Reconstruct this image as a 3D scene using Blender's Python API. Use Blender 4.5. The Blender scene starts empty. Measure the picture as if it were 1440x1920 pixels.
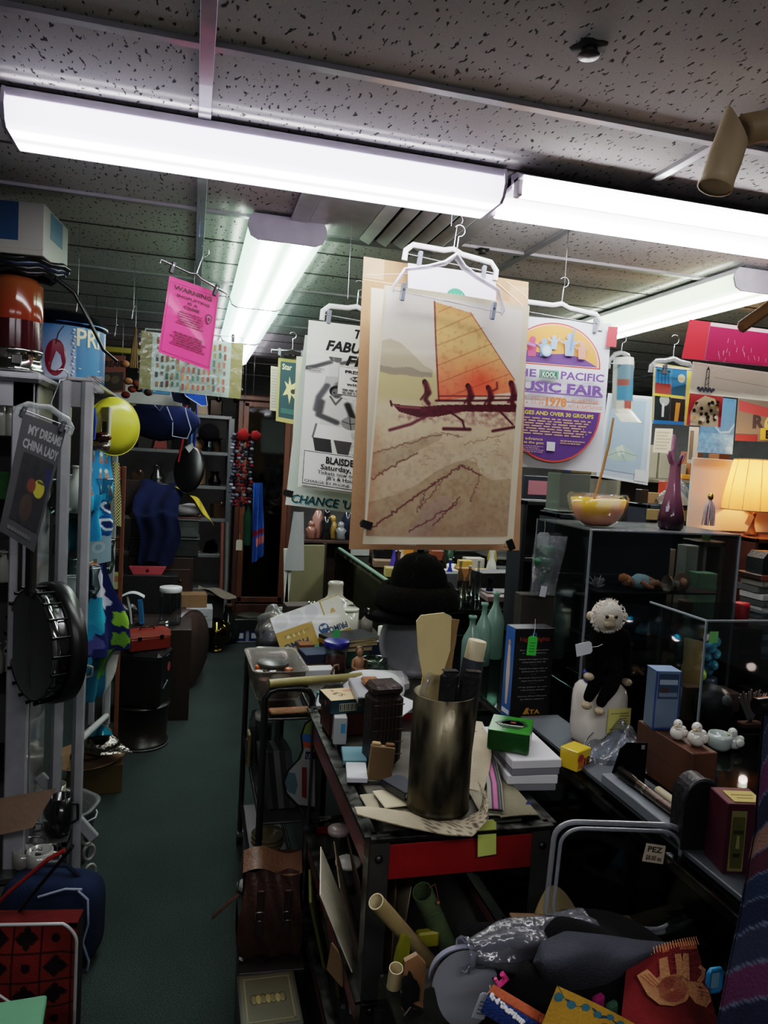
import bpy,math,random
import numpy as np
from mathutils import Matrix,Vector,Euler
random.seed(7);rng=np.random.default_rng(11)
PI=math.pi;R=math.radians
scn=bpy.context.scene;COL=scn.collection
# camera calibration (1440x1920 frame)
FPX,CZ,CEIL=1390.0,1.62,2.41
def _n(v):return v/np.linalg.norm(v)
_Y=_n(np.array([-360/FPX,119/FPX,-1.0]));_h=np.array([1,-.057,0.0])
_X=_n(_h-_h.dot(_Y)*_Y);_Z=np.cross(_X,_Y)
W2C=np.array([_X,_Y,_Z])
def ray(px,py):return W2C@np.array([(px-720)/FPX,-(py-960)/FPX,-1.0])
def A(px,py,Y):
 d=ray(px,py);return Vector(d*(Y/d[1]))+Vector((0,0,CZ))
def Zp(px,py,z):
 d=ray(px,py);return Vector(d*((z-CZ)/d[2]))+Vector((0,0,CZ))
def Xp(px,py,x):
 d=ray(px,py);return Vector(d*(x/d[0]))+Vector((0,0,CZ))
def mpp(p):
 d=Vector(p)-Vector((0,0,CZ));c=W2C.T@np.array(d);return-c[2]/FPX
 # colours
def lin(c):
 if isinstance(c,str):
  c=c.lstrip('#');c=[int(c[i:i+2],16)/255 for i in(0,2,4)]
 g=.3*c[0]+.55*c[1]+.15*c[2];c=[g+(x-g)*.86 for x in c[:3]]
 return tuple((x/12.92 if x<=.04045 else((x+.055)/1.055)**2.4)for x in c[:3])
 # materials: base colour comes from the mesh attribute "Col"
MATS={}
def _mk(name):
 m=bpy.data.materials.new(name);m.use_nodes=True;nt=m.node_tree
 return m,nt,nt.nodes,nt.links
def fin(name,rough=.6,metal=0,bump=0,bscale=80,var=.12,vscale=12,stretch=(1,1,1),sheen=0,coat=0,spec=.5,trans=0,wear=0):
 m,nt,N,L=_mk(name);p=N['Principled BSDF']
 at=N.new('ShaderNodeAttribute');at.attribute_name='Col'
 tc=N.new('ShaderNodeTexCoord');mp=N.new('ShaderNodeMapping');mp.inputs['Scale'].default_value=stretch
 L.new(tc.outputs['Object'],mp.inputs['Vector'])
 nz=N.new('ShaderNodeTexNoise');nz.inputs['Scale'].default_value=vscale;nz.inputs['Detail'].default_value=4
 L.new(mp.outputs[0],nz.inputs['Vector'])
 mr=N.new('ShaderNodeMapRange');mr.inputs[1].default_value=.3;mr.inputs[2].default_value=.7
 mr.inputs[3].default_value=1-var;mr.inputs[4].default_value=1+var*.6;L.new(nz.outputs['Fac'],mr.inputs[0])
 mx=N.new('ShaderNodeVectorMath');mx.operation='SCALE';L.new(at.outputs['Color'],mx.inputs[0]);L.new(mr.outputs[0],mx.inputs['Scale'])
 L.new(mx.outputs[0],p.inputs['Base Color'])
 p.inputs['Roughness'].default_value=rough;p.inputs['Metallic'].default_value=metal
 p.inputs['Specular IOR Level'].default_value=spec
 p.inputs['Sheen Weight'].default_value=sheen;p.inputs['Coat Weight'].default_value=coat
 if wear:
  m2=N.new('ShaderNodeMapRange');m2.inputs[1].default_value=.35;m2.inputs[2].default_value=.65
  m2.inputs[3].default_value=max(.05,rough-wear);m2.inputs[4].default_value=min(1,rough+wear)
  L.new(nz.outputs['Fac'],m2.inputs[0]);L.new(m2.outputs[0],p.inputs['Roughness'])
 if bump:
  n2=N.new('ShaderNodeTexNoise');n2.inputs['Scale'].default_value=bscale;n2.inputs['Detail'].default_value=3
  L.new(mp.outputs[0],n2.inputs['Vector'])
  b=N.new('ShaderNodeBump');b.inputs['Strength'].default_value=bump;b.inputs['Distance'].default_value=.01
  L.new(n2.outputs['Fac'],b.inputs['Height']);L.new(b.outputs[0],p.inputs['Normal'])
 if trans:
  tr=N.new('ShaderNodeBsdfTranslucent');L.new(mx.outputs[0],tr.inputs['Color'])
  ms=N.new('ShaderNodeMixShader');ms.inputs[0].default_value=trans
  L.new(p.outputs[0],ms.inputs[1]);L.new(tr.outputs[0],ms.inputs[2]);L.new(ms.outputs[0],N['Material Output'].inputs[0])
 MATS[name]=m
fin('matte',.8);fin('paper',.55,var=.04,spec=.3);fin('card',.85,var=.1,bump=.15,bscale=60);fin('plastic',.35,var=.06)
fin('gloss',.12,var=.04);fin('enamel',.28,var=.12,coat=.3,vscale=20)
fin('metal',.25,1,var=.12,wear=.1);fin('worn',.42,1,var=.45,vscale=30,wear=.15,bump=.05,stretch=(1,1,.35))
fin('chrome',.08,1,var=.05);fin('foil',.2,1,bump=.9,bscale=45)
fin('wood',.45,var=.4,vscale=9,stretch=(1,1,.12),bump=.1,bscale=30);fin('woodh',.45,var=.4,vscale=9,stretch=(.12,1,1),bump=.1)
fin('fabric',.95,var=.18,bump=.35,bscale=220,sheen=.01,spec=.12);fin('fur',1.0,var=.5,bump=1.0,bscale=160,sheen=.0,spec=.08,vscale=60)
fin('leather',.42,var=.3,bump=.25,bscale=90);fin('ceramic',.18,var=.04,coat=.5);fin('skin',.6,var=.25,vscale=25,bump=.1)
fin('bamboo',.4,var=.3,vscale=14,stretch=(1,1,.2));fin('wax',.5,var=.08)
fin('print',.4,var=.03,spec=.35,coat=.1)
fin('parchment',.8,var=.05,trans=.45,stretch=(3,3,.2))
def seethru(name,rough=.04,body=0.0,fmax=.55,fmin=.03,bump=0,bscale=40,tint=True):
 m,nt,N,L=_mk(name);N.remove(N['Principled BSDF']);out=N['Material Output']
 at=N.new('ShaderNodeAttribute');at.attribute_name='Col'
 t=N.new('ShaderNodeBsdfTransparent');g=N.new('ShaderNodeBsdfGlossy');g.inputs['Roughness'].default_value=rough
 if tint:L.new(at.outputs['Color'],t.inputs['Color'])
 lw=N.new('ShaderNodeLayerWeight');lw.inputs['Blend'].default_value=.35
 mr=N.new('ShaderNodeMapRange');mr.inputs[3].default_value=fmin;mr.inputs[4].default_value=fmax
 L.new(lw.outputs['Fresnel'],mr.inputs[0])
 ms=N.new('ShaderNodeMixShader');L.new(mr.outputs[0],ms.inputs[0]);L.new(t.outputs[0],ms.inputs[1]);L.new(g.outputs[0],ms.inputs[2])
 last=ms
 if body:
  d=N.new('ShaderNodeBsdfDiffuse');L.new(at.outputs['Color'],d.inputs['Color'])
  m2=N.new('ShaderNodeMixShader');m2.inputs[0].default_value=body
  L.new(ms.outputs[0],m2.inputs[1]);L.new(d.outputs[0],m2.inputs[2]);last=m2
 if bump:
  tc=N.new('ShaderNodeTexCoord');nz=N.new('ShaderNodeTexNoise');nz.inputs['Scale'].default_value=bscale;nz.inputs['Detail'].default_value=2
  L.new(tc.outputs['Object'],nz.inputs['Vector']);b=N.new('ShaderNodeBump');b.inputs['Strength'].default_value=bump;b.inputs['Distance'].default_value=.02
  L.new(nz.outputs['Fac'],b.inputs['Height']);L.new(b.outputs[0],g.inputs['Normal']);L.new(b.outputs[0],lw.inputs['Normal'])
 L.new(last.outputs[0],out.inputs[0]);MATS[name]=m
seethru('glass');seethru('acrylic',.05,.0,.32,.02);seethru('tubclear',.15,.22,.3,.02)
seethru('film',.18,.10,.75,.05,1.0,28);seethru('sleeve',.1,.0,.25,.01,.5,16);seethru('frost',.3,.45,.3,.02)
seethru('frosttop',.15,.10,.4,.05);seethru('tint',.05,.28,.45,.03);seethru('visor',.12,.5,.4,.03)
def emit(name,k):
 m,nt,N,L=_mk(name);N.remove(N['Principled BSDF'])
 at=N.new('ShaderNodeAttribute');at.attribute_name='Col';e=N.new('ShaderNodeEmission');e.inputs['Strength'].default_value=k
 L.new(at.outputs['Color'],e.inputs['Color']);L.new(e.outputs[0],N['Material Output'].inputs[0]);MATS[name]=m
emit('glow',11);emit('tube',20)
# mesh builder
def _frame(t,up=Vector((0,0,1))):
 t=t.normalized();s=t.cross(up)
 if s.length<1e-4:s=t.cross(Vector((0,1,0)))
 s.normalize();return s,s.cross(t).normalized()
def rot(rx=0,ry=0,rz=0):return Euler((R(rx),R(ry),R(rz))).to_matrix().to_4x4()
def TR(x=0,y=0,z=0,rx=0,ry=0,rz=0):return Matrix.Translation((x,y,z))@rot(rx,ry,rz)
_txt={}
def glyphs(s,bold=0,shear=0):
 k=(s,bold,shear)
 if k not in _txt:
  c=bpy.data.curves.new('t','FONT');c.body=s;c.size=1;c.offset=bold;c.shear=shear;c.resolution_u=2
  o=bpy.data.objects.new('t',c);COL.objects.link(o)
  dg=bpy.context.evaluated_depsgraph_get();me=o.evaluated_get(dg).to_mesh()
  v=np.array([x.co[:2]for x in me.vertices])if len(me.vertices)else np.zeros((0,2));f=[tuple(p.vertices)for p in me.polygons]
  o.evaluated_get(dg).to_mesh_clear();bpy.data.objects.remove(o);bpy.data.curves.remove(c)
  if len(v):v[:,0]-=v[:,0].min()
  _txt[k]=(v,f)
 return _txt[k]
class B:
 def __init__(s):s.v=[];s.f=[];s.c=[];s.mi=[];s.ms=[];s.sm=[]
 def add(s,vs,fs,mat,col,smooth=False,M=None):
  o=len(s.v)
  if M is not None:vs=[M@Vector(v)for v in vs]
  s.v+=[tuple(v)for v in vs]
  if isinstance(col,(str,tuple)):s.c+=[lin(col)]*len(vs)
  else:s.c+=[tuple(c)for c in col]
  if mat not in s.ms:s.ms.append(mat)
  k=s.ms.index(mat)
  for f in fs:s.f.append(tuple(i+o for i in f));s.mi.append(k);s.sm.append(smooth)
  return s
 def box(s,c,d,mat,col,M=None,bev=.003):
  x,y,z=d[0]/2,d[1]/2,d[2]/2;b=min(bev,.45*min(x,y,z)*2)
  vs=[];idx={}
  h=(x,y,z)
  for sx in(-1,1):
   for sy in(-1,1):
    for sz in(-1,1):
     for a in range(3):
      p=[sx*(h[0]-b),sy*(h[1]-b),sz*(h[2]-b)];p[a]=(sx,sy,sz)[a]*h[a]
      idx[(sx,sy,sz,a)]=len(vs);vs.append((c[0]+p[0],c[1]+p[1],c[2]+p[2]))
  fs=[]
  S=lambda t,a,i:idx[tuple(t)+(a,)]
  for a in range(3):
   u,w=(a+1)%3,(a+2)%3
   for q in(-1,1):
    loop=[]
    for(i,j)in((-1,-1),(1,-1),(1,1),(-1,1)):
     t=[0,0,0];t[a]=q;t[u]=i;t[w]=j;loop.append(idx[tuple(t)+(a,)])
    fs.append(tuple(loop if q>0 else loop[::-1]))
   for i in(-1,1):
    for j in(-1,1):
     t0=[0,0,0];t0[u]=i;t0[w]=j;t1=t0[:];t0[a]=-1;t1[a]=1
     l=[idx[tuple(t0)+(u,)],idx[tuple(t1)+(u,)],idx[tuple(t1)+(w,)],idx[tuple(t0)+(w,)]]
     fs.append(tuple(l if i*j<0 else l[::-1]))
  for sx in(-1,1):
   for sy in(-1,1):
    for sz in(-1,1):
     l=[idx[(sx,sy,sz,a)]for a in range(3)];fs.append(tuple(l if sx*sy*sz>0 else l[::-1]))
  return s.add(vs,fs,mat,col,False,M)
 def tube(s,pts,r,mat,col,seg=10,M=None,cap=True,smooth=True,closed=False,flat=1.0):
  pts=[Vector(p)for p in pts];n=len(pts);rs=r if isinstance(r,(list,tuple))else[r]*n
  vs=[];up=None
  for i,p in enumerate(pts):
   if closed:t=pts[(i+1)%n]-pts[i-1]
   else:t=pts[min(i+1,n-1)]-pts[max(i-1,0)]
   t.normalize()
   if up is None:a,b=_frame(t)
   else:
    a=up-t*up.dot(t)
    if a.length<1e-5:a,b=_frame(t)
    else:a.normalize();b=a.cross(t)
   up=a
   for k in range(seg):
    th=2*PI*k/seg;vs.append(p+a*math.cos(th)*rs[i]+b*math.sin(th)*rs[i]*flat)
  fs=[]
  m=n if closed else n-1
  for i in range(m):
   for k in range(seg):
    j=(i+1)%n;fs.append((i*seg+k,i*seg+(k+1)%seg,j*seg+(k+1)%seg,j*seg+k))
  s.add(vs,fs,mat,col,smooth,M)
  if cap and not closed:
   for i in(0,n-1):s.add(vs[i*seg:(i+1)*seg],[tuple(range(seg))],mat,col,False,M)
  return s
 def lathe(s,prof,mat,col,seg=24,M=None,smooth=True,sx=1,sy=1,fn=None):
  vs=[];cols=None
  if callable(col):cols=[]
  for(r,z)in prof:
   for k in range(seg):
    th=2*PI*k/seg;rr=r*(fn(th,z)if fn else 1)
    vs.append((rr*math.cos(th)*sx,rr*math.sin(th)*sy,z))
    if cols is not None:cols.append(lin(col(th,z,r)))
  fs=[(i*seg+k,i*seg+(k+1)%seg,(i+1)*seg+(k+1)%seg,(i+1)*seg+k)for i in range(len(prof)-1)for k in range(seg)]
  return s.add(vs,fs,mat,cols if cols is not None else col,smooth,M)
 def sup(s,c,r,mat,col,p=5,seg=32,n=20):return s.ell(c,r,mat,col,seg,None,n,lambda d:(abs(d.x)**p+abs(d.y)**p+abs(d.z)**p)**(-1/p))
 def cyl(s,c,r,h,mat,col,seg=20,M=None,r2=None,smooth=True):
  r2=r if r2 is None else r2;e=min(.002,r*.2)
  Mt=Matrix.Translation(c);Mt=M@Mt if M is not None else Mt
  return s.lathe([(0.0001,0),(r-e,0),(r,e),(r2,h-e),(r2-e,h),(0.0001,h)],mat,col,seg,Mt,smooth and seg>8)
 def ell(s,c,r,mat,col,seg=14,M=None,n=9,fn=None):
  if not isinstance(r,(list,tuple)):r=(r,r,r)
  vs=[];fs=[]
  for i in range(n+1):
   ph=PI*i/n
   for k in range(seg):
    th=2*PI*k/seg;d=Vector((math.sin(ph)*math.cos(th),math.sin(ph)*math.sin(th),-math.cos(ph)))
    q=fn(d)if fn else 1
    vs.append((c[0]+d.x*r[0]*q,c[1]+d.y*r[1]*q,c[2]+d.z*r[2]*q))
  fs=[(i*seg+k,i*seg+(k+1)%seg,(i+1)*seg+(k+1)%seg,(i+1)*seg+k)for i in range(n)for k in range(seg)]
  return s.add(vs,fs,mat,col,True,M)
 def grid(s,fn,nu,nv,mat,col,smooth=True,M=None,thick=0):
  vs=[Vector(fn(i/nu,j/nv))for j in range(nv+1)for i in range(nu+1)]
  fs=[(j*(nu+1)+i,j*(nu+1)+i+1,(j+1)*(nu+1)+i+1,(j+1)*(nu+1)+i)for j in range(nv)for i in range(nu)]
  c=col
  if callable(col):c=[lin(col(i/nu,j/nv))for j in range(nv+1)for i in range(nu+1)]
  s.add(vs,fs,mat,c,smooth,M)
  if thick:
   n=((vs[1]-vs[0]).cross(vs[nu+1]-vs[0])).normalized()*thick
   s.add([v+n for v in vs],[f[::-1]for f in fs],mat,c,smooth,M)
  return s
 def prism(s,pts,h,mat,col,M=None):
  n=len(pts);ar=sum(pts[i][0]*pts[(i+1)%n][1]-pts[(i+1)%n][0]*pts[i][1]for i in range(n))
  if ar<0:pts=pts[::-1]
  vs=[(p[0],p[1],0)for p in pts]+[(p[0],p[1],h)for p in pts]
  fs=[tuple(range(n))[::-1],tuple(range(n,2*n))]+[(i,(i+1)%n,n+(i+1)%n,n+i)for i in range(n)]
  return s.add(vs,fs,mat,col,False,M)
 def text(s,t,M,h,mat,col,bold=.012,shear=0,width=None,align='l',mirror=False):
  v,f=glyphs(t,bold,shear)
  if not len(v):return s
  k=h/.72;sx=k
  if width:sx=width/max(1e-6,v[:,0].max())
  w=v[:,0].max()*sx;ox={'l':0,'c':-w/2,'r':-w}[align]
  return s.add([(x*sx+ox,y*k,0)for x,y in v],f,mat,col,False,M)
 def build(s,name,parent=None,loc=None,rz=0,M=None):
  me=bpy.data.meshes.new(name)
  me.from_pydata(s.v,[],s.f)
  for k in s.ms:me.materials.append(MATS[k])
  me.polygons.foreach_set('material_index',s.mi);me.polygons.foreach_set('use_smooth',s.sm)
  ca=me.color_attributes.new('Col','FLOAT_COLOR','POINT')
  c=np.ones((len(s.v),4));c[:,:3]=np.array(s.c)if len(s.c)else 0;ca.data.foreach_set('color',c.ravel())
  me.update()
  o=bpy.data.objects.new(name,me);COL.objects.link(o)
  if parent is not None:o.parent=parent
  if M is not None:o.matrix_world=M
  elif loc is not None:o.location=loc;o.rotation_euler=(0,0,rz)
  return o
def tag(o,label,cat,group=None):
 o['label']=label;o['category']=cat
 if group:o['group']=group
 return o
def thing(name,label,cat,loc=(0,0,0),rz=0,group=None,rx=0,ry=0):
 o=bpy.data.objects.new(name,None);COL.objects.link(o);o.empty_display_size=.05
 o.location=loc;o.rotation_euler=(R(rx),R(ry),R(rz));return tag(o,label,cat,group)
def solo(b,name,label,cat,loc=(0,0,0),rz=0,group=None,rx=0,ry=0):
 o=b.build(name);o.location=loc;o.rotation_euler=(R(rx),R(ry),R(rz));return tag(o,label,cat,group)
def struct(b,name):
 o=b.build(name);o['kind']='structure';return o
def dup(root,loc,rz,label,group=None,sc=None):
 r=root.copy();COL.objects.link(r);r.location=loc;r.rotation_euler=(root.rotation_euler[0],root.rotation_euler[1],R(rz));r['label']=label
 if sc:r.scale=sc
 if group:r['group']=group
 for ch in list(root.children):
  c=ch.copy();COL.objects.link(c);c.parent=r
  for g in list(ch.children):
   d=g.copy();COL.objects.link(d);d.parent=c
 return r
 # sheet: a hanging paper given by its four corners
class Sheet:
 def __init__(s,TL,TRr,BR,BL,mat='paper',bend=0,wob=0,curl=0):
  s.c=[Vector(p)for p in(TL,TRr,BR,BL)];s.mat=mat;s.bend=bend;s.curl=curl;s.wob=wob
  s.n=(s.c[3]-s.c[0]).cross(s.c[1]-s.c[0]).normalized();s.k=0
  s.W=(s.c[1]-s.c[0]).length;s.H=(s.c[3]-s.c[0]).length;s.b=B()
 def pos(s,u,v,off=0):
  p=s.c[0]*(1-u)*(1-v)+s.c[1]*u*(1-v)+s.c[2]*u*v+s.c[3]*(1-u)*v
  d=s.bend*(math.sin(PI*u))+s.wob*math.sin(5*u+2*v)*v+s.curl*v*v
  return p+s.n*(d+off)
 def lay(s):s.k+=1;return s.k*.00035
 def base(s,col,back=None,nu=8,nv=8,mat=None):
  s.b.grid(lambda u,v:s.pos(u,v,0),nu,nv,mat or s.mat,col);s.b.grid(lambda u,v:s.pos(1-u,v,-.0008),nu,nv,mat or s.mat,back or(col if not callable(col)else '#ddd8cc'))
  return s
 def paint(s,img,mat=None,u0=0,v0=0,u1=1,v1=1):
  h,w=img.shape[:2];o=s.lay()
  vs=[s.pos(u0+(u1-u0)*i/(w-1),v0+(v1-v0)*j/(h-1),o)for j in range(h)for i in range(w)]
  fs=[(j*w+i,j*w+i+1,(j+1)*w+i+1,(j+1)*w+i)for j in range(h-1)for i in range(w-1)]
  im=np.clip(img,0,1);l=np.where(im<=.04045,im/12.92,((im+.055)/1.055)**2.4).reshape(-1,3)
  s.b.add(vs,fs,mat or s.mat,list(map(tuple,l)),True);return s
 def rect(s,u0,v0,u1,v1,col,mat=None):
  o=s.lay();n=4 if(s.bend or s.curl or s.wob)else 1
  s.b.grid(lambda u,v:s.pos(u0+(u1-u0)*u,v0+(v1-v0)*v,o),n,n,mat or s.mat,col);return s
 def poly(s,pts,col,mat=None):
  o=s.lay();s.b.add([s.pos(u,v,o)for u,v in pts],[tuple(range(len(pts)))],mat or s.mat,col);return s
 def disc(s,u,v,r,col,mat=None,ry=None,seg=18):
  ry=r*s.W/s.H if ry is None else ry
  return s.poly([(u+r*math.cos(2*PI*k/seg),v+ry*math.sin(2*PI*k/seg))for k in range(seg)],col,mat)
 def line(s,pts,w,col,mat=None):
  o=s.lay();P=[s.pos(u,v,o)for u,v in pts];vs=[]
  for i,p in enumerate(P):
   t=(P[min(i+1,len(P)-1)]-P[max(i-1,0)]).normalized();q=t.cross(s.n)*w/2;vs+=[p-q,p+q]
  s.b.add(vs,[(2*i,2*i+1,2*i+3,2*i+2)for i in range(len(P)-1)],mat or s.mat,col);return s
 def frame(s,u0,v0,u1,v1,w,col):
  a,b=w/s.W,w/s.H
  s.rect(u0,v0,u1,v0+b,col);s.rect(u0,v1-b,u1,v1,col);s.rect(u0,v0,u0+a,v1,col);s.rect(u1-a,v0,u1,v1,col);return s
 def text(s,t,u,v,h,col,width=None,align='l',bold=.012,shear=0,flip=False,mat=None):
  g,f=glyphs(t,bold,shear)
  if not len(g):return s
  o=s.lay();ky=h/.72;kx=ky*s.H/s.W
  if width:kx=width/g[:,0].max()
  w=g[:,0].max()*kx;ox={'l':0,'c':-w/2,'r':-w}[align]
  q=-1 if flip else 1
  s.b.add([s.pos(u+q*(x*kx+ox),v-q*y*ky,o)for x,y in g],f,mat or s.mat,col);return s
 def lines(s,u0,u1,v0,v1,n,col,h=None,seed=1,center=False):
  rr=random.Random(seed);h=h or(v1-v0)/n*.5;o=s.lay()
  for i in range(n):
   v=v0+(v1-v0)*(i+.5)/n;sh=rr.uniform(0,.25)*(u1-u0);a,e=(u0+sh/2,u1-sh/2)if center else(u0,u1-sh);x=a
   while x<e:
    w=rr.uniform(.3,1)*(u1-u0)*.13;q=min(x+w,e)
    s.b.add([s.pos(x,v-h/2,o),s.pos(q,v-h/2,o),s.pos(q,v+h/2,o),s.pos(x,v+h/2,o)],[(0,1,2,3)],s.mat,col);x=q+(u1-u0)*.025
  return s
 def done(s,name,label,cat,group=None):
  c=sum((p for p in s.c),Vector())/4;base=Vector((c.x,c.y,min(p.z for p in s.c)))
  s.b.v=[tuple(Vector(v)-base)for v in s.b.v];o=s.b.build(name);o.location=base
  return tag(o,label,cat,group)if label else o
def sheet_px(cs,Y,**k):
 Ys=Y if isinstance(Y,(list,tuple))else[Y]*4
 return Sheet(*[A(c[0],c[1],y)for c,y in zip(cs,Ys)],**k)
 # little raster painter for picture areas
class Canvas:
 def __init__(s,w,h,col):s.w,s.h=w,h;s.a=np.ones((h,w,3))*np.array(s.rgb(col));s.y,s.x=np.mgrid[0:h,0:w];s.x=s.x/(w-1);s.y=s.y/(h-1)
 def rgb(s,c):
  if isinstance(c,str):c=c.lstrip('#');return[int(c[i:i+2],16)/255 for i in(0,2,4)]
  return c
 def blend(s,m,col):m=np.clip(m,0,1)[...,None];s.a=s.a*(1-m)+np.array(s.rgb(col))*m;return s
 def inpoly(s,pts):
  m=np.zeros((s.h,s.w),bool);n=len(pts)
  for i in range(n):
   x0,y0=pts[i];x1,y1=pts[(i+1)%n]
   if y0==y1:continue
   c=((y0>s.y)!=(y1>s.y))&(s.x<(x1-x0)*(s.y-y0)/(y1-y0)+x0);m^=c
  return m
 def poly(s,pts,col,a=1,tex=0):m=s.inpoly(pts).astype(float)*a;return s.blend(m*(1-tex*s.noise(18,3)),col)
 def ell(s,cx,cy,rx,ry,col,a=1,soft=.08):
  d=np.sqrt(((s.x-cx)/rx)**2+((s.y-cy)/ry)**2);return s.blend(np.clip((1-d)/soft+.5,0,1)*a,col)
 def line(s,pts,w,col,a=1,soft=.4,asp=None):
  asp=asp or s.h/s.w;best=np.full((s.h,s.w),9.)
  for(x0,y0),(x1,y1)in zip(pts[:-1],pts[1:]):
   dx,dy=x1-x0,(y1-y0)*asp;L=dx*dx+dy*dy+1e-12
   t=np.clip(((s.x-x0)*dx+(s.y-y0)*asp*dy)/L,0,1);best=np.minimum(best,np.hypot(s.x-x0-t*dx,(s.y-y0)*asp-t*dy))
  return s.blend(np.clip((w/2-best)/(w*soft)+.5,0,1)*a,col)
 def noise(s,sc,seed=0,oct=3):
  out=np.zeros((s.h,s.w));amp=1;tot=0;r=np.random.default_rng(seed)
  for o in range(oct):
   gx=max(2,int(sc));gy=max(2,int(sc*s.h/s.w));g=r.random((gy+2,gx+2));X=s.x*gx;Yy=s.y*gy
   i=X.astype(int);j=Yy.astype(int);fx=X-i;fy=Yy-j;fx=fx*fx*(3-2*fx);fy=fy*fy*(3-2*fy)
   out+=amp*((g[j,i]*(1-fx)+g[j,i+1]*fx)*(1-fy)+(g[j+1,i]*(1-fx)+g[j+1,i+1]*fx)*fy);tot+=amp;amp*=.5;sc*=2
  return out/tot
  # common little props
def clip_hanger(p,hw,name,label,mat,col,clips,drop=.03,hook=.12,shape='bar',group=None,tilt=0,clipcol='#6f7684',cl=.035):
 """hanger with hook, bar and clips; p = middle of the bar"""
 t=thing(name,label,'clothes hanger',p,tilt,group)
 b=B()
 if shape=='bar':
  b.tube([(-hw,0,-.012),(-hw,0,0),(-.02,0,.004),(0,0,.012),(.02,0,.004),(hw,0,0),(hw,0,-.012)],.0035,mat,col,8)
 elif shape=='frame':
  q=.012;b.tube([(-hw,0,-drop-.02),(-hw,0,-.02),(-hw+.02,0,0),(-.03,0,.004),(0,0,.014),(.03,0,.004),(hw-.02,0,0),(hw,0,-.02),(hw,0,-drop-.02)],.009,mat,col,8,flat=.6)
  b.tube([(-hw,0,-drop),(hw,0,-drop)],.0022,'metal','#b9bcc2',6)
 elif shape=='arms':
  b.tube([(-hw,0,-drop-.012),(-hw-.004,0,-drop),(-hw*.86,0,-.042),(-hw*.45,0,-.02),(-.028,0,0),(0,0,.028),(.028,0,0),(hw*.45,0,-.02),(hw*.86,0,-.042),(hw+.004,0,-drop),(hw,0,-drop-.012)],[.006,.009,.011,.012,.015,.016,.015,.012,.011,.009,.006],mat,col,10,flat=.5)
  b.tube([(-hw,0,-drop-.006),(hw,0,-drop-.006)],.0014,'metal','#c4c6cc',6)
 b.build('bar',t)
 b=B();h0=.012;pts=[(0,0,h0)]+[(0,0,hook*.45)]
 for k in range(9):
  a=-R(90)+R(240)*k/8;pts.append((.016*math.cos(a),0,hook*.62+.016+.016*math.sin(a)))
 b.tube(pts,.0017,'metal','#c9ccd2',6);b.build('hook',t)
 for x in clips:
  b=B();zc=-drop if shape!='bar' else 0
  b.box((x,-.004,zc-.006),(.013,.006,cl),'plastic',clipcol,bev=.002);b.box((x,.004,zc-.006),(.013,.005,cl*.9),'plastic',clipcol,bev=.002);b.tube([(x,-.008,zc),(x,.008,zc)],.003,'metal','#9a9ea6',6)
  b.build('clip',t)
 return t
def wire_to_ceiling(p,name,label,r=.0008,col='#b8bac0',dx=0):
 b=B();p=Vector(p);b.tube([(0,0,0),(dx*.4,0,(CEIL-p.z)*.5),(dx,0,CEIL-p.z)],r,'metal',col,5)
 return solo(b,name,label,'wire',p)
def binder_clip(p,label,rz=0,ry=0,s=1.0,group='binder clips on the sailing poster'):
 t=thing('binder_clip',label,'clip',p,rz,group,0,ry)
 b=B();b.prism([(-.009*s,0),(.009*s,0),(.003*s,.018*s),(-.003*s,.018*s)],.026*s,'plastic','#0e0e10',TR(0,0,-.013*s));b.build('clamp',t)
 for q in(-1,1):
  b=B();b.tube([(q*.003*s,.016*s,-.007*s),(q*.006*s,.034*s,-.006*s),(q*.006*s,.04*s,0),(q*.006*s,.034*s,.006*s),(q*.003*s,.016*s,.007*s)],.0011*s,'chrome','#d0d0d4',6);b.build('wire_handle',t)
 return t
def price_tag(p,label,w,h,col,rz=0,ry=0,rx=0,group=None,string=.03,cat='price tag',hole=True,scrib=None):
 t=thing('price_tag',label,cat,p,rz,group,rx,ry)
 b=B();c=.18*w;b.prism([(-w/2,-h),(w/2,-h),(w/2,-c),(w/2-c,0),(-w/2+c,0),(-w/2,-c)],.0008,'card',col,rot(90))
 if scrib:
  for i in range(4):b.box((0,-.0012,-h*(.35+.15*i)),(w*.6*(1-.1*(i%2)),.0003,h*.05),'matte',scrib,bev=0)
 b.build('tag_card',t)
 b=B();b.tube([(0,-.001,-c*.5),(.002,-.002,string*.5),(0,0,string)],.0006,'matte','#e8e4da',5);b.build('string',t)
 return t
def jar(p,r,h,label,liquid=None,lid='#e7e5dd',group=None,glass='#dfe6e4',name='glass_jar',lidh=None,neck=.85,cat='jar',rz=0):
 t=thing(name,label,cat,p,rz,group)
 b=B();b.lathe([(.001,0),(r*.95,0),(r,r*.1),(r,h*.78),(r*neck,h*.88),(r*neck,h*.97)],'glass',glass,20);b.build('glass_body',t)
 if liquid:c=B();c.lathe([(.001,.003),(r*.93,.003),(r*.93,h*.6),(.001,h*.62)],'matte',liquid,16);c.build('contents',t)
 if lid:c=B();lh=lidh or h*.14;c.cyl((0,0,h*.92),r*neck*1.08,lh,'plastic',lid,20);c.build('lid',t)
 return t
def bottle(p,r,h,label,col,group=None,nr=.3,rz=0,lidcol=None,mat='glass'):
 b=B();b.lathe([(.001,0),(r*.9,0),(r,r*.15),(r,h*.55),(r*.85,h*.64),(r*nr*1.1,h*.8),(r*nr,h*.84),(r*nr,h*.95),(r*nr*1.35,h*.955),(r*nr*1.35,h),(r*nr*.7,h)],mat,col,18)
 t=thing('bottle',label,'bottle',p,rz,group);b.build('glass_body',t)
 if lidcol:c=B();c.cyl((0,0,h*.97),r*nr*1.5,h*.06,'plastic',lidcol,12);c.build('cap',t)
 return t
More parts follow.
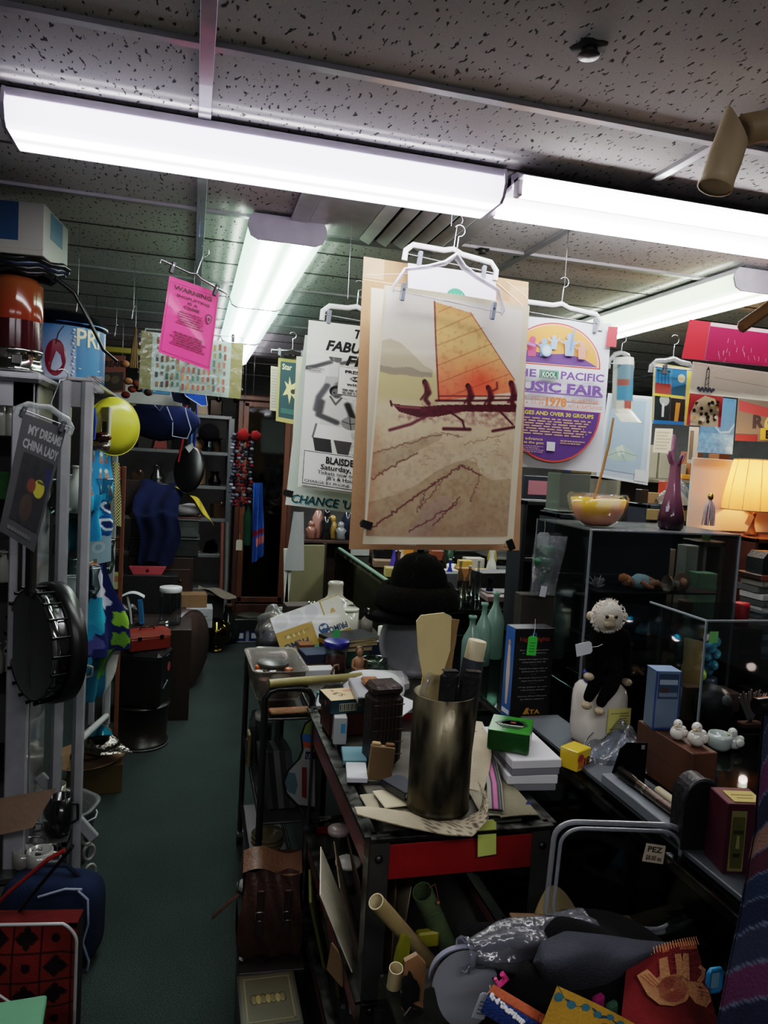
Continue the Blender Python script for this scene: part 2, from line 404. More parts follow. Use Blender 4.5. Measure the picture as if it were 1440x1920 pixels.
def book(p,d,label,col,pages='#d8d0bc',rz=0,rx=0,ry=0,group=None,name='book',cat='book',mat='leather'):
 """lying book, p = centre of its underside, d = (w, l, h)"""
 t=thing(name,label,cat,p,rz,group,rx,ry);w,l,h=d;k=min(.003,h*.15)
 b=B();b.box((0,0,k/2),(w,l,k),mat,col,bev=.0008);b.box((0,0,h-k/2),(w,l,k),mat,col,bev=.0008);b.box((-w/2+k/2,0,h/2),(k,l,h),mat,col,bev=.0008);b.build('cover',t)
 b=B();b.box((k*.5,0,h/2),(w-k*2,l-k*2,h-2*k),'paper',pages,bev=.0004);b.build('page_block',t)
 return t
def carton(p,d,label,col,rz=0,rx=0,ry=0,group=None,name='cardboard_box',cat='box',mat='card',art=None,lid=None,lidh=.3,bev=.002):
 t=thing(name,label,cat,p,rz,group,rx,ry);w,l,h=d
 if lid:
  hb=h*(1-lidh)
  b=B();b.box((0,0,hb/2),(w*.97,l*.97,hb),mat,col,bev=bev)
  if art:art(b,d)
  b.build('box_base',t);b=B();b.box((0,0,hb+h*lidh/2),(w,l,h*lidh),mat,lid,bev=bev);b.build('lid',t)
 else:
  b=B();b.box((0,0,h/2),d,mat,col,bev=bev)
  if art:art(b,d)
  b.build('carton_body',t)
 return t
def drape(fn,nu,nv,col,name,label,cat,mat='fabric',thick=.003,group=None,base=None):
 b=B();b.grid(fn,nu,nv,mat,col,thick=thick)
 zs=[v[2]for v in b.v];c=Vector((sum(v[0]for v in b.v)/len(b.v),sum(v[1]for v in b.v)/len(b.v),min(zs)))
 b.v=[tuple(Vector(v)-c)for v in b.v];o=b.build(name);o.location=c;return tag(o,label,cat,group)
def hang_cloth(TL,TRr,BR,BL,col,name,label,cat='cloth',folds=4,amp=.02,nu=30,nv=30,mat='fabric',group=None,rag=.0):
 s=Sheet(TL,TRr,BR,BL)
 def fn(u,v):
  p=s.pos(u,v,amp*(.4+.6*v)*math.sin(folds*2*PI*u+1.3*v*3)+amp*.5*math.sin(7*v+u*3));p.z+=rag*math.sin(9*u)*v;return p
 return drape(fn,nu,nv,col,name,label,cat,mat,.002,group)
 # setting
def m_ceiling():
 m,nt,N,L=_mk('ceiling_tile');p=N['Principled BSDF'];p.inputs['Roughness'].default_value=.95;p.inputs['Specular IOR Level'].default_value=.1
 tc=N.new('ShaderNodeTexCoord');mp=N.new('ShaderNodeMapping');mp.inputs['Scale'].default_value=(1,.42,1);mp.inputs['Rotation'].default_value=(0,0,.5)
 L.new(tc.outputs['Object'],mp.inputs[0])
 n1=N.new('ShaderNodeTexNoise');n1.inputs['Scale'].default_value=95;n1.inputs['Detail'].default_value=2;L.new(mp.outputs[0],n1.inputs[0])
 r1=N.new('ShaderNodeValToRGB');e=r1.color_ramp.elements;e[0].position=.625;e[0].color=(0,0,0,1);e[1].position=.665;e[1].color=(1,1,1,1)
 L.new(n1.outputs[0],r1.inputs[0])
 n2=N.new('ShaderNodeTexNoise');n2.inputs['Scale'].default_value=260;L.new(tc.outputs['Object'],n2.inputs[0])
 r2=N.new('ShaderNodeMapRange');r2.inputs[3].default_value=.78;r2.inputs[4].default_value=1.08;L.new(n2.outputs[0],r2.inputs[0])
 n3=N.new('ShaderNodeTexNoise');n3.inputs['Scale'].default_value=2.2;L.new(tc.outputs['Object'],n3.inputs[0])
 r3=N.new('ShaderNodeMapRange');r3.inputs[3].default_value=.82;r3.inputs[4].default_value=1.1;L.new(n3.outputs[0],r3.inputs[0])
 mx=N.new('ShaderNodeMix');mx.data_type='RGBA';mx.inputs[6].default_value=(.66,.64,.635,1);mx.inputs[7].default_value=(.1,.095,.092,1);L.new(r1.outputs[0],mx.inputs[0])
 mm=N.new('ShaderNodeMath');mm.operation='MULTIPLY';L.new(r2.outputs[0],mm.inputs[0]);L.new(r3.outputs[0],mm.inputs[1])
 sc=N.new('ShaderNodeVectorMath');sc.operation='SCALE';L.new(mx.outputs[2],sc.inputs[0]);L.new(mm.outputs[0],sc.inputs['Scale']);L.new(sc.outputs[0],p.inputs['Base Color'])
 b=N.new('ShaderNodeBump');b.inputs['Strength'].default_value=.6;b.inputs['Distance'].default_value=.004;b.invert=True;L.new(r1.outputs[0],b.inputs['Height']);L.new(b.outputs[0],p.inputs['Normal'])
 MATS['ceil']=m
def m_carpet():
 m,nt,N,L=_mk('green_carpet');p=N['Principled BSDF'];p.inputs['Roughness'].default_value=1;p.inputs['Specular IOR Level'].default_value=.05;p.inputs['Sheen Weight'].default_value=.05
 tc=N.new('ShaderNodeTexCoord');n1=N.new('ShaderNodeTexNoise');n1.inputs['Scale'].default_value=240;n1.inputs['Detail'].default_value=3;L.new(tc.outputs['Object'],n1.inputs[0])
 n2=N.new('ShaderNodeTexNoise');n2.inputs['Scale'].default_value=3;L.new(tc.outputs['Object'],n2.inputs[0])
 r=N.new('ShaderNodeValToRGB');e=r.color_ramp.elements;e[0].position=.32;e[0].color=(.012,.019,.018,1);e[1].position=.7;e[1].color=(.042,.054,.050,1);L.new(n1.outputs[0],r.inputs[0])
 mr=N.new('ShaderNodeMapRange');mr.inputs[3].default_value=.75;mr.inputs[4].default_value=1.2;L.new(n2.outputs[0],mr.inputs[0])
 s=N.new('ShaderNodeVectorMath');s.operation='SCALE';L.new(r.outputs[0],s.inputs[0]);L.new(mr.outputs[0],s.inputs['Scale']);L.new(s.outputs[0],p.inputs['Base Color'])
 b=N.new('ShaderNodeBump');b.inputs['Strength'].default_value=.5;b.inputs['Distance'].default_value=.004;L.new(n1.outputs[0],b.inputs['Height']);L.new(b.outputs[0],p.inputs['Normal'])
 MATS['carpet']=m
m_ceiling();m_carpet()
XL,XR,YB,YF=-1.9,4.2,7.9,-1.6
b=B();b.box(((XL+XR)/2,(YB+YF)/2,-.05),(XR-XL+.4,YB-YF+.4,.1),'carpet','#ffffff',bev=0);struct(b,'floor')
b=B();b.box(((XL+XR)/2,(YB+YF)/2,CEIL+.06),(XR-XL+.4,YB-YF+.4,.1),'ceil','#ffffff',bev=0);struct(b,'ceiling')
for nm,c,d in(('wall_back',((XL+XR)/2,YB+.06,1.2),(XR-XL+.4,.1,2.6)),('wall_front',((XL+XR)/2,YF-.06,1.2),(XR-XL+.4,.1,2.6)),('wall_left',(XL-.06,(YB+YF)/2,1.2),(.1,YB-YF+.4,2.6)),('wall_right',(XR+.06,(YB+YF)/2,1.2),(.1,YB-YF+.4,2.6))):
 b=B();b.box(c,d,'matte','#6a6966',bev=0);struct(b,nm)
n=0
for x in(-1.18,0,1.18,2.36,3.54):
 n+=1;b=B();b.box((x,(YB+YF)/2,CEIL+.005),(.03 if x<1 else .024,YB-YF,.012),'enamel','#a9a6ae' if x<.5 else '#8d8b90',bev=.001);struct(b,'trim_%d'%n)
for k in range(-3,7):
 n+=1;y=1.575+1.05*k;b=B();b.box(((XL+XR)/2,y,CEIL+.005),(XR-XL,.024,.011),'enamel','#b4b1b6',bev=.001);struct(b,'trim_%d'%n)
for k in range(0,16):
 if k%3==0:continue
 n+=1;y=1.575+.35*k;b=B();b.box(((XL+XR)/2,y,CEIL+.0085),(XR-XL,.009,.003),'matte','#4b4947',bev=0);struct(b,'trim_%d'%n)
 # fluorescent fixtures
def area(loc,sx,sy,e,col,rx=0,parent=None):
 l=bpy.data.lights.new('fluorescent_glow','AREA');l.shape='RECTANGLE';l.size=sx;l.size_y=sy;l.energy=e;l.color=col
 o=bpy.data.objects.new('fluorescent_glow',l);COL.objects.link(o);o.location=loc;o.rotation_euler=(rx,0,0);o.visible_camera=True
 if parent is not None:o.parent=parent
 return o
def wrap_lens(b,L,W,H,cols,edge,horiz=True):
 """wraparound prismatic lens along local x; cross-section: sloped sides and flat bottom with two bright tubes behind"""
 q=W*.14;prof=[(-W/2+.004,0),(-W/2,-H*.3),(-W/2+.012,-H*.8),(-W/2+q,-H*.98)]
 nb=22
 prof+=[(-W/2+q+(W-2*q)*k/nb,-H)for k in range(nb+1)]+[(W/2-q,-H*.98),(W/2-.012,-H*.8),(W/2,-H*.3),(W/2-.004,0)]
 m=len(prof);nx=24;vs=[];cs=[]
 for i in range(nx+1):
  fx=i/nx;e=min(fx,1-fx);dim=.80+.20*min(1,e/.06)
  for(y,z)in prof:
   t=y/W;g=max(math.exp(-((abs(t)-.20)/.085)**2),.0);c=[lin(edge)[q]*(1-g)+lin(cols)[q]*g*2.6 for q in range(3)]
   c=[q*dim for q in c];vs.append((-L/2+L*fx,y,z));cs.append(c)
 fs=[(i*m+j,i*m+j+1,(i+1)*m+j+1,(i+1)*m+j)for i in range(nx)for j in range(m-1)]
 b.add(vs,fs,'glow',cs,True)
 return prof
def fixture(loc,rz,L,W,label,core,edge,e,col,name='fluorescent_fixture',end='#c9c2d6',lit=1,group='wraparound ceiling lights'):
 t=thing(name,label,'ceiling light',loc,rz,group)
 b=B();b.box((0,0,-.012),(L,W*.86,.022),'enamel','#b9b3c4');b.build('housing',t)
 b=B();prof=wrap_lens(b,L-.012,W-.01,.062,core,edge)
 b.v=[(x,y,z-.024)for x,y,z in b.v];b.build('diffuser',t)
 for s in(-1,1):
  b=B();pr=[(y*1.03,z*1.05-.022)for y,z in prof];pr=pr[:4]+pr[-4:]+[(W*.43,-.001),(-W*.43,-.001)]
  b.prism(pr,.008,'enamel',end,Matrix.Translation((s*L/2-.004,0,0))@Matrix(((0,0,1,0),(1,0,0,0),(0,1,0,0),(0,0,0,1))));b.build('end_cap',t)
 return t
WARM,COOL=(1,.95,.97),(.93,1,.93)
fixture((.17,1.985,CEIL),0,1.22,.20,'lit wraparound light across the ceiling above the pink sign','#ffffff','#7d7a88',13,(1,.96,.98))
fixture((.283,3.165,CEIL),90,1.22,.27,'greenish wraparound light running away from camera beside the pink sign','#f2fff0','#5f7a66',8,(.9,1,.9),end='#bdb6c4')
fixture((.283,4.40,CEIL),90,1.22,.27,'second light in the row behind the greenish one','#f4fffa','#5f7d70',7,(.9,1,.95))
fixture((.283,5.66,CEIL),90,1.22,.27,'whitish third light in the row, farthest down the aisle','#ffffff','#7c7a84',6,(1,.98,1))
fixture((2.06,3.02,CEIL),90,1.22,.27,'pale green light running away above the red folder','#fbfff4','#6c7d64',9,(.95,1,.9),end='#c9c6d2')
fixture((2.06,4.26,CEIL),90,1.22,.27,'pale light continuing behind the one above the red folder','#ffffff','#6c7d74',7,(.95,1,.95))
fixture((2.9,6.2,CEIL),0,1.22,.27,'far small light seen past the blue drawing','#ffffff','#6f7d7d',6,(.95,1,1))
fixture((.75,-.55,CEIL),0,1.22,.335,'added unseen wraparound fill light across the ceiling behind the camera','#ffffff','#7d7a88',13,(1,.96,.98))  # fixture added out of view to light the hanging posters from the front
fixture((-.75,-.55,CEIL),0,1.22,.335,'second added unseen wraparound fill light behind the camera, at left','#ffffff','#7d7a88',13,(1,.96,.98))  # second out-of-view fixture, added for more frontal fill
t=thing('strip_light','bare two tube strip light joined to the right end of wraparound light','ceiling light',(1.43,1.985,CEIL))
b=B();b.box((0,0,-.02),(1.24,.12,.04),'enamel','#cfcad6');b.prism([(-.14,-.03),(.14,-.03),(.09,-.005),(-.09,-.005)],1.24,'enamel','#bcb8c4',Matrix.Translation((-.62,0,0))@Matrix(((0,0,1,0),(1,0,0,0),(0,1,0,0),(0,0,0,1))));b.build('housing',t)
for y in(-.09,.09):
 b=B();b.tube([(-.60,y,-.052),(.60,y,-.052)],.019,'tube','#fdfbff',12);b.build('fluorescent_tube',t)
 for s in(-1,1):b=B();b.box((s*.612,y,-.045),(.016,.03,.05),'plastic','#d8d4da');b.build('lamp_holder',t)
t=thing('ceiling_vent','square ceiling air vent with slanted louvres behind the lights','vent',(.60,2.42,CEIL))
b=B()
for s in(-1,1):b.box((s*.28,0,-.006),(.06,.62,.012),'enamel','#b3b1b4');b.box((0,s*.28,-.006),(.5,.06,.012),'enamel','#8f8d90')
b.build('frame',t)
b=B();b.box((.10,0,-.001),(.30,.5,.002),'matte','#1c1b1b',bev=0);b.build('duct_opening',t)
b=B();b.box((-.15,0,-.004),(.2,.5,.008),'enamel','#c3c1c3',bev=.002);b.build('blank_panel',t)
for k in range(5):
 b=B();b.box((0,0,0),(.042,.5,.003),'enamel','#d5d3d0',TR(-.03+.062*k,0,-.014,0,24,0));b.build('louvre',t)
for i,(px,py,r,lb)in enumerate(((1105,90,.028,'dark ceiling sprinkler in a ragged hole near the top'),(905,468,.022,'small dark ceiling sprinkler above the cardboard backed poster'))):
 t=thing('ceiling_sprinkler',lb,'sprinkler',Zp(px,py,CEIL),0,'ceiling sprinklers')
 b=B();b.lathe([(.001,-.002),(r*1.1,-.003),(r*1.2,0)],'matte','#2a2827',20,fn=lambda th,z:1+.12*math.sin(5*th));b.build('ceiling_ring',t)
 b=B();b.cyl((0,0,-.012),r*.55,.012,'worn','#55504c',12);b.lathe([(.001,-.013),(r*.75,-.014),(r*.7,-.016),(.001,-.017)],'worn','#4a4643',14);b.build('sprinkler_head',t)
 # camera, world, view
cam=bpy.data.cameras.new('camera');co=bpy.data.objects.new('camera',cam);COL.objects.link(co)
cam.sensor_fit='VERTICAL';cam.sensor_height=36;cam.sensor_width=27;cam.lens=36*FPX/1920;cam.clip_start=.05
Mc=Matrix([list(W2C[0])+[0],list(W2C[1])+[0],list(W2C[2])+[CZ],[0,0,0,1]]);co.matrix_world=Mc;scn.camera=co
w=bpy.data.worlds.new('world');w.use_nodes=True;w.node_tree.nodes['Background'].inputs[0].default_value=(.9,.95,1,1);w.node_tree.nodes['Background'].inputs[1].default_value=.05;scn.world=w
scn.view_settings.view_transform='Filmic';scn.view_settings.look='Medium High Contrast';scn.view_settings.exposure=.6
scn.cycles.use_denoising=True;scn.cycles.max_bounces=7;scn.cycles.adaptive_threshold=.03;scn.cycles.transparent_max_bounces=24;scn.cycles.diffuse_bounces=3;scn.cycles.glossy_bounces=3;scn.cycles.sample_clamp_indirect=4;scn.cycles.caustics_reflective=False;scn.cycles.caustics_refractive=False
# things hanging from the ceiling
# main sailing poster
def sail_art():
 c=Canvas(210,350,'#d9c8a6');n1=c.noise(9,1,4);n2=c.noise(40,2,2);n3=c.noise(5,5,3)
 c.blend(np.clip((.42-c.y)/.3,0,1),'#e3dccf');c.blend(np.clip((.14-c.y)/.1,0,1)*.7,'#efeae2')
 c.blend(np.clip((c.x-.5)/.5,0,1)*np.clip((.4-c.y)/.2,0,1)*.8,'#efe6de')
 c.blend(np.clip((c.y-.42)/.1,0,1)*np.clip((.66-c.y)/.12,0,1)*.8,'#e2cda6')
 c.blend(((c.y>.17)*(c.x<.42))*np.clip((c.y-.3)/.02,0,1)*np.clip((.46-c.y)/.04,0,1)*.9,'#c9ba83')
 c.poly([(0,.2),(.05,.19),(.12,.2),(.2,.235),(.3,.285),(.36,.3),(.36,.325),(0,.325)],'#b7ac8c',.8)
 c.poly([(0,.3),(.1,.305),(.2,.295),(.28,.31),(.36,.31),(.36,.33),(.24,.335),(.16,.33),(.08,.335),(0,.325)],'#8e8272',.75)
 sail=[(.335,.02),(.60,.045),(.97,.305),(.96,.36),(.42,.425)]
 m=c.inpoly(sail).astype(float);c.blend(m,'#e3b878')
 c.blend(m*np.clip((c.y-.19)/.2,0,1),'#ee7454');c.blend(m*np.clip((.10-c.y)/.08,0,1)*.6,'#c8794a');c.blend(m*np.clip(n1*2-.9,0,1)*.6,'#f0c074')
 c.blend(m*np.exp(-((c.x-.72)/.14)**2-((c.y-.33)/.07)**2)*.8,'#f2553c');c.blend(m*np.clip(n2*2-1.1,0,1)*.35,'#9c4a2c')
 for a,d in(((.37,.06),(.46,.03)),((.36,.14),(.62,.05)),((.37,.2),(.7,.1)),((.39,.28),(.78,.16)),((.41,.35),(.85,.22)),((.5,.4),(.93,.28))):c.line([a,d],.006,'#8a3d28',.55)
 c.line([(.335,.02),(.37,.2),(.42,.425)],.011,'#6b1f24',.9);c.line([(.60,.045),(.97,.305)],.008,'#a04a30',.9)
 c.line([(.40,.425),(.7,.41),(1,.39)],.016,'#4a1420',.95);c.line([(.42,.405),(1,.375)],.01,'#64202a',.9)
 c.poly([(.09,.445),(.11,.452),(.3,.455),(.45,.44),(1,.41),(1,.445),(.6,.462),(.42,.492),(.28,.50),(.15,.482)],'#4c1722',.97);c.blend(np.exp(-((c.y-.505)/.012)**2)*(c.x>.15)*(c.x<.95)*np.clip(n2*2-.7,0,1)*.7,'#8a4a4e')
 c.poly([(.1,.455),(.3,.458),(.3,.466),(.14,.464)],'#9a5a5a',.7);c.line([(.09,.442),(.1,.46)],.014,'#3a0f1a')
 c.blend(np.exp(-((c.y-.465-.0*c.x)/.025)**2)*(c.x>.3)*np.clip(n2*1.6-.5,0,1)*.8,'#6d2a38')
 c.line([(.36,.485),(.24,.53),(.1,.56)],.022,'#5a1f30',.85);c.line([(.5,.465),(.6,.5),(.62,.535)],.014,'#4a1624',.95);c.line([(.47,.54),(.66,.535)],.024,'#4a1624',.9)
 c.line([(.88,.45),(.98,.5)],.014,'#4a1624',.95);c.line([(.83,.535),(1,.51)],.022,'#4a1624',.9)
 for x,y,k,up in((.33,.405,1,0),(.64,.405,1,0),(.79,.40,.95,1),(.965,.385,1.2,0)):
  c.ell(x-.02,y-.053*k,.018*k,.012*k,'#33101a');c.line([(x-.01,y-.045*k),(x+.015,y-.01)],.04*k,'#5b2027',.95);c.line([(x+.015,y-.01),(x-.005,y+.018),(x+.02,y+.035)],.03*k,'#4a1822',.95)
  c.line([(x-.005,y-.035*k),(x-.01,y-.005),(x-.035,y+.02)],.015,'#4a1822',.9)
  if up:c.line([(x+.01,y-.035),(x+.05,y-.05),(x+.045,y-.075)],.016,'#6d2a2a',.9)
 low=np.clip((c.y-.56)/.05,0,1);c.blend(low*np.clip(n1*1.8-.6,0,1)*.45,'#c79a78')
 c.poly([(0,.66),(.12,.63),(.3,.585),(.42,.555),(.47,.565),(.45,.59),(.3,.64),(.2,.69),(.1,.725),(0,.76)],'#9b8468',.55,.4)
 c.poly([(.0,.86),(.2,.82),(.34,.77),(.44,.72),(.58,.675),(.66,.665),(.73,.68),(.76,.72),(.85,.75),(1,.74),(1,1),(0,1)],'#a08464',.6,.4)
 c.poly([(.25,1),(.34,.92),(.42,.85),(.5,.82),(.58,.83),(.5,.92),(.42,1)],'#b59a8e',.7,.3)
 r=random.Random(3)
 for(x0,y0,x1,y1,w,cl)in((0,.66,.45,.56,.008,'#7a5544'),(0,.765,.3,.645,.010,'#6b4038'),(.04,.965,.42,.78,.012,'#5e2b30'),(.42,.78,.62,.69,.010,'#66353a'),(.62,.69,.76,.73,.009,'#6b3c3a'),(.28,.98,.6,.86,.009,'#6b3640'),(.35,.88,.5,.75,.007,'#7b4b48'),(.76,.73,.7,.85,.006,'#7b5048'),(.45,.95,.62,.83,.008,'#64303c'),(.33,.9,.38,.8,.006,'#754848'),(.62,.6,.93,.545,.006,'#a8795c'),(.45,.56,.6,.57,.006,'#8a6a58')):
  k=26;p=[(x0+(x1-x0)*i/k+r.uniform(-.012,.012),y0+(y1-y0)*i/k+r.uniform(-.006,.006))for i in range(k+1)];c.line(p,w,cl,.85)
 for i in range(16):
  x,y=r.uniform(.1,.9),r.uniform(.57,.72);c.line([(x,y),(x+.02,y-.006),(x+.04,y)],.005,'#9a6a58',.6)
 c.blend(np.clip(n2*1.5-.65,0,1)*np.clip((c.y-.45)/.2,.06,1)*.35,'#7d5a4a');c.blend(np.clip((c.y-.8)/.2,0,1)*.25*n3,'#6d4a44');c.blend(np.exp(-((c.x)/.05)**2)*np.clip((c.y-.5)/.1,0,1)*.3,'#b5653f')
 return c.a
s=sheet_px([(682,481),(991,529),(974,1032),(654,1030)],2.20,mat='card');s.base('#b98d63','#a57c55')
s.line([(0,.075),(.99,.085)],.004,'#d8b58e');s.rect(.0,.0,.12,.07,'#cfa984');s.rect(.88,.02,1,.1,'#c99c74');s.line([(.02,.06),(.4,.02)],.002,'#eadccb');s.line([(.8,.02),(1,.1)],.003,'#eee0d0');s.line([(.86,.01),(1,.06)],.002,'#eee0d0')
s.done('hanging_cardboard','brown corrugated cardboard sheet hanging behind the sailing poster','cardboard')
s=sheet_px([(765,493),(930,516),(930,640),(765,640)],2.17);s.base('#e4e1ec');s.disc(.535,.40,.115,'#3f9b77');
for k in range(5):s.line([(.44+.04*k,.33),(.46+.04*k,.47)],.0025,'#8cc7ad')
s.done('hanging_white_sheet','white sheet with a green seal between cardboard and the sailing poster','paper')
s=sheet_px([(696,539),(800,552),(780,1024),(683,1016)],[2.13]*4);s.base('#e3d8c0');s.done('hanging_spare_print','cream paper edge showing at left behind the sailing poster','paper')
s=sheet_px([(721,534),(993,575),(962,1020),(680,1020)],2.08,bend=.012);s.base('#e6d9b8','#cfc4a8',12,12)
s.paint(sail_art(),'print',.015,.02,.955,.968);s.done('hanging_sailing_poster','watercolour print of an orange sailed outrigger canoe on a beach, clipped to hanger','poster')
pm=A(852,497,2.045);clip_hanger(pm,.163,'skirt_hanger','clear plastic hanger with grey clips holding the sailing poster','frost','#eceaf4',(-.136,.136),.098,.13,'arms','hangers at the sailing poster',2,'#7d8797',.052).rotation_euler=(0,R(5.6),R(-2))
pm=A(849,476,2.17);clip_hanger(pm,.146,'skirt_hanger','white plastic frame hanger behind the clear one above sailing poster','plastic','#ecebf2',(-.10,.106),.03,.14,'frame','hangers at the sailing poster',0,'#80889a',.045).rotation_euler=(0,R(5),0)
binder_clip(A(688,984,2.07),'black binder clip at the lower left edge of the sailing poster',0,-75,1.25)
binder_clip(A(958,1022,2.07),'black binder clip at the lower right corner of the sailing poster',0,155,1.25)
wire_to_ceiling(A(846,424,2.1),'hanging_wire','thin silver wire holding the two hangers under the light',.0015)
# basketball poster
BLK,GR1,GR2,GR3,WH='#1d1e1e','#4a4b4b','#7f8180','#b3b6b3','#e9ece4'
s=sheet_px([(572,628),(745,650),(720,968),(533,945)],2.56,bend=.006,curl=.03);s.base('#c9d6c6')
s.text("CHANCE 'UM",.06,.985,.05,'#3c8f97',.68,bold=.02,shear=.2);s.text("CHANCE 'UM",.05,.98,.05,'#20383c',.68,bold=.003,shear=.2)
s.poly([(.78,.93),(.98,.93),(.98,.97),(.92,1),(.84,.99)],'#2b2622');s.disc(.88,.95,.05,'#b3563a')
s.done('hanging_music_poster','pale green poster with curled lower edge behind the basketball poster','poster')
s=sheet_px([(556,668),(580,670),(577,850),(548,840)],2.75);s.base('#d5d4b4');s.rect(.3,.5,.9,.6,'#8f7b3c');s.rect(.3,.72,.85,.92,'#b0352c');s.disc(.6,.4,.3,'#7a6a34');s.done('hanging_print','narrow cream print with red mark left of the basketball poster','poster')
def ball_art():
 c=Canvas(200,300,'#dfe3da');n=c.noise(30,4,2)
 c.blend((c.y<.5)*(c.x>.55)*.2,'#c2c6bf');c.blend((c.y>.38)*(c.x>.42)*(c.x<.8)*np.clip(n*1.6-.5,0,1)*.6,'#8d8f8c')
 def man(hx,hy,k,flip,dark):
  f=-1 if flip else 1
  c.poly([(hx-.16*k,hy+.09*k),(hx-.02*k,hy+.05*k),(hx+.12*k,hy+.09*k),(hx+.14*k,hy+.34*k),(hx-.15*k,hy+.34*k)],'#d4d6d0',1)
  c.line([(hx-.06*k,hy+.05*k),(hx,hy+.12*k),(hx+.06*k,hy+.05*k)],.025*k,'#585a58')
  c.line([(hx-.15*k,hy+.11*k),(hx-.17*k,hy+.24*k),(hx+.02*k,hy+.29*k)],.075*k,GR1,1);c.line([(hx+.13*k,hy+.11*k),(hx+.19*k,hy+.22*k),(hx+.12*k,hy+.29*k)],.075*k,'#2d2e2e',1)
  c.poly([(hx-.19*k,hy+.33*k),(hx+.17*k,hy+.33*k),(hx+.2*k,hy+.46*k),(hx-.22*k,hy+.46*k)],'#eceee8');c.line([(hx-.19*k,hy+.33*k),(hx-.22*k,hy+.46*k)],.02*k,'#606260')
  c.poly([(hx-.22*k,hy+.46*k),(hx-.03*k,hy+.46*k),(hx-.0*k,hy+.62*k),(hx-.17*k,hy+.66*k)],'#333434');c.poly([(hx+.0*k,hy+.46*k),(hx+.2*k,hy+.46*k),(hx+.16*k,hy+.62*k),(hx+.06*k,hy+.62*k)],'#4a4b4a')
  c.ell(hx,hy-.005*k,.075*k,.055*k,'#161616');c.ell(hx+.005*k,hy+.014*k,.055*k,.048*k,'#6a6b6a');c.ell(hx+.03*k,hy+.01*k,.012*k,.008*k,'#202020');c.ell(hx-.02*k,hy+.01*k,.012*k,.008*k,'#202020');c.line([(hx-.015*k,hy+.04*k),(hx+.03*k,hy+.04*k)],.012*k,'#2b2b2b')
  c.ell(hx+.17*k,hy+.285*k,.10*k,.062*k,'#8e908d');c.line([(hx+.08*k,hy+.27*k),(hx+.17*k,hy+.29*k),(hx+.26*k,hy+.27*k)],.012*k,'#3a3b3b');c.line([(hx+.16*k,hy+.23*k),(hx+.18*k,hy+.34*k)],.012*k,'#3a3b3b')
 c.poly([(.24,.03),(.38,.05),(.42,.2),(.3,.23),(.25,.2)],'#d7dad4');c.line([(.26,.05),(.1,.11),(-.02,.14)],.055,GR1);c.line([(.38,.05),(.52,.02),(.62,.0)],.05,'#565857')
 c.poly([(.22,.19),(.42,.18),(.40,.26),(.2,.29)],'#b9bcb6');c.line([(.24,.28),(.16,.40),(.14,.52)],.07,'#55565a');c.line([(.36,.26),(.33,.32)],.08,'#6a6b6c');c.ell(.31,.0,.07,.045,'#222'.replace('#222','#222222'));c.ell(.33,.015,.05,.035,'#5c5d5c')
 man(.34,.33,1.0,0,0);man(.86,.34,1.05,0,0)
 return c.a
s=sheet_px([(579,600),(748,621),(733,938),(558,912)],2.45,bend=.006);s.base('#e4ebd9','#c8cfc0',8,8)
s.paint(ball_art(),'print',.0,.20,1,.82)
s.text('THE',.5,.075,.052,BLK,.25,shear=.25,bold=.035);s.text('FABULOUS',.20,.162,.058,BLK,.78,shear=.25,bold=.04);s.text('FIVE',.42,.238,.058,BLK,.4,shear=.25,bold=.035)
s.rect(.35,.25,.99,.415,'#e9ede4');s.frame(.35,.25,.99,.415,.0012,'#8a8d88');s.text('PRESENTED BY',.42,.286,.018,BLK,.5,bold=.03);s.disc(.55,.315,.07,BLK,ry=.014);s.text('SUBWAY',.49,.322,.014,'#f0f0ea',.2,bold=.02);s.text('with Alumni',.44,.357,.016,BLK,.45,bold=.02);s.lines(.4,.9,.375,.41,2,'#6a6c6a')
s.lines(.02,.2,.275,.30,2,'#7a7c7a')
s.rect(.03,.77,1,.985,'#e8ece6');s.frame(.04,.775,.99,.975,.0018,BLK)
s.text('BLAISDELL ARENA',.27,.835,.04,BLK,.66,bold=.03);s.text('Saturday, January 21',.22,.873,.03,BLK,.7,bold=.02);s.text('Tickets now on sale at Arena',.19,.902,.02,BLK,.74,bold=.015);s.text("JR's & House of Music",.28,.932,.021,BLK,.58,bold=.018);s.text('CHARGE BY PHONE: 545-4000   NEXT',.06,.962,.016,BLK,.88,bold=.012)
s.done('hanging_basketball_poster','black and white basketball poster reading FABULOUS partly behind the cardboard','poster')
pm=A(668,583,2.45);clip_hanger(pm,.11,'skirt_hanger','white plastic hanger holding the basketball poster','plastic','#dfe2e0',(-.088,.088),.03,.11,'frame',None,0,'#7c828c',.045).rotation_euler=(0,R(4),0)
wire_to_ceiling(A(652,560,2.45),'hanging_wire','thin wire above the basketball poster',.0009)
binder_clip(A(541,925,2.53),'small silver binder clip at the left edge of the pale green poster',0,-80,1.2,None)
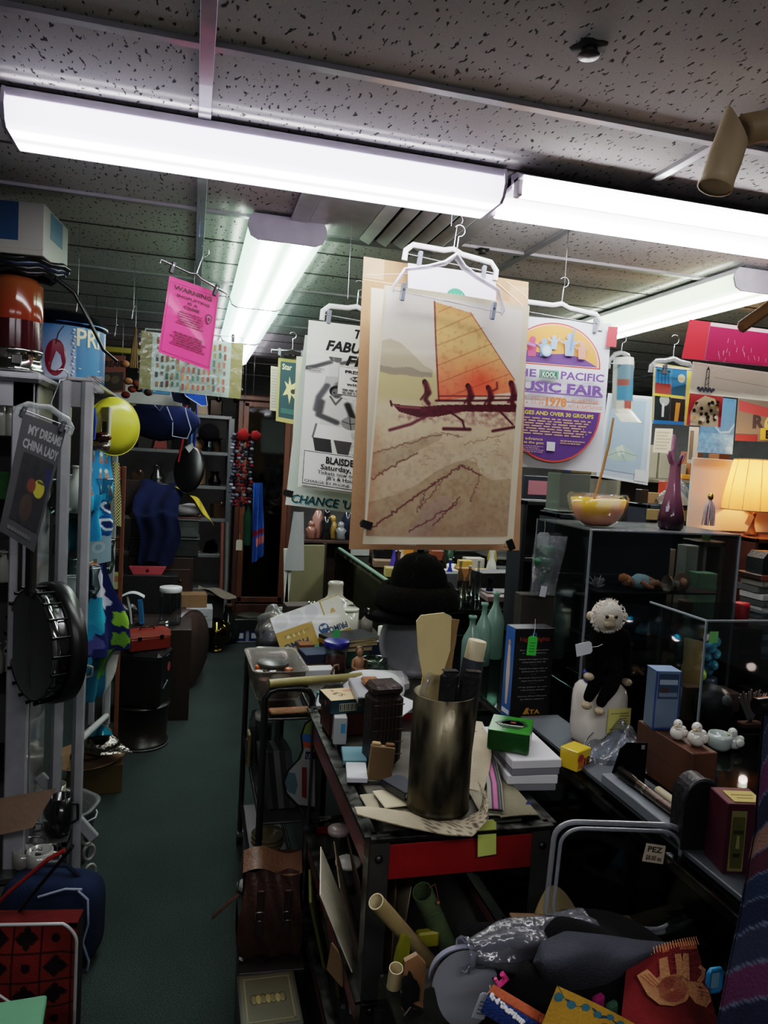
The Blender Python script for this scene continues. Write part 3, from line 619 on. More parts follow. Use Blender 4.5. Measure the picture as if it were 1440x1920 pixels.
# star poster far back
s=sheet_px([(508,686),(526,689),(524,772),(506,769)],3.75);s.base('#b5aa90');s.lines(.1,.9,.05,.95,14,'#8a8494');s.done('hanging_print','faded paper left of the teal star poster','poster')
s=sheet_px([(522,671),(567,676),(559,797),(517,789)],3.6);s.base('#9b9150');s.rect(.1,.05,.97,.93,'#223f46');s.text('Star',.18,.17,.09,'#cfc89a',.4,bold=.02);
s.poly([(.5,.27),(.6,.4),(.85,.33),(.72,.47),(.8,.62),(.62,.55),(.55,.7),(.47,.55),(.25,.58),(.4,.45),(.3,.35),(.48,.4)],'#c3b878');s.disc(.68,.5,.1,'#2c2a24');s.rect(.2,.78,.9,.86,'#2d5a55');s.done('hanging_star_poster','yellow bordered teal poster with pale star shape, far down the aisle','poster')
s=sheet_px([(527,662),(573,667),(572,676),(524,671)],3.58,mat='sleeve');s.base('#cfd8c8');s.done('hanging_sleeve','clear plastic strip on top of teal star poster','sleeve')
clip_hanger(A(548,660,3.6),.1,'skirt_hanger','small wire hanger over the teal star poster','metal','#8d9090',(-.06,.05),0,.1,'bar')
# music fair poster
s=sheet_px([(950,590),(1147,607),(1126,886),(935,872)],2.25);s.base('#dfe6ec');s.rect(.02,.3,.95,.6,'#e6e9ef')
def half(u0,u1,vb,vt,col,n=24,up=True):
 cx,rx=(u0+u1)/2,(u1-u0)/2;return[(cx+rx*math.cos(PI*k/n),vb-(vb-vt)*math.sin(PI*k/n))for k in range(n+1)],col
p,_=half(.02,.92,.31,.025,0);s.poly(p,'#e2503f');p,_=half(.035,.905,.303,.035,0);s.poly(p,'#edc9c9');p,_=half(.05,.89,.297,.04,0);s.poly(p,'#f2a24e')
s.poly([(.05,.25),(.2,.22),(.4,.235),(.6,.225),(.75,.25),(.89,.297),(.05,.297)],'#6b4c8e');s.rect(.05,.10,.88,.14,'#f0ae72')if 0 else None
for x,y,cl,q in((.25,.2,'#d8567a',1),(.36,.2,'#8fb4d8',.9),(.45,.16,'#a9c6e0',.7),(.60,.17,'#9ab6d6',1.15),(.72,.2,'#e59a84',.9)):
 s.disc(x,y-.05*q,.03*q,cl);s.poly([(x-.045*q,y-.03*q),(x+.045*q,y-.03*q),(x+.035*q,y+.06*q),(x-.035*q,y+.06*q)],cl)
 s.line([(x-.04*q,y-.01),(x-.09*q,y-.03)],.004,cl);s.line([(x+.04*q,y-.01),(x+.08*q,y-.04)],.004,cl)
s.disc(.38,.215,.05,'#9fd0ee');s.disc(.38,.215,.035,'#d3e6f2');s.line([(.63,.05),(.61,.2)],.005,'#7a98c8');s.line([(.16,.17),(.27,.19)],.008,'#b080c0')
for k in range(5):s.line([(.06,.05),(.06+.1*math.cos(k*.7-.5),.05+.05*math.sin(k*.7-.5))],.007,'#5f9a8e')
PU,OR='#70509a','#d9793a'
s.text('THE',.03,.395,.05,PU,.26,bold=.03);s.rect(.32,.345,.50,.40,'#1f7a52');s.frame(.33,.35,.49,.396,.001,'#e5efe5');s.text('KOOL',.345,.39,.033,'#eef4ee',.13,bold=.025);s.text('PACIFIC',.52,.395,.05,PU,.42,bold=.03)
s.text('MUSIC FAIR',.02,.487,.062,PU,.93,bold=.045);s.text('MUSIC FAIR',.02,.487,.035,OR,.93,bold=.045)if 0 else None
s.rect(.02,.492,.94,.502,PU)
s.text('OCT.',-.02+.04,.572,.045,OR,.2,bold=.04);s.text('21-22',.25,.545,.02,OR,.12,bold=.02);s.text('23-24',.25,.575,.02,OR,.12,bold=.02);s.text('1978',.39,.578,.055,OR,.2,bold=.05);s.text('Waikiki Shell',.63,.545,.022,OR,.26,bold=.015);s.text('ARTS & CRAFTS-FOOD',.6,.582,.023,OR,.34,bold=.02)
pl=[(.02,.60),(.93,.60)]+[(.02+.91*.5*(1+math.cos(PI*k/20)),.60+.355*math.sin(PI*k/20))for k in range(1,20)];s.poly(pl,'#de4a3c');s.poly([(.5+(u-.5)*.96,.602+(v-.6)*.96)for u,v in pl],'#5a3a80')
s.text('7 STAGES AND OVER 30 GROUPS',.06,.645,.026,'#e6d43a',.80,bold=.02);s.lines(.08,.86,.66,.78,7,'#c79a78',.009,3,True);s.text('$5.00 advance',.08,.815,.018,'#d8b878',.3);s.text('$6.00 at the gate',.09,.84,.018,'#d8b878',.3);s.lines(.15,.4,.85,.90,4,'#b08aa0',.007);s.lines(.55,.8,.80,.83,2,'#c79a78',.008);s.rect(.42,.82,.5,.88,'#d8dade')
s.done('hanging_fair_poster','music fair poster with orange half sun and purple lettering','poster')
pm=A(1052,578,2.25);clip_hanger(pm,.15,'skirt_hanger','white plastic hanger above the music fair poster','plastic','#dfe4e6',(-.12,.13),.03,.11,'frame',None,0,'#8a8f98',.05).rotation_euler=(0,R(3.2),0)
wire_to_ceiling(A(1058,540,2.25),'hanging_wire','dark wire above the music fair poster',.0012,'#57585c')
s=sheet_px([(1141,612),(1159,613),(1155,651),(1136,649)],2.24);s.base('#d94a4d');s.done('red_tag','red paper tag at the upper right corner of music fair poster','tag')
# small curled print, blue drawing
def curled(u,v):
 a=A(1150+38*u-4*v,670+122*v+4*u,2.55);k=.05*math.sin(PI*u);a.y-=k+.07*max(0,v-.8)/.2*1.0;return a
def curcol(u,v):
 if v<.12:return '#d9ddd6'
 if v>.86:return '#dcdcc8'
 if .12<u<.82:return '#5d7f8c' if v<.35 else('#8a4a3c' if v<.45 and u<.5 else('#3d7fa0' if v<.66 else('#a4493c' if .3<u<.6 and v<.78 else '#c9cbb8')))
 return '#a9b0a8'
drape(curled,24,40,curcol,'hanging_curled_print','small curled print in a sleeve right of the music fair poster','poster','print',.0005)
clip_hanger(A(1165,668,2.52),.05,'skirt_hanger','clear hanger on the small curled print','tubclear','#e8ecec',(.03,),.03,.08,'frame')
s=sheet_px([(1140,737),(1226,744),(1214,910),(1118,893)],2.95);s.base('#a9bccb');s.frame(0,0,1,1,.012,'#c9d3d8');s.rect(.1,.06,.84,.9,'#8fabc2')
s.poly([(.14,.72),(.3,.62),(.42,.58),(.55,.62),(.75,.68),(.7,.75),(.5,.76),(.3,.78),(.16,.76)],'#9db8ae');s.poly([(.3,.63),(.42,.58),(.5,.68),(.36,.72)],'#bcd0c2');s.line([(.14,.74),(.4,.66),(.75,.69)],.003,'#6d8f8a');s.line([(.4,.66),(.5,.76)],.003,'#6d8f8a');s.rect(.72,.84,1,.97,'#c3cdd0')
s.done('hanging_blue_drawing','pale blue print of a greenish shell behind curved wooden stick','poster')
# upper right group
s=sheet_px([(1293,599),(1470,622),(1470,690),(1278,672)],2.12,mat='plastic');s.base('#a85468');s.rect(0,0,.21,.99,'#dc2a34');s.rect(.22,0,1,.1,'#dcb9bc');s.rect(.22,.1,1,.97,'#b01f48')
for k in range(22):r_=random.Random(k);u=r_.uniform(.25,.95);v=r_.uniform(.3,.9);s.line([(u,v),(u+.02*r_.uniform(-1,1),v+.12)],.0015,'#d990a6')
s.done('hanging_red_folder','red and crimson folder in plastic hanging at upper right','folder')
s=sheet_px([(1299,678),(1475,703),(1475,756),(1292,737)],2.18);s.base('#d4c8ad');s.frame(0,0,1,1,.006,'#e2d9c2')
s.line([(.15,.18),(.145,.85)],.003,'#3c3b44');s.line([(.175,.2),(.18,.85)],.003,'#3c3b44');s.poly([(.145,.2),(.16,.08),(.18,.2)],'#33323c');s.line([(.15,.5),(.18,.4)],.002,'#3c3b44');s.line([(.15,.7),(.18,.6)],.002,'#3c3b44')
for k in range(9):s.disc(.08+.018*k,.82+.05*(k%2),.016,'#3b3b46')
s.line([(.22,.42),(.95,.55)],.0015,'#8f8676');s.line([(.22,.78),(.5,.85)],.0015,'#a89c88');s.line([(.2,.3),(.26,.15),(.3,.25),(.36,.12),(.4,.2)],.0015,'#b3a893')
s.done('hanging_tower_print','cream envelope with a small drawn tower below red folder','poster')
s=sheet_px([(1294,735),(1356,744),(1351,801),(1287,797)],2.22);s.base('#b8333a');s.poly([(.1,1),(.08,.6),(.2,.25),(.45,.05),(.75,.1),(.9,.4),(.92,1)],'#cdb48e')
r_=random.Random(5)
for k in range(26):x,y=r_.uniform(.15,.85),r_.uniform(.2,.92);s.disc(x,y,.05,r_.choice(['#2a211d','#3a2b22','#d89a3c','#e6d2ae','#6b4a30']))
s.done('hanging_choir_print','red sleeve print with a crowd of seated figures','poster')
s=sheet_px([(1226,680),(1298,691),(1291,798),(1221,794)],2.28);s.base('#e7dcc0');s.rect(.9,.06,1,1,'#d8cf3a');s.frame(0,0,.9,.92,.003,'#e3dd60')
s.rect(.05,.05,.46,.5,'#2e8fd0');s.rect(.05,.32,.46,.5,'#b4463c');s.rect(.47,.05,.85,.38,'#2a7cb8');s.poly([(.47,.38),(.85,.28),(.85,.5),(.47,.5)],'#20526b');s.disc(.72,.2,.1,'#d9d6a8');s.rect(.05,.53,.46,.95,'#26312e');s.rect(.47,.55,.85,.95,'#2b2a25');s.disc(.3,.6,.13,'#b9c4b8');s.rect(.24,.65,.3,.88,'#e6e8e4');s.poly([(.6,.62),(.72,.62),(.68,.95),(.58,.95)],'#cf8a2e');s.rect(.0,.5,.78,.54,'#e8dc3c');s.rect(.02,.94,.85,1,'#2a78c0')
for k in range(4):s.line([(.1+.09*k,.34),(.1+.085*k,.12)],.002,'#2b2f2a');s.disc(.1+.085*k,.12,.05,'#2d3a30',ry=.02)
s.done('hanging_postcard_sheet','tall travel postcard sheet with palms and yellow edge','poster')
clip_hanger(A(1262,680,2.25),.085,'skirt_hanger','clear plastic hanger above the travel postcard sheet','tubclear','#e2e6e6',(-.03,),.02,.1,'frame',None,0,'#4a4d52')
s=sheet_px([(1320,742),(1381,749),(1373,852),(1307,848)],2.75);s.base('#3d6d9a');c=Canvas(60,90,'#3f6f9f');c.blend(c.noise(8,3,3)*.8,'#7ba3c2');c.ell(.75,.35,.4,.3,'#5a88b0',.8);c.line([(.4,.5),(.6,.62),(.85,.6),(1,.45)],.05,'#a9c9dd',.8);c.blend((c.y>.65)*c.noise(12,9,3),'#8fc0dc');s.paint(c.a,'print');s.done('hanging_planet_poster','blue poster with a pale planet curve behind postcards','poster')
s=sheet_px([(1384,746),(1480,752),(1480,830),(1378,826)],2.85);s.base('#6d6a63');s.poly([(.02,.05),(.6,.2),(.6,.42),(.03,.3)],'#a8434a');s.disc(.72,.62,.2,'#c4b86a');s.text('R O',.3,.68,.3,'#3b3940',.55,bold=.05);s.rect(.45,.68,.95,.96,'#bfa93e');s.text('BO',.55,.92,.2,'#22211f',.3,bold=.03);s.poly([(.7,0),(1,0),(1,.3),(.75,.22)],'#c9b33c');s.rect(0,.85,.4,1,'#7a3038');s.done('hanging_comic_poster','dark comic poster with yellow round letters at right edge','poster')
s=sheet_px([(1293,800),(1311,801),(1307,870),(1288,868)],2.9);s.base('#c9c0ad');s.rect(.1,.1,.5,.9,'#7a6a55');s.done('hanging_print','beige scrap print behind the purple vase','poster')
s=sheet_px([(1229,803),(1262,804),(1258,850),(1224,848)],3.0);s.base('#d3c5ad');s.lines(.1,.9,.1,.9,6,'#a89a82');s.done('hanging_print','cream paper left of the purple vase','poster')
b=B();p0,p1=A(1385,617,1.15),A(1500,535,1.15);d=p1-p0;L_=d.length
b.box((L_/2,0,0),(L_,.014,.022),'woodh','#8a6238',bev=.006)
o=solo(b,'wooden_hanger_arm','varnished brown wooden hanger arm poking in from the right edge','clothes hanger',p0);o.rotation_euler=(0,-math.atan2(d.z,d.x),0)
t=thing('hanging_cane_tube','pale bamboo tube chime with open slanted ends at upper right','bamboo',A(1352,345,1.25))
b=B();q0,q1=A(1340,352,1.25)-t.location,A(1383,232,1.25)-t.location;ax=(q1-q0).normalized()
n_=16;vs=[];a_,b_=_frame(ax)
for i,(e,rr)in enumerate(((0,.030),(.004,.033),(.2,.031),(.45,.032),(.72,.031),(1,.030))):
 for k in range(n_):
  th=2*PI*k/n_;p=q0.lerp(q1,e)+ax*(.034*e*e*math.cos(th-2.4))
  vs.append(p+(a_*math.cos(th)+b_*math.sin(th))*rr)
b.add(vs,[(i*n_+k,i*n_+(k+1)%n_,(i+1)*n_+(k+1)%n_,(i+1)*n_+k)for i in range(5)for k in range(n_)],'bamboo','#dcc394',True)
b.tube([q0+ax*.003,q0+ax*.006],.03,'bamboo','#c9b48c',16);b.build('lower_tube',t)
b=B();r0,r1=A(1392,245,1.25)-t.location,A(1530,215,1.25)-t.location;b.tube([r0,r0.lerp(r1,.02),r0.lerp(r1,.6),r1],[.018,.029,.028,.028],'bamboo','#c9b080',16);b.build('upper_tube',t)
b=B();b.tube([q1,q1.lerp(r0,.5)+Vector((0,.01,.02)),r0],.003,'matte','#5b4a33',6);b.build('cord',t)
# pink warning sign, stamp sheet
s=sheet_px([(318,517),(411,549),(393,695),(297,660)],[2.42,2.55,2.52,2.40]);s.mat='print';s.base('#ee2f80','#d04880')
DK='#3a1526'
s.frame(.03,.06,.97,.97,.0012,'#7a1f48');s.text('WARNING',.10,.145,.055,DK,.76,bold=.03);s.text('SHOPLIFTING',.17,.225,.034,DK,.66,bold=.02);s.text('IS A',.40,.285,.034,DK,.2,bold=.02);s.text('CRIME',.33,.345,.038,DK,.32,bold=.02)
s.poly([(.78,.33),(.84,.31),(.9,.33),(.9,.40),(.84,.45),(.78,.40)],'#5a1a38');s.poly([(.8,.345),(.84,.33),(.88,.345),(.88,.395),(.84,.43),(.8,.395)],'#e94a8c');s.disc(.84,.38,.03,'#5a1a38')
s.lines(.2,.78,.38,.56,6,'#7a2048',.014,2,True);s.lines(.15,.86,.66,.84,6,'#7a2048',.018,5,True)
s.poly([(.1,.12),(.25,.05),(.36,.07),(.3,.15),(.4,.2),(.2,.24),(.08,.2)],'#f0b6cf')if 0 else None
s.done('hanging_pink_sign','bright pink warning sign about shoplifting clipped to wire hanger','sign')
pm=A(366,520,2.47);clip_hanger(pm,.115,'wire_hanger','silver wire hanger with black clips holding the pink sign','metal','#b4b6ba',(-.075,.075),0,.12,'bar',None,22,'#17171a',.04).rotation_euler=(0,R(17),R(20))
wire_to_ceiling(A(374,444,2.5),'hanging_wire','thin wire from ceiling bar to the pink sign hanger',.0012)
s=sheet_px([(265,620),(457,645),(451,748),(260,728)],3.3);s.mat='print';s.base('#c8d4d2');s.rect(0,0,.11,1,'#8f8556');s.rect(.88,0,1,1,'#a1935e');s.rect(.12,.02,.87,.97,'#c3d3d4')
r_=random.Random(8)
for i in range(14):
 for j in range(6):
  u=.15+.05*i+.006*(j%2);v=.08+.15*j+r_.uniform(-.02,.02);w_,h_=.028,r_.uniform(.07,.125);cl=r_.choice(['#8f4a38','#7a3c30','#96553f','#4f4a48','#85703f','#9a5044','#3f5f52','#a06a3c'])
  s.poly([(u,v+.01),(u+w_*.3,v),(u+w_*.8,v),(u+w_,v+.02),(u+w_*.9,v+h_),(u+w_*.1,v+h_)],cl)
s.done('hanging_figure_sheet','plastic covered sheet printed with rows of little brown figurines','poster')
o=sheet_px([(262,619),(460,645),(454,750),(257,730)],3.29,mat='sleeve');o.base('#f4f6f4');o.done('hanging_sleeve','clear plastic sleeve over the figurine sheet','sleeve')
clip_hanger(A(365,625,3.3),.2,'skirt_hanger','clear hanger holding the figurine sheet behind pink sign','tubclear','#dfe4e4',(-.12,.16),0,.1,'bar',None,0,'#3b3d40')
wire_to_ceiling(A(362,590,3.3),'hanging_wire','thin wire above the figurine sheet',.001)
for i,(px,py,Y)in enumerate(((142,590,3.0),(247,598,3.4),(215,630,4.0))):
 b=B();b.tube([(0,0,0),(.006,0,.05),(.014,0,.06),(.02,0,.05)],.0018,'metal','#b8b8b8',6);q=A(px,py,Y);b.tube([(.006,0,.05),(.006,0,CEIL-q.z)],.0008,'metal','#8a8a8a',5)
 solo(b,'hanging_hook',['empty wire hook hanging above the blue tin','empty wire hook left of the dried string bundle','small wire hook over the yellow bar'][i],'hook',q,0,'empty ceiling hooks')
 # red parts cart and everything on it
CX0,CX1,CY0,CY1=.385,.79,1.42,2.20
t=thing('parts_cart','worn black angle iron cart with red side panels, loaded with bric-a-brac','cart',((CX0+CX1)/2,(CY0+CY1)/2,0))
hx,hy=(CX1-CX0)/2,(CY1-CY0)/2
for sx in(-1,1):
 for sy in(-1,1):
  b=B();b.box((sx*hx,sy*(hy-.02),.44),(.006,.042,.82),'enamel','#2c2b2a',bev=.001);b.box((sx*(hx-.02),sy*hy,.44),(.042,.006,.82),'enamel','#343331',bev=.001);l=b.build('leg',t)
  for z in(.80,.47):c=B();c.ell((sx*(hx-.018),sy*(hy+.005),z),(.009,.006,.009),'worn','#4a4845',10,None,6);c.build('bolt',l)
  c=B();c.tube([(sx*(hx-.02)-.012,sy*(hy-.03),.028),(sx*(hx-.02)+.012,sy*(hy-.03),.028)],.028,'plastic','#151515',16);c.build('caster',l)
for z,nm in((.845,'top'),(.49,'middle'),(.235,'lower')):
 b=B();b.box((0,0,z-.045),(2*hx-.01,2*hy-.01,.006),'enamel','#2a2422',bev=.001)
 for s in(-1,1):b.box((s*hx,0,z),(.03,2*hy+.006,.008),'worn','#4b4a48',bev=.001);b.box((0,s*hy,z),(2*hx+.006,.03,.008),'worn','#4b4a48',bev=.001)
 sh=b.build('tray',t)
 for s in(-1,1):
  c=B();c.box((s*(hx-.004),0,z-.058),(.003,2*hy-.07,.075),'enamel','#935052',bev=.001);c.build('side_panel',t)
  c=B();c.box((0,s*(hy-.004),z-.058),(2*hx-.07,.003,.075),'enamel','#8e1418',bev=.001);c.build('end_panel',t)
TZ=.853
def on(px,py,z=TZ):return Zp(px,py,z)
carton((.582,1.72,.806),(.32,.52,.042),'flat grey-brown folder box lying in the cart top under the bric-a-brac','#4d4a40',name='folder_box')
p=on(820,1512,.868);p.z=.868;r=.0675
t=thing('shell_casing','tall tarnished brass shell casing used as a holder on the cart','metal cylinder',p)
b=B();b.lathe([(.001,0),(r*.99,0),(r*1.03,.004),(r*1.03,.009),(r*.985,.013),(r,.02),(r,.256),(r*.965,.257),(r*.965,.01),(.001,.01)],'worn','#625b48',40);b.build('casing_body',t)
CZT=p.z
def inside(dx,dy):return Vector((p.x+dx,p.y+dy,CZT+.012))
t=thing('cardboard_fan','yellowed cardboard paddle sleeve standing in the brass casing','cardboard',inside(-.022,.028))
b=B();pr=[(-.024,0),(.026,0),(.030,.24),(.022,.27),(.038,.33),(.036,.405),(.018,.414),(-.034,.408),(-.044,.395),(-.036,.33),(-.022,.27),(-.026,.24)]
b.prism(pr,.004,'card','#cdb67c',TR(0,0,0,90,0,0));b.build('front_card',t)
b=B();b.prism([(.012,.1),(.044,.1),(.05,.3),(.056,.37),(.06,.395),(.02,.40)],.003,'card','#8c6f42',TR(0,.012,0,90,0,0));b.build('back_card',t)
for dx,dy,rx,ry,lb,cl,hh in((-.012,-.03,0,2,'black leather handled stick at the front left in the brass casing','#17181b',.30),(.036,-.018,0,4,'black handled stick with worn top at the front right in the brass casing','#1e1e20',.295)):
 t=thing('handle_stick',lb,'stick',inside(dx,dy),0,'black handles in the casing',rx,ry)
 b=B();b.box((0,0,hh*.5),(.042,.022,hh),'leather',cl,bev=.01);b.build('grip',t)
 b=B();b.box((0,0,hh+.001),(.034,.016,.004),'leather','#3b332b' if dx>0 else '#202124',bev=.002);b.build('worn_end',t)
t=thing('taped_roll','cream wrapped roll with black tape leaning right in the casing','stick',inside(.022,.022),0,None,0,9)
b=B();b.tube([(0,0,0),(0,0,.27)],.02,'matte','#1c1d1f',14);b.build('shaft',t)
b=B();b.tube([(0,0,.265),(0,0,.315)],.0245,'plastic','#3a3e46',16);b.build('black_tape',t)
b=B();b.tube([(0,0,.315),(0,0,.355),(0,0,.357)],[.0215,.021,.0195],'card','#bdb08a',16);b.build('wrapped_end',t)
b=B();b.grid(lambda u,v:(-.055+.02*u+.006*math.sin(9*v),-.01+.01*math.sin(6*u+4*v),.2+.09*v),6,10,'film','#e6e8ec');solo(b,'plastic_wrap','crumpled clear plastic sticking up at the left of casing','plastic',inside(0,0))
p2=on(742,1470,.856);t=thing('dark_leather_case','dark brown ribbed leather case standing behind the brass casing','case',(p2.x+.0,1.78,.852),8)
b=B();b.box((0,0,.09),(.085,.075,.18),'leather','#261812',bev=.012);b.build('case_body',t)
b=B();b.box((-.002,0,.192),(.082,.072,.03),'leather','#2b1c15',bev=.01);b.build('lid',t)
for k in range(5):b=B();b.box((0,-.038,.03+.032*k),(.082,.003,.003),'leather','#4a3527',bev=.001);b.box((-.02+.02*k*.5,-.0385,.09),(.0025,.003,.17),'leather','#43301f',bev=.001);b.build('strap',t)
carton((.452,2.0,.853),(.13,.11,.075),'dark red box under the small cigarette carton at the cart back','#4a1416',rz=4,name='red_box',mat='leather',bev=.006)
def cig(b,d):
 w,l,h=d;b.box((0,-l/2-.0003,h*.5),(w,.0006,h),'print','#1c4049',bev=0);b.box((-w/2-.0003,0,h/2),(.0006,l,h),'print','#15171b',bev=0);b.box((0,0,h+.0003),(w*.98,l*.98,.0006),'print','#c3a67a',bev=0)
 b.box((.0,-l/2-.001,h*.45),(w*.5,.0004,h*.6),'print','#a8a88e',bev=0)
 for k in range(9):b.box((-.022+.0055*k,-l/2-.0016,h*.45),(.0018 if k%2 else .003,.0004,h*.48),'matte','#2a2a26',bev=0)
 b.text("E'S",TR(-w*.28,l*.05,h+.0012,0,0,-58),.022,'matte','#5a4326');b.box((w*.25,l*.25,h+.001),(.03,.012,.0004),'print','#c07a62',TR(0,0,0),bev=0);b.box((-w*.2,l*.3,h+.001),(.008,.01,.0004),'print','#a33a30',bev=0);b.box((-w/2-.001,-.01,h*.5),(.0004,.012,.012),'print','#a8241f',bev=0)
carton((.428,1.97,.930),(.1,.1,.036),'small tan and teal cigarette carton with barcode on the red box','#20383e',rz=8,name='cigarette_carton',mat='print',art=cig)
t=thing('grey_tray','flat grey metal tray box with brown wallet on it','tray',(.512,1.955,.968),-3)
b=B();b.box((0,0,.011),(.115,.17,.022),'plastic','#8f9196',bev=.003);b.box((0,-.0855,.006),(.113,.001,.02),'metal','#a8a294',bev=0);b.build('tray_body',t)
b=B();b.box((.025,.03,.0235),(.055,.09,.0015),'print','#b9babf',bev=0)
for k in range(6):b.box((.025,-.005+.013*k,.0246),(.045,.003,.0004),'print','#8d8f96',bev=0)
b.build('printed_label',t)
carton((.552,2.03,.853),(.05,.1,.114),'dark wooden block holding up the grey tray','#2b211c',name='wooden_block',mat='wood')
t=thing('leather_wallet','small tan leather card wallet with white cards sticking out','wallet',(.508,1.965,.992),-4)
b=B();b.box((0,.012,.006),(.048,.062,.012),'leather','#8c552c',bev=.005);b.build('wallet_cover',t)
b=B();b.box((0,-.022,.006),(.04,.026,.006),'paper','#dfdcd8',bev=.001);b.box((.004,-.036,.003),(.042,.02,.003),'paper','#8c8a66',bev=.001);b.build('cards',t)
def tiss(b,d):
 w,l,h=d;b.box((w/2+.0004,0,h*.5),(.0006,l*.9,h*.8),'print','#b9c6cb',bev=0);b.box((.2*w,-l/2-.0005,h*.6),(w*.35,.0006,h*.35),'print','#3a8fb4',bev=0)
carton((.415,1.93,.853),(.035,.08,.075),'white and blue tissue packet at the left edge of the cart top','#a9acab',rz=-6,name='tissue_packet',mat='print',art=tiss)
carton((.43,1.80,.853),(.06,.09,.014),'pale teal flat box lying left of the brown box','#5f8791',rz=-8,name='flat_box',mat='print');carton((.415,1.70,.853),(.05,.09,.014),'white crumpled paper packet at cart edge','#b8b9bd',rz=-10,name='paper_packet',mat='paper')
t=thing('brown_flap_box','small leaning brown cardboard box with open top flaps','box',(.462,1.665,.855),-6,None,-8,6)
b=B();b.box((0,0,.04),(.058,.022,.08),'card','#6f5836',bev=.002);b.build('box_body',t)
for s in(-1,1):b=B();b.box((s*.017,0,.083),(.022,.014,.01),'card','#a8895a' if s<0 else '#6b4a2a',bev=.003);b.build('flap',t)
t=book((.49,1.565,.872),(.055,.085,.017),'small slate grey notebook lying in front of the brown box','#2e3138',rz=24,name='notebook',mat='plastic')
for k,(cl,z,dx,dy,rz,w_,l_)in enumerate((('#8f866c',.853,.0,.0,3,.15,.10),('#23211e',.859,.02,.006,-4,.13,.09),('#b7ab8a',.863,.015,.004,6,.12,.085))):
 carton((.475+dx,1.545+dy,z),(w_,l_,.004),['lowest tan folder of the small stack at cart corner','black folder in the small stack at cart corner','cream top folder of the small stack at cart corner'][k],cl,rz=rz,group='flat folders at the cart corner',name='paper_folder',mat='paper')
def tie(u,v):
 P=[(668,1524,.874),(700,1530,.872),(760,1543,.866),(830,1556,.862),(880,1560,.868),(908,1535,.885),(914,1500,.905),(900,1487,.912)]
 x=u*(len(P)-1);i=min(int(x),len(P)-2);f=x-i
 a=Zp(*P[i]);c=Zp(*P[i+1]);q=a.lerp(c,f);w_=.016+.022*math.sin(PI*min(1,u*1.3))
 return(q.x+.012*math.sin(u*9)*0,q.y+(v-.3)*2*w_,q.z+.004*math.sin(PI*v)+.02*v*(u>.7)*(u-.7)/.3)
drape(tie,60,10,lambda u,v:'#5b5446' if(u>.35 and(abs((u*26+v*3)%1-.5)>.43 or abs((u*26-v*5)%1-.5)>.44))else '#b3a588','cream_necktie','cream necktie with dark grid lines curling under the brass casing','necktie','fabric',.003)
def strip(P,w,cols,nm,lb,cat,mat='fabric',seg=40,flat=True):
 P=[Vector(q)for q in P]
 def fn(u,v):
  x=u*(len(P)-1);i=min(int(x),len(P)-2);f=x-i;f=f*f*(3-2*f)*.3+f*.7;q=P[i].lerp(P[i+1],f);d=P[i+1]-P[i];n_=Vector((d.y,-d.x,0));n_=n_.normalized()if n_.length>1e-4 else Vector((1,0,0))
  return q+n_*(v-.5)*w+Vector((0,0,.002*math.sin(PI*v)))
 return drape(fn,seg,10,lambda u,v:cols(u,v)if callable(cols)else cols,nm,lb,cat,mat,.002)
SC=['#9a8f88','#2b2c2b','#5d6b62','#2b2c2b','#b0648c','#b0648c','#b0648c','#2f2a2c','#8f8a84','#8f8a84','#8f8a84']
strip([Zp(885,1372,.93),Zp(903,1385,.925),Zp(918,1430,.905),Zp(927,1470,.885),Zp(930,1518,.872)],.034,lambda u,v:SC[min(10,int(v*10.99))],'striped_ribbon','pink and grey striped ribbon tie draped right of the brass casing','ribbon')
strip([Zp(880,1352,.925),Zp(892,1380,.93),Zp(895,1410,.92),Zp(890,1440,.90),Zp(878,1480,.87)],.07,'#a99c80','cream_cloth','cream cloth folded behind the brass casing','cloth')
for k,(x0,y0,x1,y1,cl,w_,lb)in enumerate(((895,1430,975,1530,'#6f6a55',.09,'wide olive beige necktie lying beside the ribbon'),(880,1450,925,1530,'#7c7865',.05,'narrow beige necktie next to the casing'))):
 strip([Zp(x0,y0,.872),Zp((x0+x1)/2,(y0+y1)/2,.868),Zp(x1,y1,.862)],w_,cl,'beige_necktie',lb,'necktie')
carton((.72,1.50,.853),(.10,.06,.012),'blue cloth covered folder at the right end of cart top','#1f2b52',rz=5,name='blue_folder',mat='fabric')
price_tag(A(913,1538,1.408),'plain yellow-green paper tag hanging over the front rail of the cart',.042,.078,'#b9c35a',0,-4,0,None,.015)
wq=Zp(1008,1486,.853);WBX,WBY=wq.x,wq.y+.115
for k in range(2):
 carton((WBX,WBY-.004*k,.853+.040*k),(.125,.22,.040),['lower white lidded flat box on the cart by the counter','upper white lidded flat box carrying the green tin'][k],'#7d7e82',rz=-6+3*k,group='white flat boxes on the cart',name='white_box',mat='paper',lid='#c9c9cb',lidh=.55)
def tin_art(b,d):
 w,l,h=d
 b.box((0,0,h*1.001),(w*1.01,l*1.01,h*.06),'enamel','#237517',bev=.001)
 b.prism([(-.04,0),(-.015,.03),(.03,.032),(.042,0),(.02,-.03),(-.02,-.03)],.0006,'print','#123018',TR(0,0,h*1.032));b.prism([(-.028,.0),(-.01,.018),(.02,.018),(.03,0),(.01,-.01),(-.02,-.01)],.0005,'print','#7d8f6a',TR(.002,.004,h*1.034));b.ell((.004,.012,h*1.034),(.010,.006,.0008),'print','#a8423a',10,None,4)
 b.text('TENNESSEE',TR(-.032,-.012,h*1.045,0,0,0),.006,'print','#d8dccb',.01,width=.062);b.text('Tea & Co',TR(-.02,-.022,h*1.045),.006,'print','#d8dccb',.01,width=.04)if 0 else None
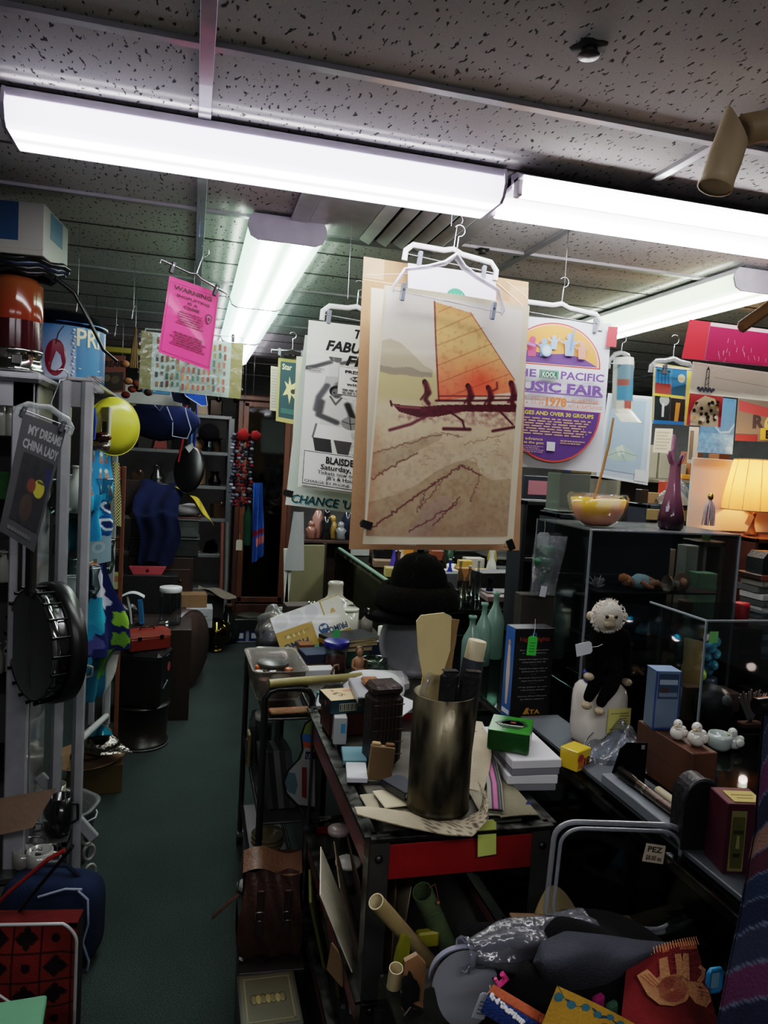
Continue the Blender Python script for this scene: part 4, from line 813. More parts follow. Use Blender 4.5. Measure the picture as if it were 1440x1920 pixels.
carton((WBX-.035,WBY-.02,.934),(.10,.115,.05),'green lidded tin with a dark crest on its lid, on the white boxes','#0f4d12',rz=-30,name='green_tin',mat='enamel',art=tin_art,bev=.004)
# lower shelves
for k,(x,y,r_,h_,lb,lid)in enumerate(((.45,2.02,.035,.10,'glass jar with pink lid on the cart middle shelf','#a5928f'),(.455,1.90,.04,.07,'small glass jar lying among others on cart middle shelf','#b9b3a8'),(.54,2.04,.04,.1,'dark glass jar at the back of cart middle shelf','#3a3835'))):
 jar((x,y,.448),r_,h_,lb,'#3b3a36' if k else None,lid,'jars on the cart middle shelf')
r_=random.Random(4)
for k in range(6):
 lb=['white cardboard folder fanning out of the cart middle shelf','brown folder fanning out behind the white one','dark brown folder third in the fan','grey folder fourth in the fan','tan envelope fifth in the fan','cream folder last in the fan'][k]
 cl=['#c9bfa8','#6b563c','#54422e','#4d4a42','#8c6f4a','#a8997a'][k]
 b=B();b.box((0,0,.12),(.003,.2,.24),'card',cl,bev=.001);o=solo(b,'paper_folder',lb,'folder',(.418+.016*k,1.60+.012*k,.452),0,'folders fanned on the cart shelf');o.rotation_euler=(0,R(-24+6*k),R(-10+3*k))
for k in range(5):
 b=B();b.box((0,0,.12),(.008,.16,.24),'paper',['#5f5e2c','#4e4a2a','#8d8e90','#70683c','#3f3a2c'][k],bev=.002);o=solo(b,'thin_booklet',['olive booklet leaning on the cart lower shelf','dark olive booklet beside the olive one','grey white booklet at the front of lower shelf','khaki booklet at the back of lower shelf','blackish booklet deepest on the lower shelf'][k],'booklet',(.42+.02*k,1.95-.06*k,.195),0,'booklets on the cart lower shelf');o.rotation_euler=(0,R(-14+3*k),R(-8))
b=B();b.prism([(-.035,0),(.035,0),(.025,.07),(-.02,.075)],.004,'card','#8a6a44',TR(0,0,0,90));solo(b,'paper_bag','small tan paper bag hanging over the red side rail','bag',(.372,1.62,.40),-70)
drape(lambda u,v:(.40+.12*u+.02*math.sin(7*v),1.46+.1*v+.02*math.sin(8*u),.196+.17*math.sin(PI*min(1,u*.9+.05))*(.6+.4*math.sin(PI*v))+.012*math.sin(15*u+9*v)),24,24,'#8f8f95','white_plastic_bag','crumpled greyish white plastic bag low on the cart','bag','frost',.001)
def tube_thing(nm,lb,p0,p1,r,col,mat='card',inner='#c9ba90',cat='tube',rin=.88):
 p0,p1=Vector(p0),Vector(p1);t=thing(nm,lb,cat,p1);q0=p0-p1
 b=B();b.tube([q0,Vector((0,0,0))],r,mat,col,20,cap=False);b.tube([q0,Vector((0,0,0))],r*rin,mat,inner,20,cap=False)
 d=q0.normalized();a,c=_frame(d);n_=20
 for e in(q0,Vector((0,0,0))):
  vs=[e+(a*math.cos(2*PI*k/n_)+c*math.sin(2*PI*k/n_))*rr for rr in(r*rin,r)for k in range(n_)];b.add(vs,[(k,(k+1)%n_,n_+(k+1)%n_,n_+k)for k in range(n_)],mat,inner)
 b.build('tube_body',t);return t
tube_thing('mailing_tube','pale yellow cardboard tube sticking out from the cart shelf',A(705,1690,1.30),A(830,1830,1.42),.0155,'#9a8554')
t=tube_thing('green_fabric_roll','mottled green fabric covered roll leaning out of the cart shelf',A(792,1672,1.42),A(850,1800,1.52),.022,'#5d7148','fabric','#43542f')
b=B();q=A(805,1665,1.41)-t.location;b.tube([q,q+Vector((.012,0,.008)),q+Vector((.02,0,-.02)),q+Vector((.022,0,-.03))],.0012,'matte','#6b3a2c',5);b.ell(q+Vector((.022,0,-.034)),.004,'matte','#9a5a3c',8,None,5);b.build('cord',t)
tube_thing('paper_roll','short cream paper roll upright behind the black rack',A(743,1815,1.22),A(735,1870,1.24),.013,'#b0a079','paper')
b=B();b.prism([(-.014,0),(.02,0),(.018,.055),(.006,.065),(-.005,.04)],.012,'plastic','#77770f',TR(0,0,0,90));q=A(745,1810,1.3);solo(b,'yellow_plastic_wedge','bright yellow plastic wedge beside the yellow cardboard tube','toy',(q.x,q.y,q.z),20)
b=B();b.box((0,0,.02),(.05,.02,.035),'plastic','#8a8214',bev=.004);q=A(800,1775,1.45);solo(b,'yellow_box','yellow box seen behind the tube and green roll','box',q)
# black file rack, guitar shaped board, props in front of the cart
q=Zp(690,1790,.36);t=thing('magazine_rack','black slotted plastic magazine rack standing before the cart','rack',(.275,1.15,.0),-14)
for k,x in enumerate((0,.07)):
 b=B();b.prism([(-.0,.0),(.2,0),(.2,.36),(.14,.52),(.0,.62)],.008,'plastic','#131414',TR(x,.1,0,90,0,90));b.build('side_panel',t)
b=B();b.box((.035,.2,.25),(.07,.006,.5),'plastic','#0f1010');b.box((.035,.1,.01),(.07,.2,.02),'plastic','#0f1010');b.build('back_panel',t)
for k in range(3):
 b=B();b.tube([(-.002,.02+.05*k,.54-.1*k),(-.002,.16,.18-.02*k)],.004,'plastic','#2c2e2f',6);b.build('rib',t)
t=thing('wooden_paddle','tan wooden paddle leaning among black straps before the cart','paddle',A(770,1935,1.18))
b=B();b.prism([(-.022,0),(.024,0),(.016,.06),(.018,.13),(.0,.15),(-.022,.14),(-.02,.07)],.01,'wood','#8a6440',TR(0,0,0,90));b.build('blade',t)
b=B();b.tube([(-.035,-.012,-.05),(-.03,-.012,.03),(-.01,-.014,.062),(.012,-.014,.05),(.02,-.012,-.05)],.008,'leather','#101010',8,flat=.5);b.build('strap',t)
b=B();b.ell((-.012,-.016,.09),(.016,.012,.03),'fabric','#111112',10,None,8,lambda d:1+.25*math.sin(7*d.x+9*d.z));b.build('knot',t)
# pile of boxes, clear lid and textiles at the lower right
def open_box(c,d,label,col,wall=.006,name='open_cardboard_box',rz=0,mat='card',flaps=False):
 w,l,h=d;t=thing(name,label,'box',c,rz);b=B()
 b.box((0,0,wall/2),(w,l,wall),mat,col,bev=.001)
 for s in(-1,1):b.box((s*(w/2-wall/2),0,h/2),(wall,l,h),mat,col,bev=.001);b.box((0,s*(l/2-wall/2),h/2),(w-2*wall,wall,h),mat,col,bev=.001)
 b.build('box_body',t)
 if flaps:
  for s in(-1,1):b=B();b.box((0,s*(l/2+.03),h+.004),(w*.98,.07,wall),mat,col,TR(0,0,0),bev=.001);b.build('flap',t)
 return t
open_box((.70,1.10,0),(.36,.36,.60),'tall brown cardboard box holding the pile of bags at lower right','#5e4a33',flaps=False)
PZ=.80
def Pz(px,py,z):return Zp(px,py,z)
drape(lambda u,v:(.54+.34*u,.94+.33*v,.70+.10*math.sin(PI*min(1,u*.8+.1))*math.sin(PI*min(1,v*.9+.1))+.012*math.sin(11*u+7*v)),24,24,'#050506','dark_blanket','black blanket filling the tall cardboard box under the bags','blanket','fabric',.06)
for k,(a,c,w_,cl)in enumerate((((958,1722),(1235,1728),.03,'#6e5539'),((960,1742),(1232,1752),.05,'#8a6c49'))):
 p0,p1=A(a[0],a[1],1.30-.02*k),A(c[0],c[1],1.26-.02*k);b=B();d=p1-p0;b.box((d.length/2,0,0),(d.length,w_,.006),'card',cl,bev=.001);b.box((d.length/2,-w_/2,-.004),(d.length*.98,.003,.012),'card','#a8875e',bev=.001);o=solo(b,'cardboard_flap',['dark corrugated cardboard strip behind the pile','lighter corrugated cardboard strip across the pile'][k],'cardboard',p0,0,'cardboard strips');o.rotation_euler=(0,-math.atan2(d.z,math.hypot(d.x,d.y)),math.atan2(d.y,d.x))
LT=[A(1042,1540,1.24),A(1287,1548,1.18),A(1270,1750,1.16),A(1020,1735,1.22)]
S_=Sheet(*LT);t=thing('clear_bin_lid','large clear rounded plastic bin lid leaning upright with handwritten price note','lid',S_.pos(.5,1))
def rr(u0,v0,u1,v1,ru,rv,n=6):
 o=[]
 for cx,cy,a0 in((u1-ru,v0+rv,-90),(u1-ru,v1-rv,0),(u0+ru,v1-rv,90),(u0+ru,v0+rv,180)):
  for k in range(n+1):a=R(a0+90*k/n);o.append((cx+ru*math.cos(a),cy+rv*math.sin(a)))
 return o
o_=t.location
for e,rad,nm in((0,.0055,'outer_rim'),(.045,.004,'inner_rim')):
 b=B();b.tube([S_.pos(u,v,.008 if e else 0)-o_ for u,v in rr(e,e,1-e,1-e,.16,.16)],rad,'tubclear','#c9ccd2',8,closed=True);b.build(nm,t)
b=B();P_=rr(.01,.01,.99,.99,.16,.16);b.add([S_.pos(u,v)-o_ for u,v in P_],[tuple(range(len(P_)))],'acrylic','#dfe3e6');b.build('panel',t)
b=B();s2=Sheet(S_.pos(.70,.17,.004),S_.pos(.85,.19,.004),S_.pos(.84,.36,.004),S_.pos(.68,.34,.004));s2.mat='paper';s2.base('#b8ab93',nu=2,nv=2);s2.text('PEZ',.14,.42,.3,'#33302c',.72,bold=.03);s2.text('$8.00 ea',.12,.86,.26,'#3c3833',.76,bold=.02);s2.rect(-.45,.05,-.02,.55,'#8f929a','sleeve');s2.b.v=[tuple(Vector(v)-o_)for v in s2.b.v];s2.b.build('price_note',t)
t=thing('cream_scoop','cream wooden scoop shaped bowl seen beside the clear lid','bowl',A(1040,1730,1.30))
b=B();b.grid(lambda u,v:(-.045+.10*u,.02*math.sin(PI*u)-.03*v*math.sin(PI*u),.075*math.sin(PI*u*.8+.35)*(1-v*.9)-.01),16,8,'wood','#b39c6c',thick=.004);b.build('bowl_shell',t)
b=B();b.grid(lambda u,v:(-.03+.08*u,-.012-.02*v,.045*math.sin(PI*u)*(1-v)-.008),12,6,'wood','#7d6f52');b.build('inner_hollow',t)
H0=A(868,1800,1.12);t=thing('plastic_hood','smoky clear plastic hood with curved open front in the lower middle','hood',H0,-12);t.scale=(.84,.84,.84)
b=B();b.grid(lambda u,v:(.068*math.cos(PI*(1-u))*(1-.25*v*v),.07*v-.02-.02*math.sin(PI*u),.082*math.sin(PI*u)*(1-.35*v*v)-.028-.02*v),28,12,'visor','#a9acc0',thick=.0015);b.build('hood_shell',t)
b=B();b.grid(lambda u,v:(.066*math.cos(PI*(1-u))*(1-.12*v),-.042+.0*v-.012*math.sin(PI*u)*v,(.078*math.sin(PI*u)*(1-v)-.028)*(1-v)+(-.028-.075*math.sin(PI*u))*v),26,12,'visor','#9a9ca4');b.build('front_visor',t)
b=B();b.tube([(.068*math.cos(PI*(1-k/20)),-.022-.02*math.sin(PI*k/20),.082*math.sin(PI*k/20)-.028)for k in range(21)],.002,'plastic','#4e515e',6);b.build('rim',t)
t=thing('silver_bag_roll','rolled grey translucent plastic bag lying across the pile','bag',A(980,1790,1.09),0)
p0,p1=A(868,1790,1.08)-t.location,A(1100,1752,1.12)-t.location
ax=(p1-p0).normalized();a_,c_=_frame(ax);n_=28
def rollpt(u,v):
 q=p0.lerp(p1,u);rr_=(.014+.024*min(1,u*3))*(1+.14*math.sin(11*v*6.28/6.28*3+u*9))+(.012 if u<.05 else 0);th=2*PI*v;return q+(a_*math.cos(th)+c_*math.sin(th))*rr_
b=B();b.grid(rollpt,40,n_,'film','#c9cbd4');b.build('bag_skin',t)
b=B();b.tube([p0.lerp(p1,.1),p0.lerp(p1,.5),p1],[.018,.028,.03],'fabric','#5b5a62',14);b.build('rolled_cloth',t)
def felt(u,v):
 P=[(1000,1800),(1015,1765),(1060,1745),(1130,1752),(1200,1762),(1270,1768)];Q=[(1000,1815),(1020,1850),(1065,1866),(1130,1858),(1190,1830),(1262,1788)]
 x=u*5;i=min(4,int(x));f=x-i;a=Vector(P[i]).lerp(Vector(P[i+1]),f);c=Vector(Q[i]).lerp(Vector(Q[i+1]),f);m=a.lerp(c,v);bul=.055*math.sin(PI*v)*math.sin(PI*min(1,.15+u*.85))+.004*math.sin(14*u+6*v)
 q=A(m.x,m.y,1.0-bul+.12*(1-v)*0);return q
drape(felt,36,20,lambda u,v:'#3a3c43','charcoal_felt_cap','folded charcoal felt cap with pointed end on top of the pile','cap','fabric',.003)
def black(u,v):
 m=Vector((985,1800)).lerp(Vector((1120,1880)),u)+Vector((-40,60))*v;return A(m.x,m.y,.99-.02*math.sin(PI*v)-.01*math.sin(9*u))
drape(black,20,12,'#0c0c0e','black_cloth_bag','black cloth bag beneath the charcoal cap','bag','fabric',.004)
b=B();b.tube([(0,0,0),(.012,0,.01),(.004,0,.018)],.0045,'fabric','#d8357c',6);b.tube([(0,0,0),(-.006,0,.012)],.003,'fabric','#e0508c',6);solo(b,'pink_ribbon','tiny hot pink ribbon knot on the black cloth bag','ribbon',A(935,1848,.97))
def wov(u,v):
 m=Vector((925,1845)).lerp(Vector((1060,1925)),u)+Vector((-22,50))*v;return A(m.x,m.y,.93-.03*v-.012*math.sin(PI*v))
def wcol(u,v):return '#a54f2c' if v<.30 else('#5a1f28' if v<.36 else('#24407c' if((int(u*40)+int(v*26))%3)else '#101a3c'))
t=thing('woven_bag','woven bag with orange top and blue beaded side at bottom edge','bag',wov(.5,.8))
b=B();b.grid(wov,44,24,'fabric',wcol,thick=.003);b.v=[tuple(Vector(v)-t.location)for v in b.v];b.build('bag_cloth',t)
b=B();r_=random.Random(2)
for k in range(60):
 u=r_.uniform(0,.5);v=.34+u*.5+r_.uniform(-.07,.07);q=wov(u,v)-t.location+Vector((0,-.004,0));b.ell(q,.0024,'ceramic','#c9cbd0',6,None,4)
b.build('white_beads',t)
price_tag(A(913,1862,.93),'white written price tag tied to the woven bag',.020,.038,'#9a9ea4',0,18,0,None,.012,scrib='#5b5e66')
CR=[A(1176,1800,.98),A(1305,1768,1.0),A(1352,1935,.90),A(1162,1935,.89)]
s=Sheet(*CR,mat='fabric',bend=.012);s.base('#681a1c','#4f1215',10,10)
s.rect(-.0,-.03,1,.07,'#8c4a2c');
for k in range(26):s.line([(.02+.038*k,-.04),(.03+.038*k,.06)],.0018,'#b0764c')
TN='#8f623f'
body=[(.22,.62),(.26,.46),(.36,.40),(.62,.40),(.70,.5),(.70,.64),(.62,.74),(.48,.79),(.34,.76)]
s.poly(body,TN)
for q in([(.22,.62),(.10,.32),(.22,.27),(.36,.48)],[(.36,.44),(.36,.18),(.47,.17),(.48,.42)],[(.56,.42),(.57,.16),(.66,.16),(.66,.44)],[(.62,.44),(.69,.16),(.77,.17),(.71,.5)]):s.poly(q,TN)
s.poly([(.66,.5),(.86,.52),(.93,.6),(.93,.72),(.84,.80),(.72,.76),(.66,.66)],TN);s.poly([(.84,.53),(.92,.46),(.97,.36),(.90,.31),(.86,.35),(.90,.37),(.88,.43),(.80,.5)],TN)
for k in range(7):rr_=.03+.02*k;s.line([(.48+rr_*math.cos(a*.35),.60+rr_*1.0*math.sin(a*.35))for a in range(19)],.0016,'#6f2f24')
for k in range(3):s.line([(.76,.58+.05*k),(.9,.60+.05*k)],.0015,'#6f2f24');s.line([(.13+.04*k,.36),(.27+.03*k,.55)],.0015,'#6f2f24')
s.disc(.80,.60,.014,'#4a1512')
s.done('red_woven_bag','red woven bag with an upside-down tan elephant pattern and stitched rim','bag')
CR=[A(1045,1848,.90),A(1200,1925,.88),A(1180,1960,.86),A(1000,1960,.86)]
s=Sheet(*CR,mat='fabric',bend=.01);s.base('#96701f','#6b501c',8,8);s.poly([(0,0),(1,0),(1,.35),(.8,.4),(.62,.2),(.5,.3),(.38,.12),(.2,.25),(.1,.15)],'#22384a');
for k in range(7):s.disc(.14*k+.05,.17+.05*(k%2),.045,'#2c5a66')
s.disc(.62,.6,.14,'#7a2f1c');s.done('yellow_printed_cloth','mustard printed cloth with blue scalloped border at bottom edge','cloth')
t=thing('blue_buckle','bright blue plastic buckle on a dark strap at right of the red bag','buckle',A(1340,1838,.95),0)
b=B();b.tube([Vector((.012*x,0,.018*z))for x,z in((-1,-.7),(-.7,-1),(.7,-1),(1,-.7),(1,.7),(.7,1),(-.7,1),(-1,.7))],.004,'plastic','#1f86b8',8,closed=True);b.box((0,.001,0),(.018,.003,.028),'plastic','#7fb0c4',bev=.001);b.build('frame',t)
b=B();b.tube([(.0,.004,-.02),(.02,.008,-.05),(.05,.0,-.07)],.006,'fabric','#15151c',8,flat=.4);b.build('strap',t)
for k,(px,py,cl,lb)in enumerate(((1120,1895,'#7a1450','magenta cloth scrap beside the red woven bag'),(1145,1908,'#2c4a38','dark green cloth scrap beside the red woven bag'))):
 q=A(px,py,.93);b=B();b.box((0,0,0),(.022,.012,.05),'fabric',cl,bev=.004);solo(b,'cloth_scrap',lb,'cloth',q,20)
t=thing('glass_terrarium','dark glass box low in the pile beneath the hood','glass box',(.44,1.20,.0))
b=B();b.box((0,0,.33),(.13,.14,.66),'tint','#3c4038',bev=.002);b.build('glass_panes',t)
b=B();b.ell((.01,-.03,.62),(.014,.014,.018),'wood','#7a5a44',12);b.build('knob',t)
for s_ in(-1,1):b=B();b.box((s_*.064,-.07,.33),(.005,.005,.66),'plastic','#56553c',bev=.001);b.build('edge_strip',t)
# glass counter on the right and its load
def counter(x0,x1,y0,y1,z,label,topcol='#6d7477',trim='#8d8f8c',name='display_counter',frontcol='#9aa79f'):
 t=thing(name,label,'display counter',((x0+x1)/2,(y0+y1)/2,0));w,l=x1-x0,y1-y0
 b=B();b.box((0,0,z-.004),(w,l,.008),'acrylic',frontcol,bev=.001);b.build('glass_top',t)
 b=B();b.box((0,0,.14),(w-.01,l-.01,.28),'matte','#1d1f20',bev=.002);b.build('base',t)
 b=B();b.box((0,0,.285),(w-.02,l-.02,.006),'matte','#26282a',bev=.001);b.build('display_floor',t)
 b=B();b.box((.08,0,.60),(w-.2,l-.04,.006),'acrylic','#8fa89c',bev=.001);b.build('glass_shelf',t)
 for s in(-1,1):
  b=B();b.box((s*(w/2-.006),0,z-.014),(.012,l,.022),'metal',trim,bev=.002);b.build('top_rail',t)
  b=B();b.box((0,s*(l/2-.006),z-.014),(w,.012,.022),'metal',trim,bev=.002);b.build('end_rail',t)
  for q in(-1,1):b=B();b.box((s*(w/2-.008),q*(l/2-.008),z*.5+.13),(.016,.016,z-.29),'metal',trim,bev=.002);b.build('post',t)
 b=B();b.box((-(w/2-.003),0,z*.5+.13),(.004,l-.03,z-.31),'glass','#b4c2bb',bev=0);b.build('front_pane',t)
 b=B();b.box((0,-(l/2-.003),z*.5+.13),(w-.03,.004,z-.31),'glass','#b4c2bb',bev=0);b.build('end_pane',t)
 b=B();b.box((w/2-.01,0,z*.5+.13),(.01,l-.03,z-.31),'matte','#1a1c1d',bev=0);b.build('back_panel',t)
 return t
CTZ=.90
counter(.905,2.06,.45,2.92,CTZ,'long glass display counter along the right side loaded with trinkets')
b=B();b.box((0,0,.006),(.12,1.2,.012),'plastic','#50565a',bev=.002);solo(b,'display_mat','black display mat strip along the aisle edge of the counter','mat',(.995,1.30,CTZ))
r_=random.Random(12)
for k in range(10):
 x,y=1.0+.1*(k%3)+.05*r_.random(),.75+.2*k*.9;cl=r_.choice(['#6b5a48','#3f4a55','#7a7466','#55504a','#6a3b34'])
 carton((x,y,.606 if k%2 else .291),(.09,.12,.04+.05*r_.random()),['dark trinket box inside the counter nearest its near end','little case on the counter glass shelf, second from the near end','trinket box on the counter floor, third from the near end','case on glass shelf, fourth from the near end','box on the counter floor near its middle','case on glass shelf near the counter middle','box on the counter floor past the middle','case on the glass shelf past the middle','box on the counter floor near its far end','case on the glass shelf at its far end'][k],cl,rz=r_.uniform(-30,30),group='boxes inside the display counter',name='trinket_box',mat='plastic')
 # tall acrylic case
q0,q1=A(1108,1003,2.12),A(1388,1003,2.12);CXa,CXb=q0.x,q1.x;CYa,CYb=2.12,2.50;CTOP=1.435;cw,cl_=CXb-CXa,CYb-CYa;cx,cy=(CXa+CXb)/2,(CYa+CYb)/2
ch=CTOP-CTZ
t=thing('acrylic_display_case','tall clear acrylic display case with black centre panel on the counter','display case',(cx,cy,CTZ))
for nm,c,d in(('front_pane',(0,-cl_/2,ch/2),(cw,.005,ch)),('back_pane',(0,cl_/2,ch/2),(cw,.005,ch)),('side_pane',(-cw/2,0,ch/2),(.005,cl_,ch)),('side_pane',(cw/2,0,ch/2),(.005,cl_,ch))):
 b=B();b.box(c,d,'acrylic','#e2e7ea',bev=.001);b.build(nm,t)
b=B();b.box((0,0,ch-.003),(cw+.006,cl_+.006,.006),'frosttop','#c9ced2',bev=.001);b.build('top_panel',t)
for sx in(-1,1):
 for sy in(-1,1):b=B();b.box((sx*cw/2,sy*cl_/2,ch/2),(.007,.007,ch),'frost','#a9b2b6',bev=.001);b.build('corner_edge',t)
b=B();b.box((.015,.05,ch/2),(cw*.56,.05,ch-.012),'matte','#2e3238',bev=.002);b.build('black_panel',t)
SHZ=[ch*.60,ch*.30,.02]
for z in SHZ:b=B();b.box((.02,-.06,z),(cw*.82,.17,.006),'plastic','#131517',bev=.001);b.build('shelf',t)
def figurine(x,y,z,label,cols,rz,s=1.0,group='reclining figurines in the acrylic case'):
 t=thing('clay_figurine',label,'figurine',(x,y,z),rz,group);b=B()
 b.tube([(-.055*s,0,.022*s),(-.03*s,0,.026*s),(.01*s,.003,.024*s),(.035*s,.004,.018*s),(.06*s,0,.016*s)],[.012*s,.022*s,.021*s,.016*s,.009*s],'skin',cols[0],12);b.tube([(.0,-.014*s,.02*s),(.03*s,-.022*s,.026*s),(.055*s,-.012*s,.012*s)],[.010*s,.010*s,.006*s],'skin',cols[0],8);b.tube([(-.03*s,-.018*s,.03*s),(-.012*s,-.03*s,.016*s),(.008*s,-.03*s,.012*s)],[.008*s,.007*s,.005*s],'skin',cols[1],8);b.build('body',t)
 b=B();b.ell((-.07*s,0,.03*s),(.018*s,.016*s,.018*s),'skin',cols[1],14);b.ell((-.074*s,-.016*s,.028*s),(.005*s,.005*s,.005*s),'skin',cols[1],8,None,5);b.build('head',t)
 b=B();b.ell((-.078*s,.002,.036*s),(.016*s,.018*s,.015*s),'fabric',cols[3],12,None,7,lambda d:1+.1*math.sin(9*d.x+8*d.z));b.build('hair',t)
 b=B();b.tube([(-.048*s,0,.023*s),(-.025*s,0,.027*s),(.0*s,.002,.025*s)],[.016*s,.0245*s,.023*s],'fabric',cols[2],12);b.build('jacket',t)
 return t
for k,(dx,dz,lb,cols,rz,s)in enumerate(((-.01,0,'reclining clay figurine in pale blue and red on the top case shelf',('#c08a62','#d8966a','#b4d4d4','#d8864e'),5,1.1),(.04,1,'reclining clay figurine with teal clothes on the middle case shelf',('#5f9aa6','#d09468','#4a8a9a','#9a6848'),175,1.1),(-.02,2,'small tan figurine on the bottom case shelf',('#cf9a6c','#dcae80','#aa7a50','#6a4a32'),40,.9),(.14,1,'brown figurine at the right end of the middle case shelf',('#9a7e60','#d0a478','#b4aea0','#7a6046'),10,.9),(.12,2,'reddish figurine at right of the bottom case shelf',('#c05840','#d09a70','#a84030','#5a4030'),60,.8))):
 figurine(cx+dx,cy-.10,CTZ+SHZ[dz]+.004,lb,cols,rz,s)
t=thing('straw_hat_figure','little figurine lying with round brown hat toward us, top case shelf right','figurine',(cx+.135,cy-.10,CTZ+SHZ[0]+.034));b=B();b.cyl((0,0,0),.034,.006,'fabric','#94795f',24,TR(0,0,0,90));b.build('hat_brim',t);b=B();b.ell((0,-.006,0),(.014,.02,.016),'skin','#d0946c',12);b.build('head',t)
t=thing('stoneware_bell','greyish brown flared bell shape beside the reclining figurine on top shelf','figurine',(cx+.062,cy-.12,CTZ+SHZ[0]+.030));b=B();b.lathe([(.03,0),(.028,.01),(.016,.02),(.013,.04),(.010,.045),(.001,.046)],'ceramic','#a89880',18,TR(0,0,0,0,90,0));b.build('bell_body',t);b=B();b.box((.03,-.012,.002),(.02,.002,.018),'paper','#c4c2bc',bev=0);b.build('paper_label',t)
for k,(px,py,lb)in enumerate(((1120,1055,'white branching coral seen in the left of the acrylic case'),(1268,1045,'white coral piece at the right of the top case shelf'))):
 q=A(px,py+22,2.26);b=B();rr_=random.Random(k+3)
 for i in range(22):
  d=Vector((rr_.uniform(-1,1),rr_.uniform(-1,1)*.6,rr_.uniform(.1,1)));b.tube([(0,0,.0),d*.02,d*.035+Vector((rr_.uniform(-.01,.01),0,.004))],[.004,.0035,.002],'matte','#bdbab0',6)
 solo(b,'coral_piece',lb,'coral',(q.x,q.y,CTZ+SHZ[0]+.004),0,'white coral in the case')
carton((cx-.175,cy-.09,CTZ+.026),(.05,.08,.12),'tan card standing at the left inside the acrylic case','#7c6a4c',rz=20,name='card_stack',mat='paper')
t=thing('picture_strip','pale strip of three small dark pictures leaning in the acrylic case','picture',(cx+.115,cy+.03,CTZ+SHZ[1]+.004),0,None,-14,-18);b=B();b.box((0,0,.06),(.045,.002,.12),'paper','#8f9088',bev=.0005);b.build('strip_card',t)
for k in range(3):b=B();b.box((0,-.0015,.025+.036*k),(.034,.0008,.026),'print','#3a3c3e',bev=0);b.build('picture',t)
for k,(px,Y,w_,h_,cl,nm,lb)in enumerate(((1062,2.62,.09,.30,'#8f8878','cream_board','cream board standing behind the left pane of the tall acrylic case'),(1090,2.70,.10,.20,'#a5624a','orange_box','orange brown box behind the left pane of the tall acrylic case'),(1300,2.56,.09,.22,'#7a5a40','brown_picture','brown picture frame behind the right pane of the tall acrylic case'),(1345,2.54,.09,.34,'#7fa57c','green_card','pale green card behind the right pane of the tall acrylic case'),(1322,2.62,.10,.44,'#b5ae9e','white_carton','tall whitish carton farthest behind the right pane'),(1275,2.82,.10,.40,'#a39c90','ivory_book','ivory upright book behind the case panel'))):
 q=A(px,1100,Y);carton((min(q.x,2.01),Y,CTZ+.001),(w_,.02 if 'c' in nm[:1]else .06,h_),lb,cl,name=nm,mat='paper',rz=(-6,8,4,-5,3,6)[k])
 # on top of the case : bowl and purple vase
p=A(1119,975,2.24);t=thing('fruit_bowl','yellow and peach glass bowl wrapped in clear plastic on the acrylic case','bowl',(p.x,p.y,CTOP+.001));t.scale=(1.12,1.12,1.18)
def bcol(th,z,r):return '#f0b836' if(math.sin(3*th+40*z)>-.2 and z>.03)else('#f0a684' if z<.05 else '#ecd29a')
b=B();b.lathe([(.001,.0),(.035,.002),(.06,.018),(.076,.045),(.083,.08),(.079,.08),(.072,.045),(.05,.02),(.001,.012)],'gloss',bcol,40);b.build('bowl_body',t)
b=B();b.lathe([(.001,-.001),(.04,.001),(.066,.017),(.082,.045),(.089,.082),(.083,.094),(.05,.082),(.02,.088),(.001,.082)],'sleeve','#ffffff',36,fn=lambda th,z:1+.05*math.sin(7*th+30*z)+.03*math.sin(13*th));b.build('plastic_wrap',t)
b=B();b.tube([(-.01,.0,.05),(.01,.0,.14),(.035,.01,.24),(.045,.01,.33)],[.004,.005,.005,.004],'wood','#9a6a30',8);o=solo(b,'curved_wooden_stick','curved brown wooden stick rising from the plastic wrapped bowl','stick',(t.location.x+.0,t.location.y+.01,CTOP+.04))
p=A(1257,985,2.20);t=thing('purple_vase','tall swung purple glass vase with pulled finger rim on the acrylic case','vase',(p.x,p.y,CTOP+.001))
def vcol(th,z,r):
 f=min(1,max(0,(z-.03)/.1));a=(44,22,36);c=(116,72,88);return tuple((a[i]*(1-f)+c[i]*f)/255 for i in range(3))
b=B();b.lathe([(.001,0),(.034,0),(.041,.008),(.045,.03),(.042,.055),(.034,.085),(.026,.12),(.021,.16),(.0185,.20),(.0185,.235)],'gloss',vcol,32,fn=lambda th,z:1+.05*math.cos(6*th)*min(1,z*8));b.build('glass_body',t)
for k,(a,h,w_,lean)in enumerate(((95,.10,.0115,.002),(190,.045,.008,.014),(-20,.04,.008,.013),(-80,.032,.009,.008),(150,.035,.008,.012))):
 a=R(a);d=Vector((math.cos(a),math.sin(a),0));b=B();o_=d*.0165+Vector((0,0,.225))
 b.tube([o_,o_+d*lean*.5+Vector((0,0,h*.4)),o_+d*lean+Vector((0,0,h*.9)),o_+d*lean*.9+Vector((0,0,h))],[w_*.95,w_*.8,w_*.8,w_*.35],'gloss','#6a4054' if k else '#86586a',10,flat=.55);b.build('rim_finger',t)
b=B();b.box((-.032,-.024,.072),(.016,.001,.018),'paper','#c9bfcf',TR(0,0,0),bev=0);b.build('paper_label',t)
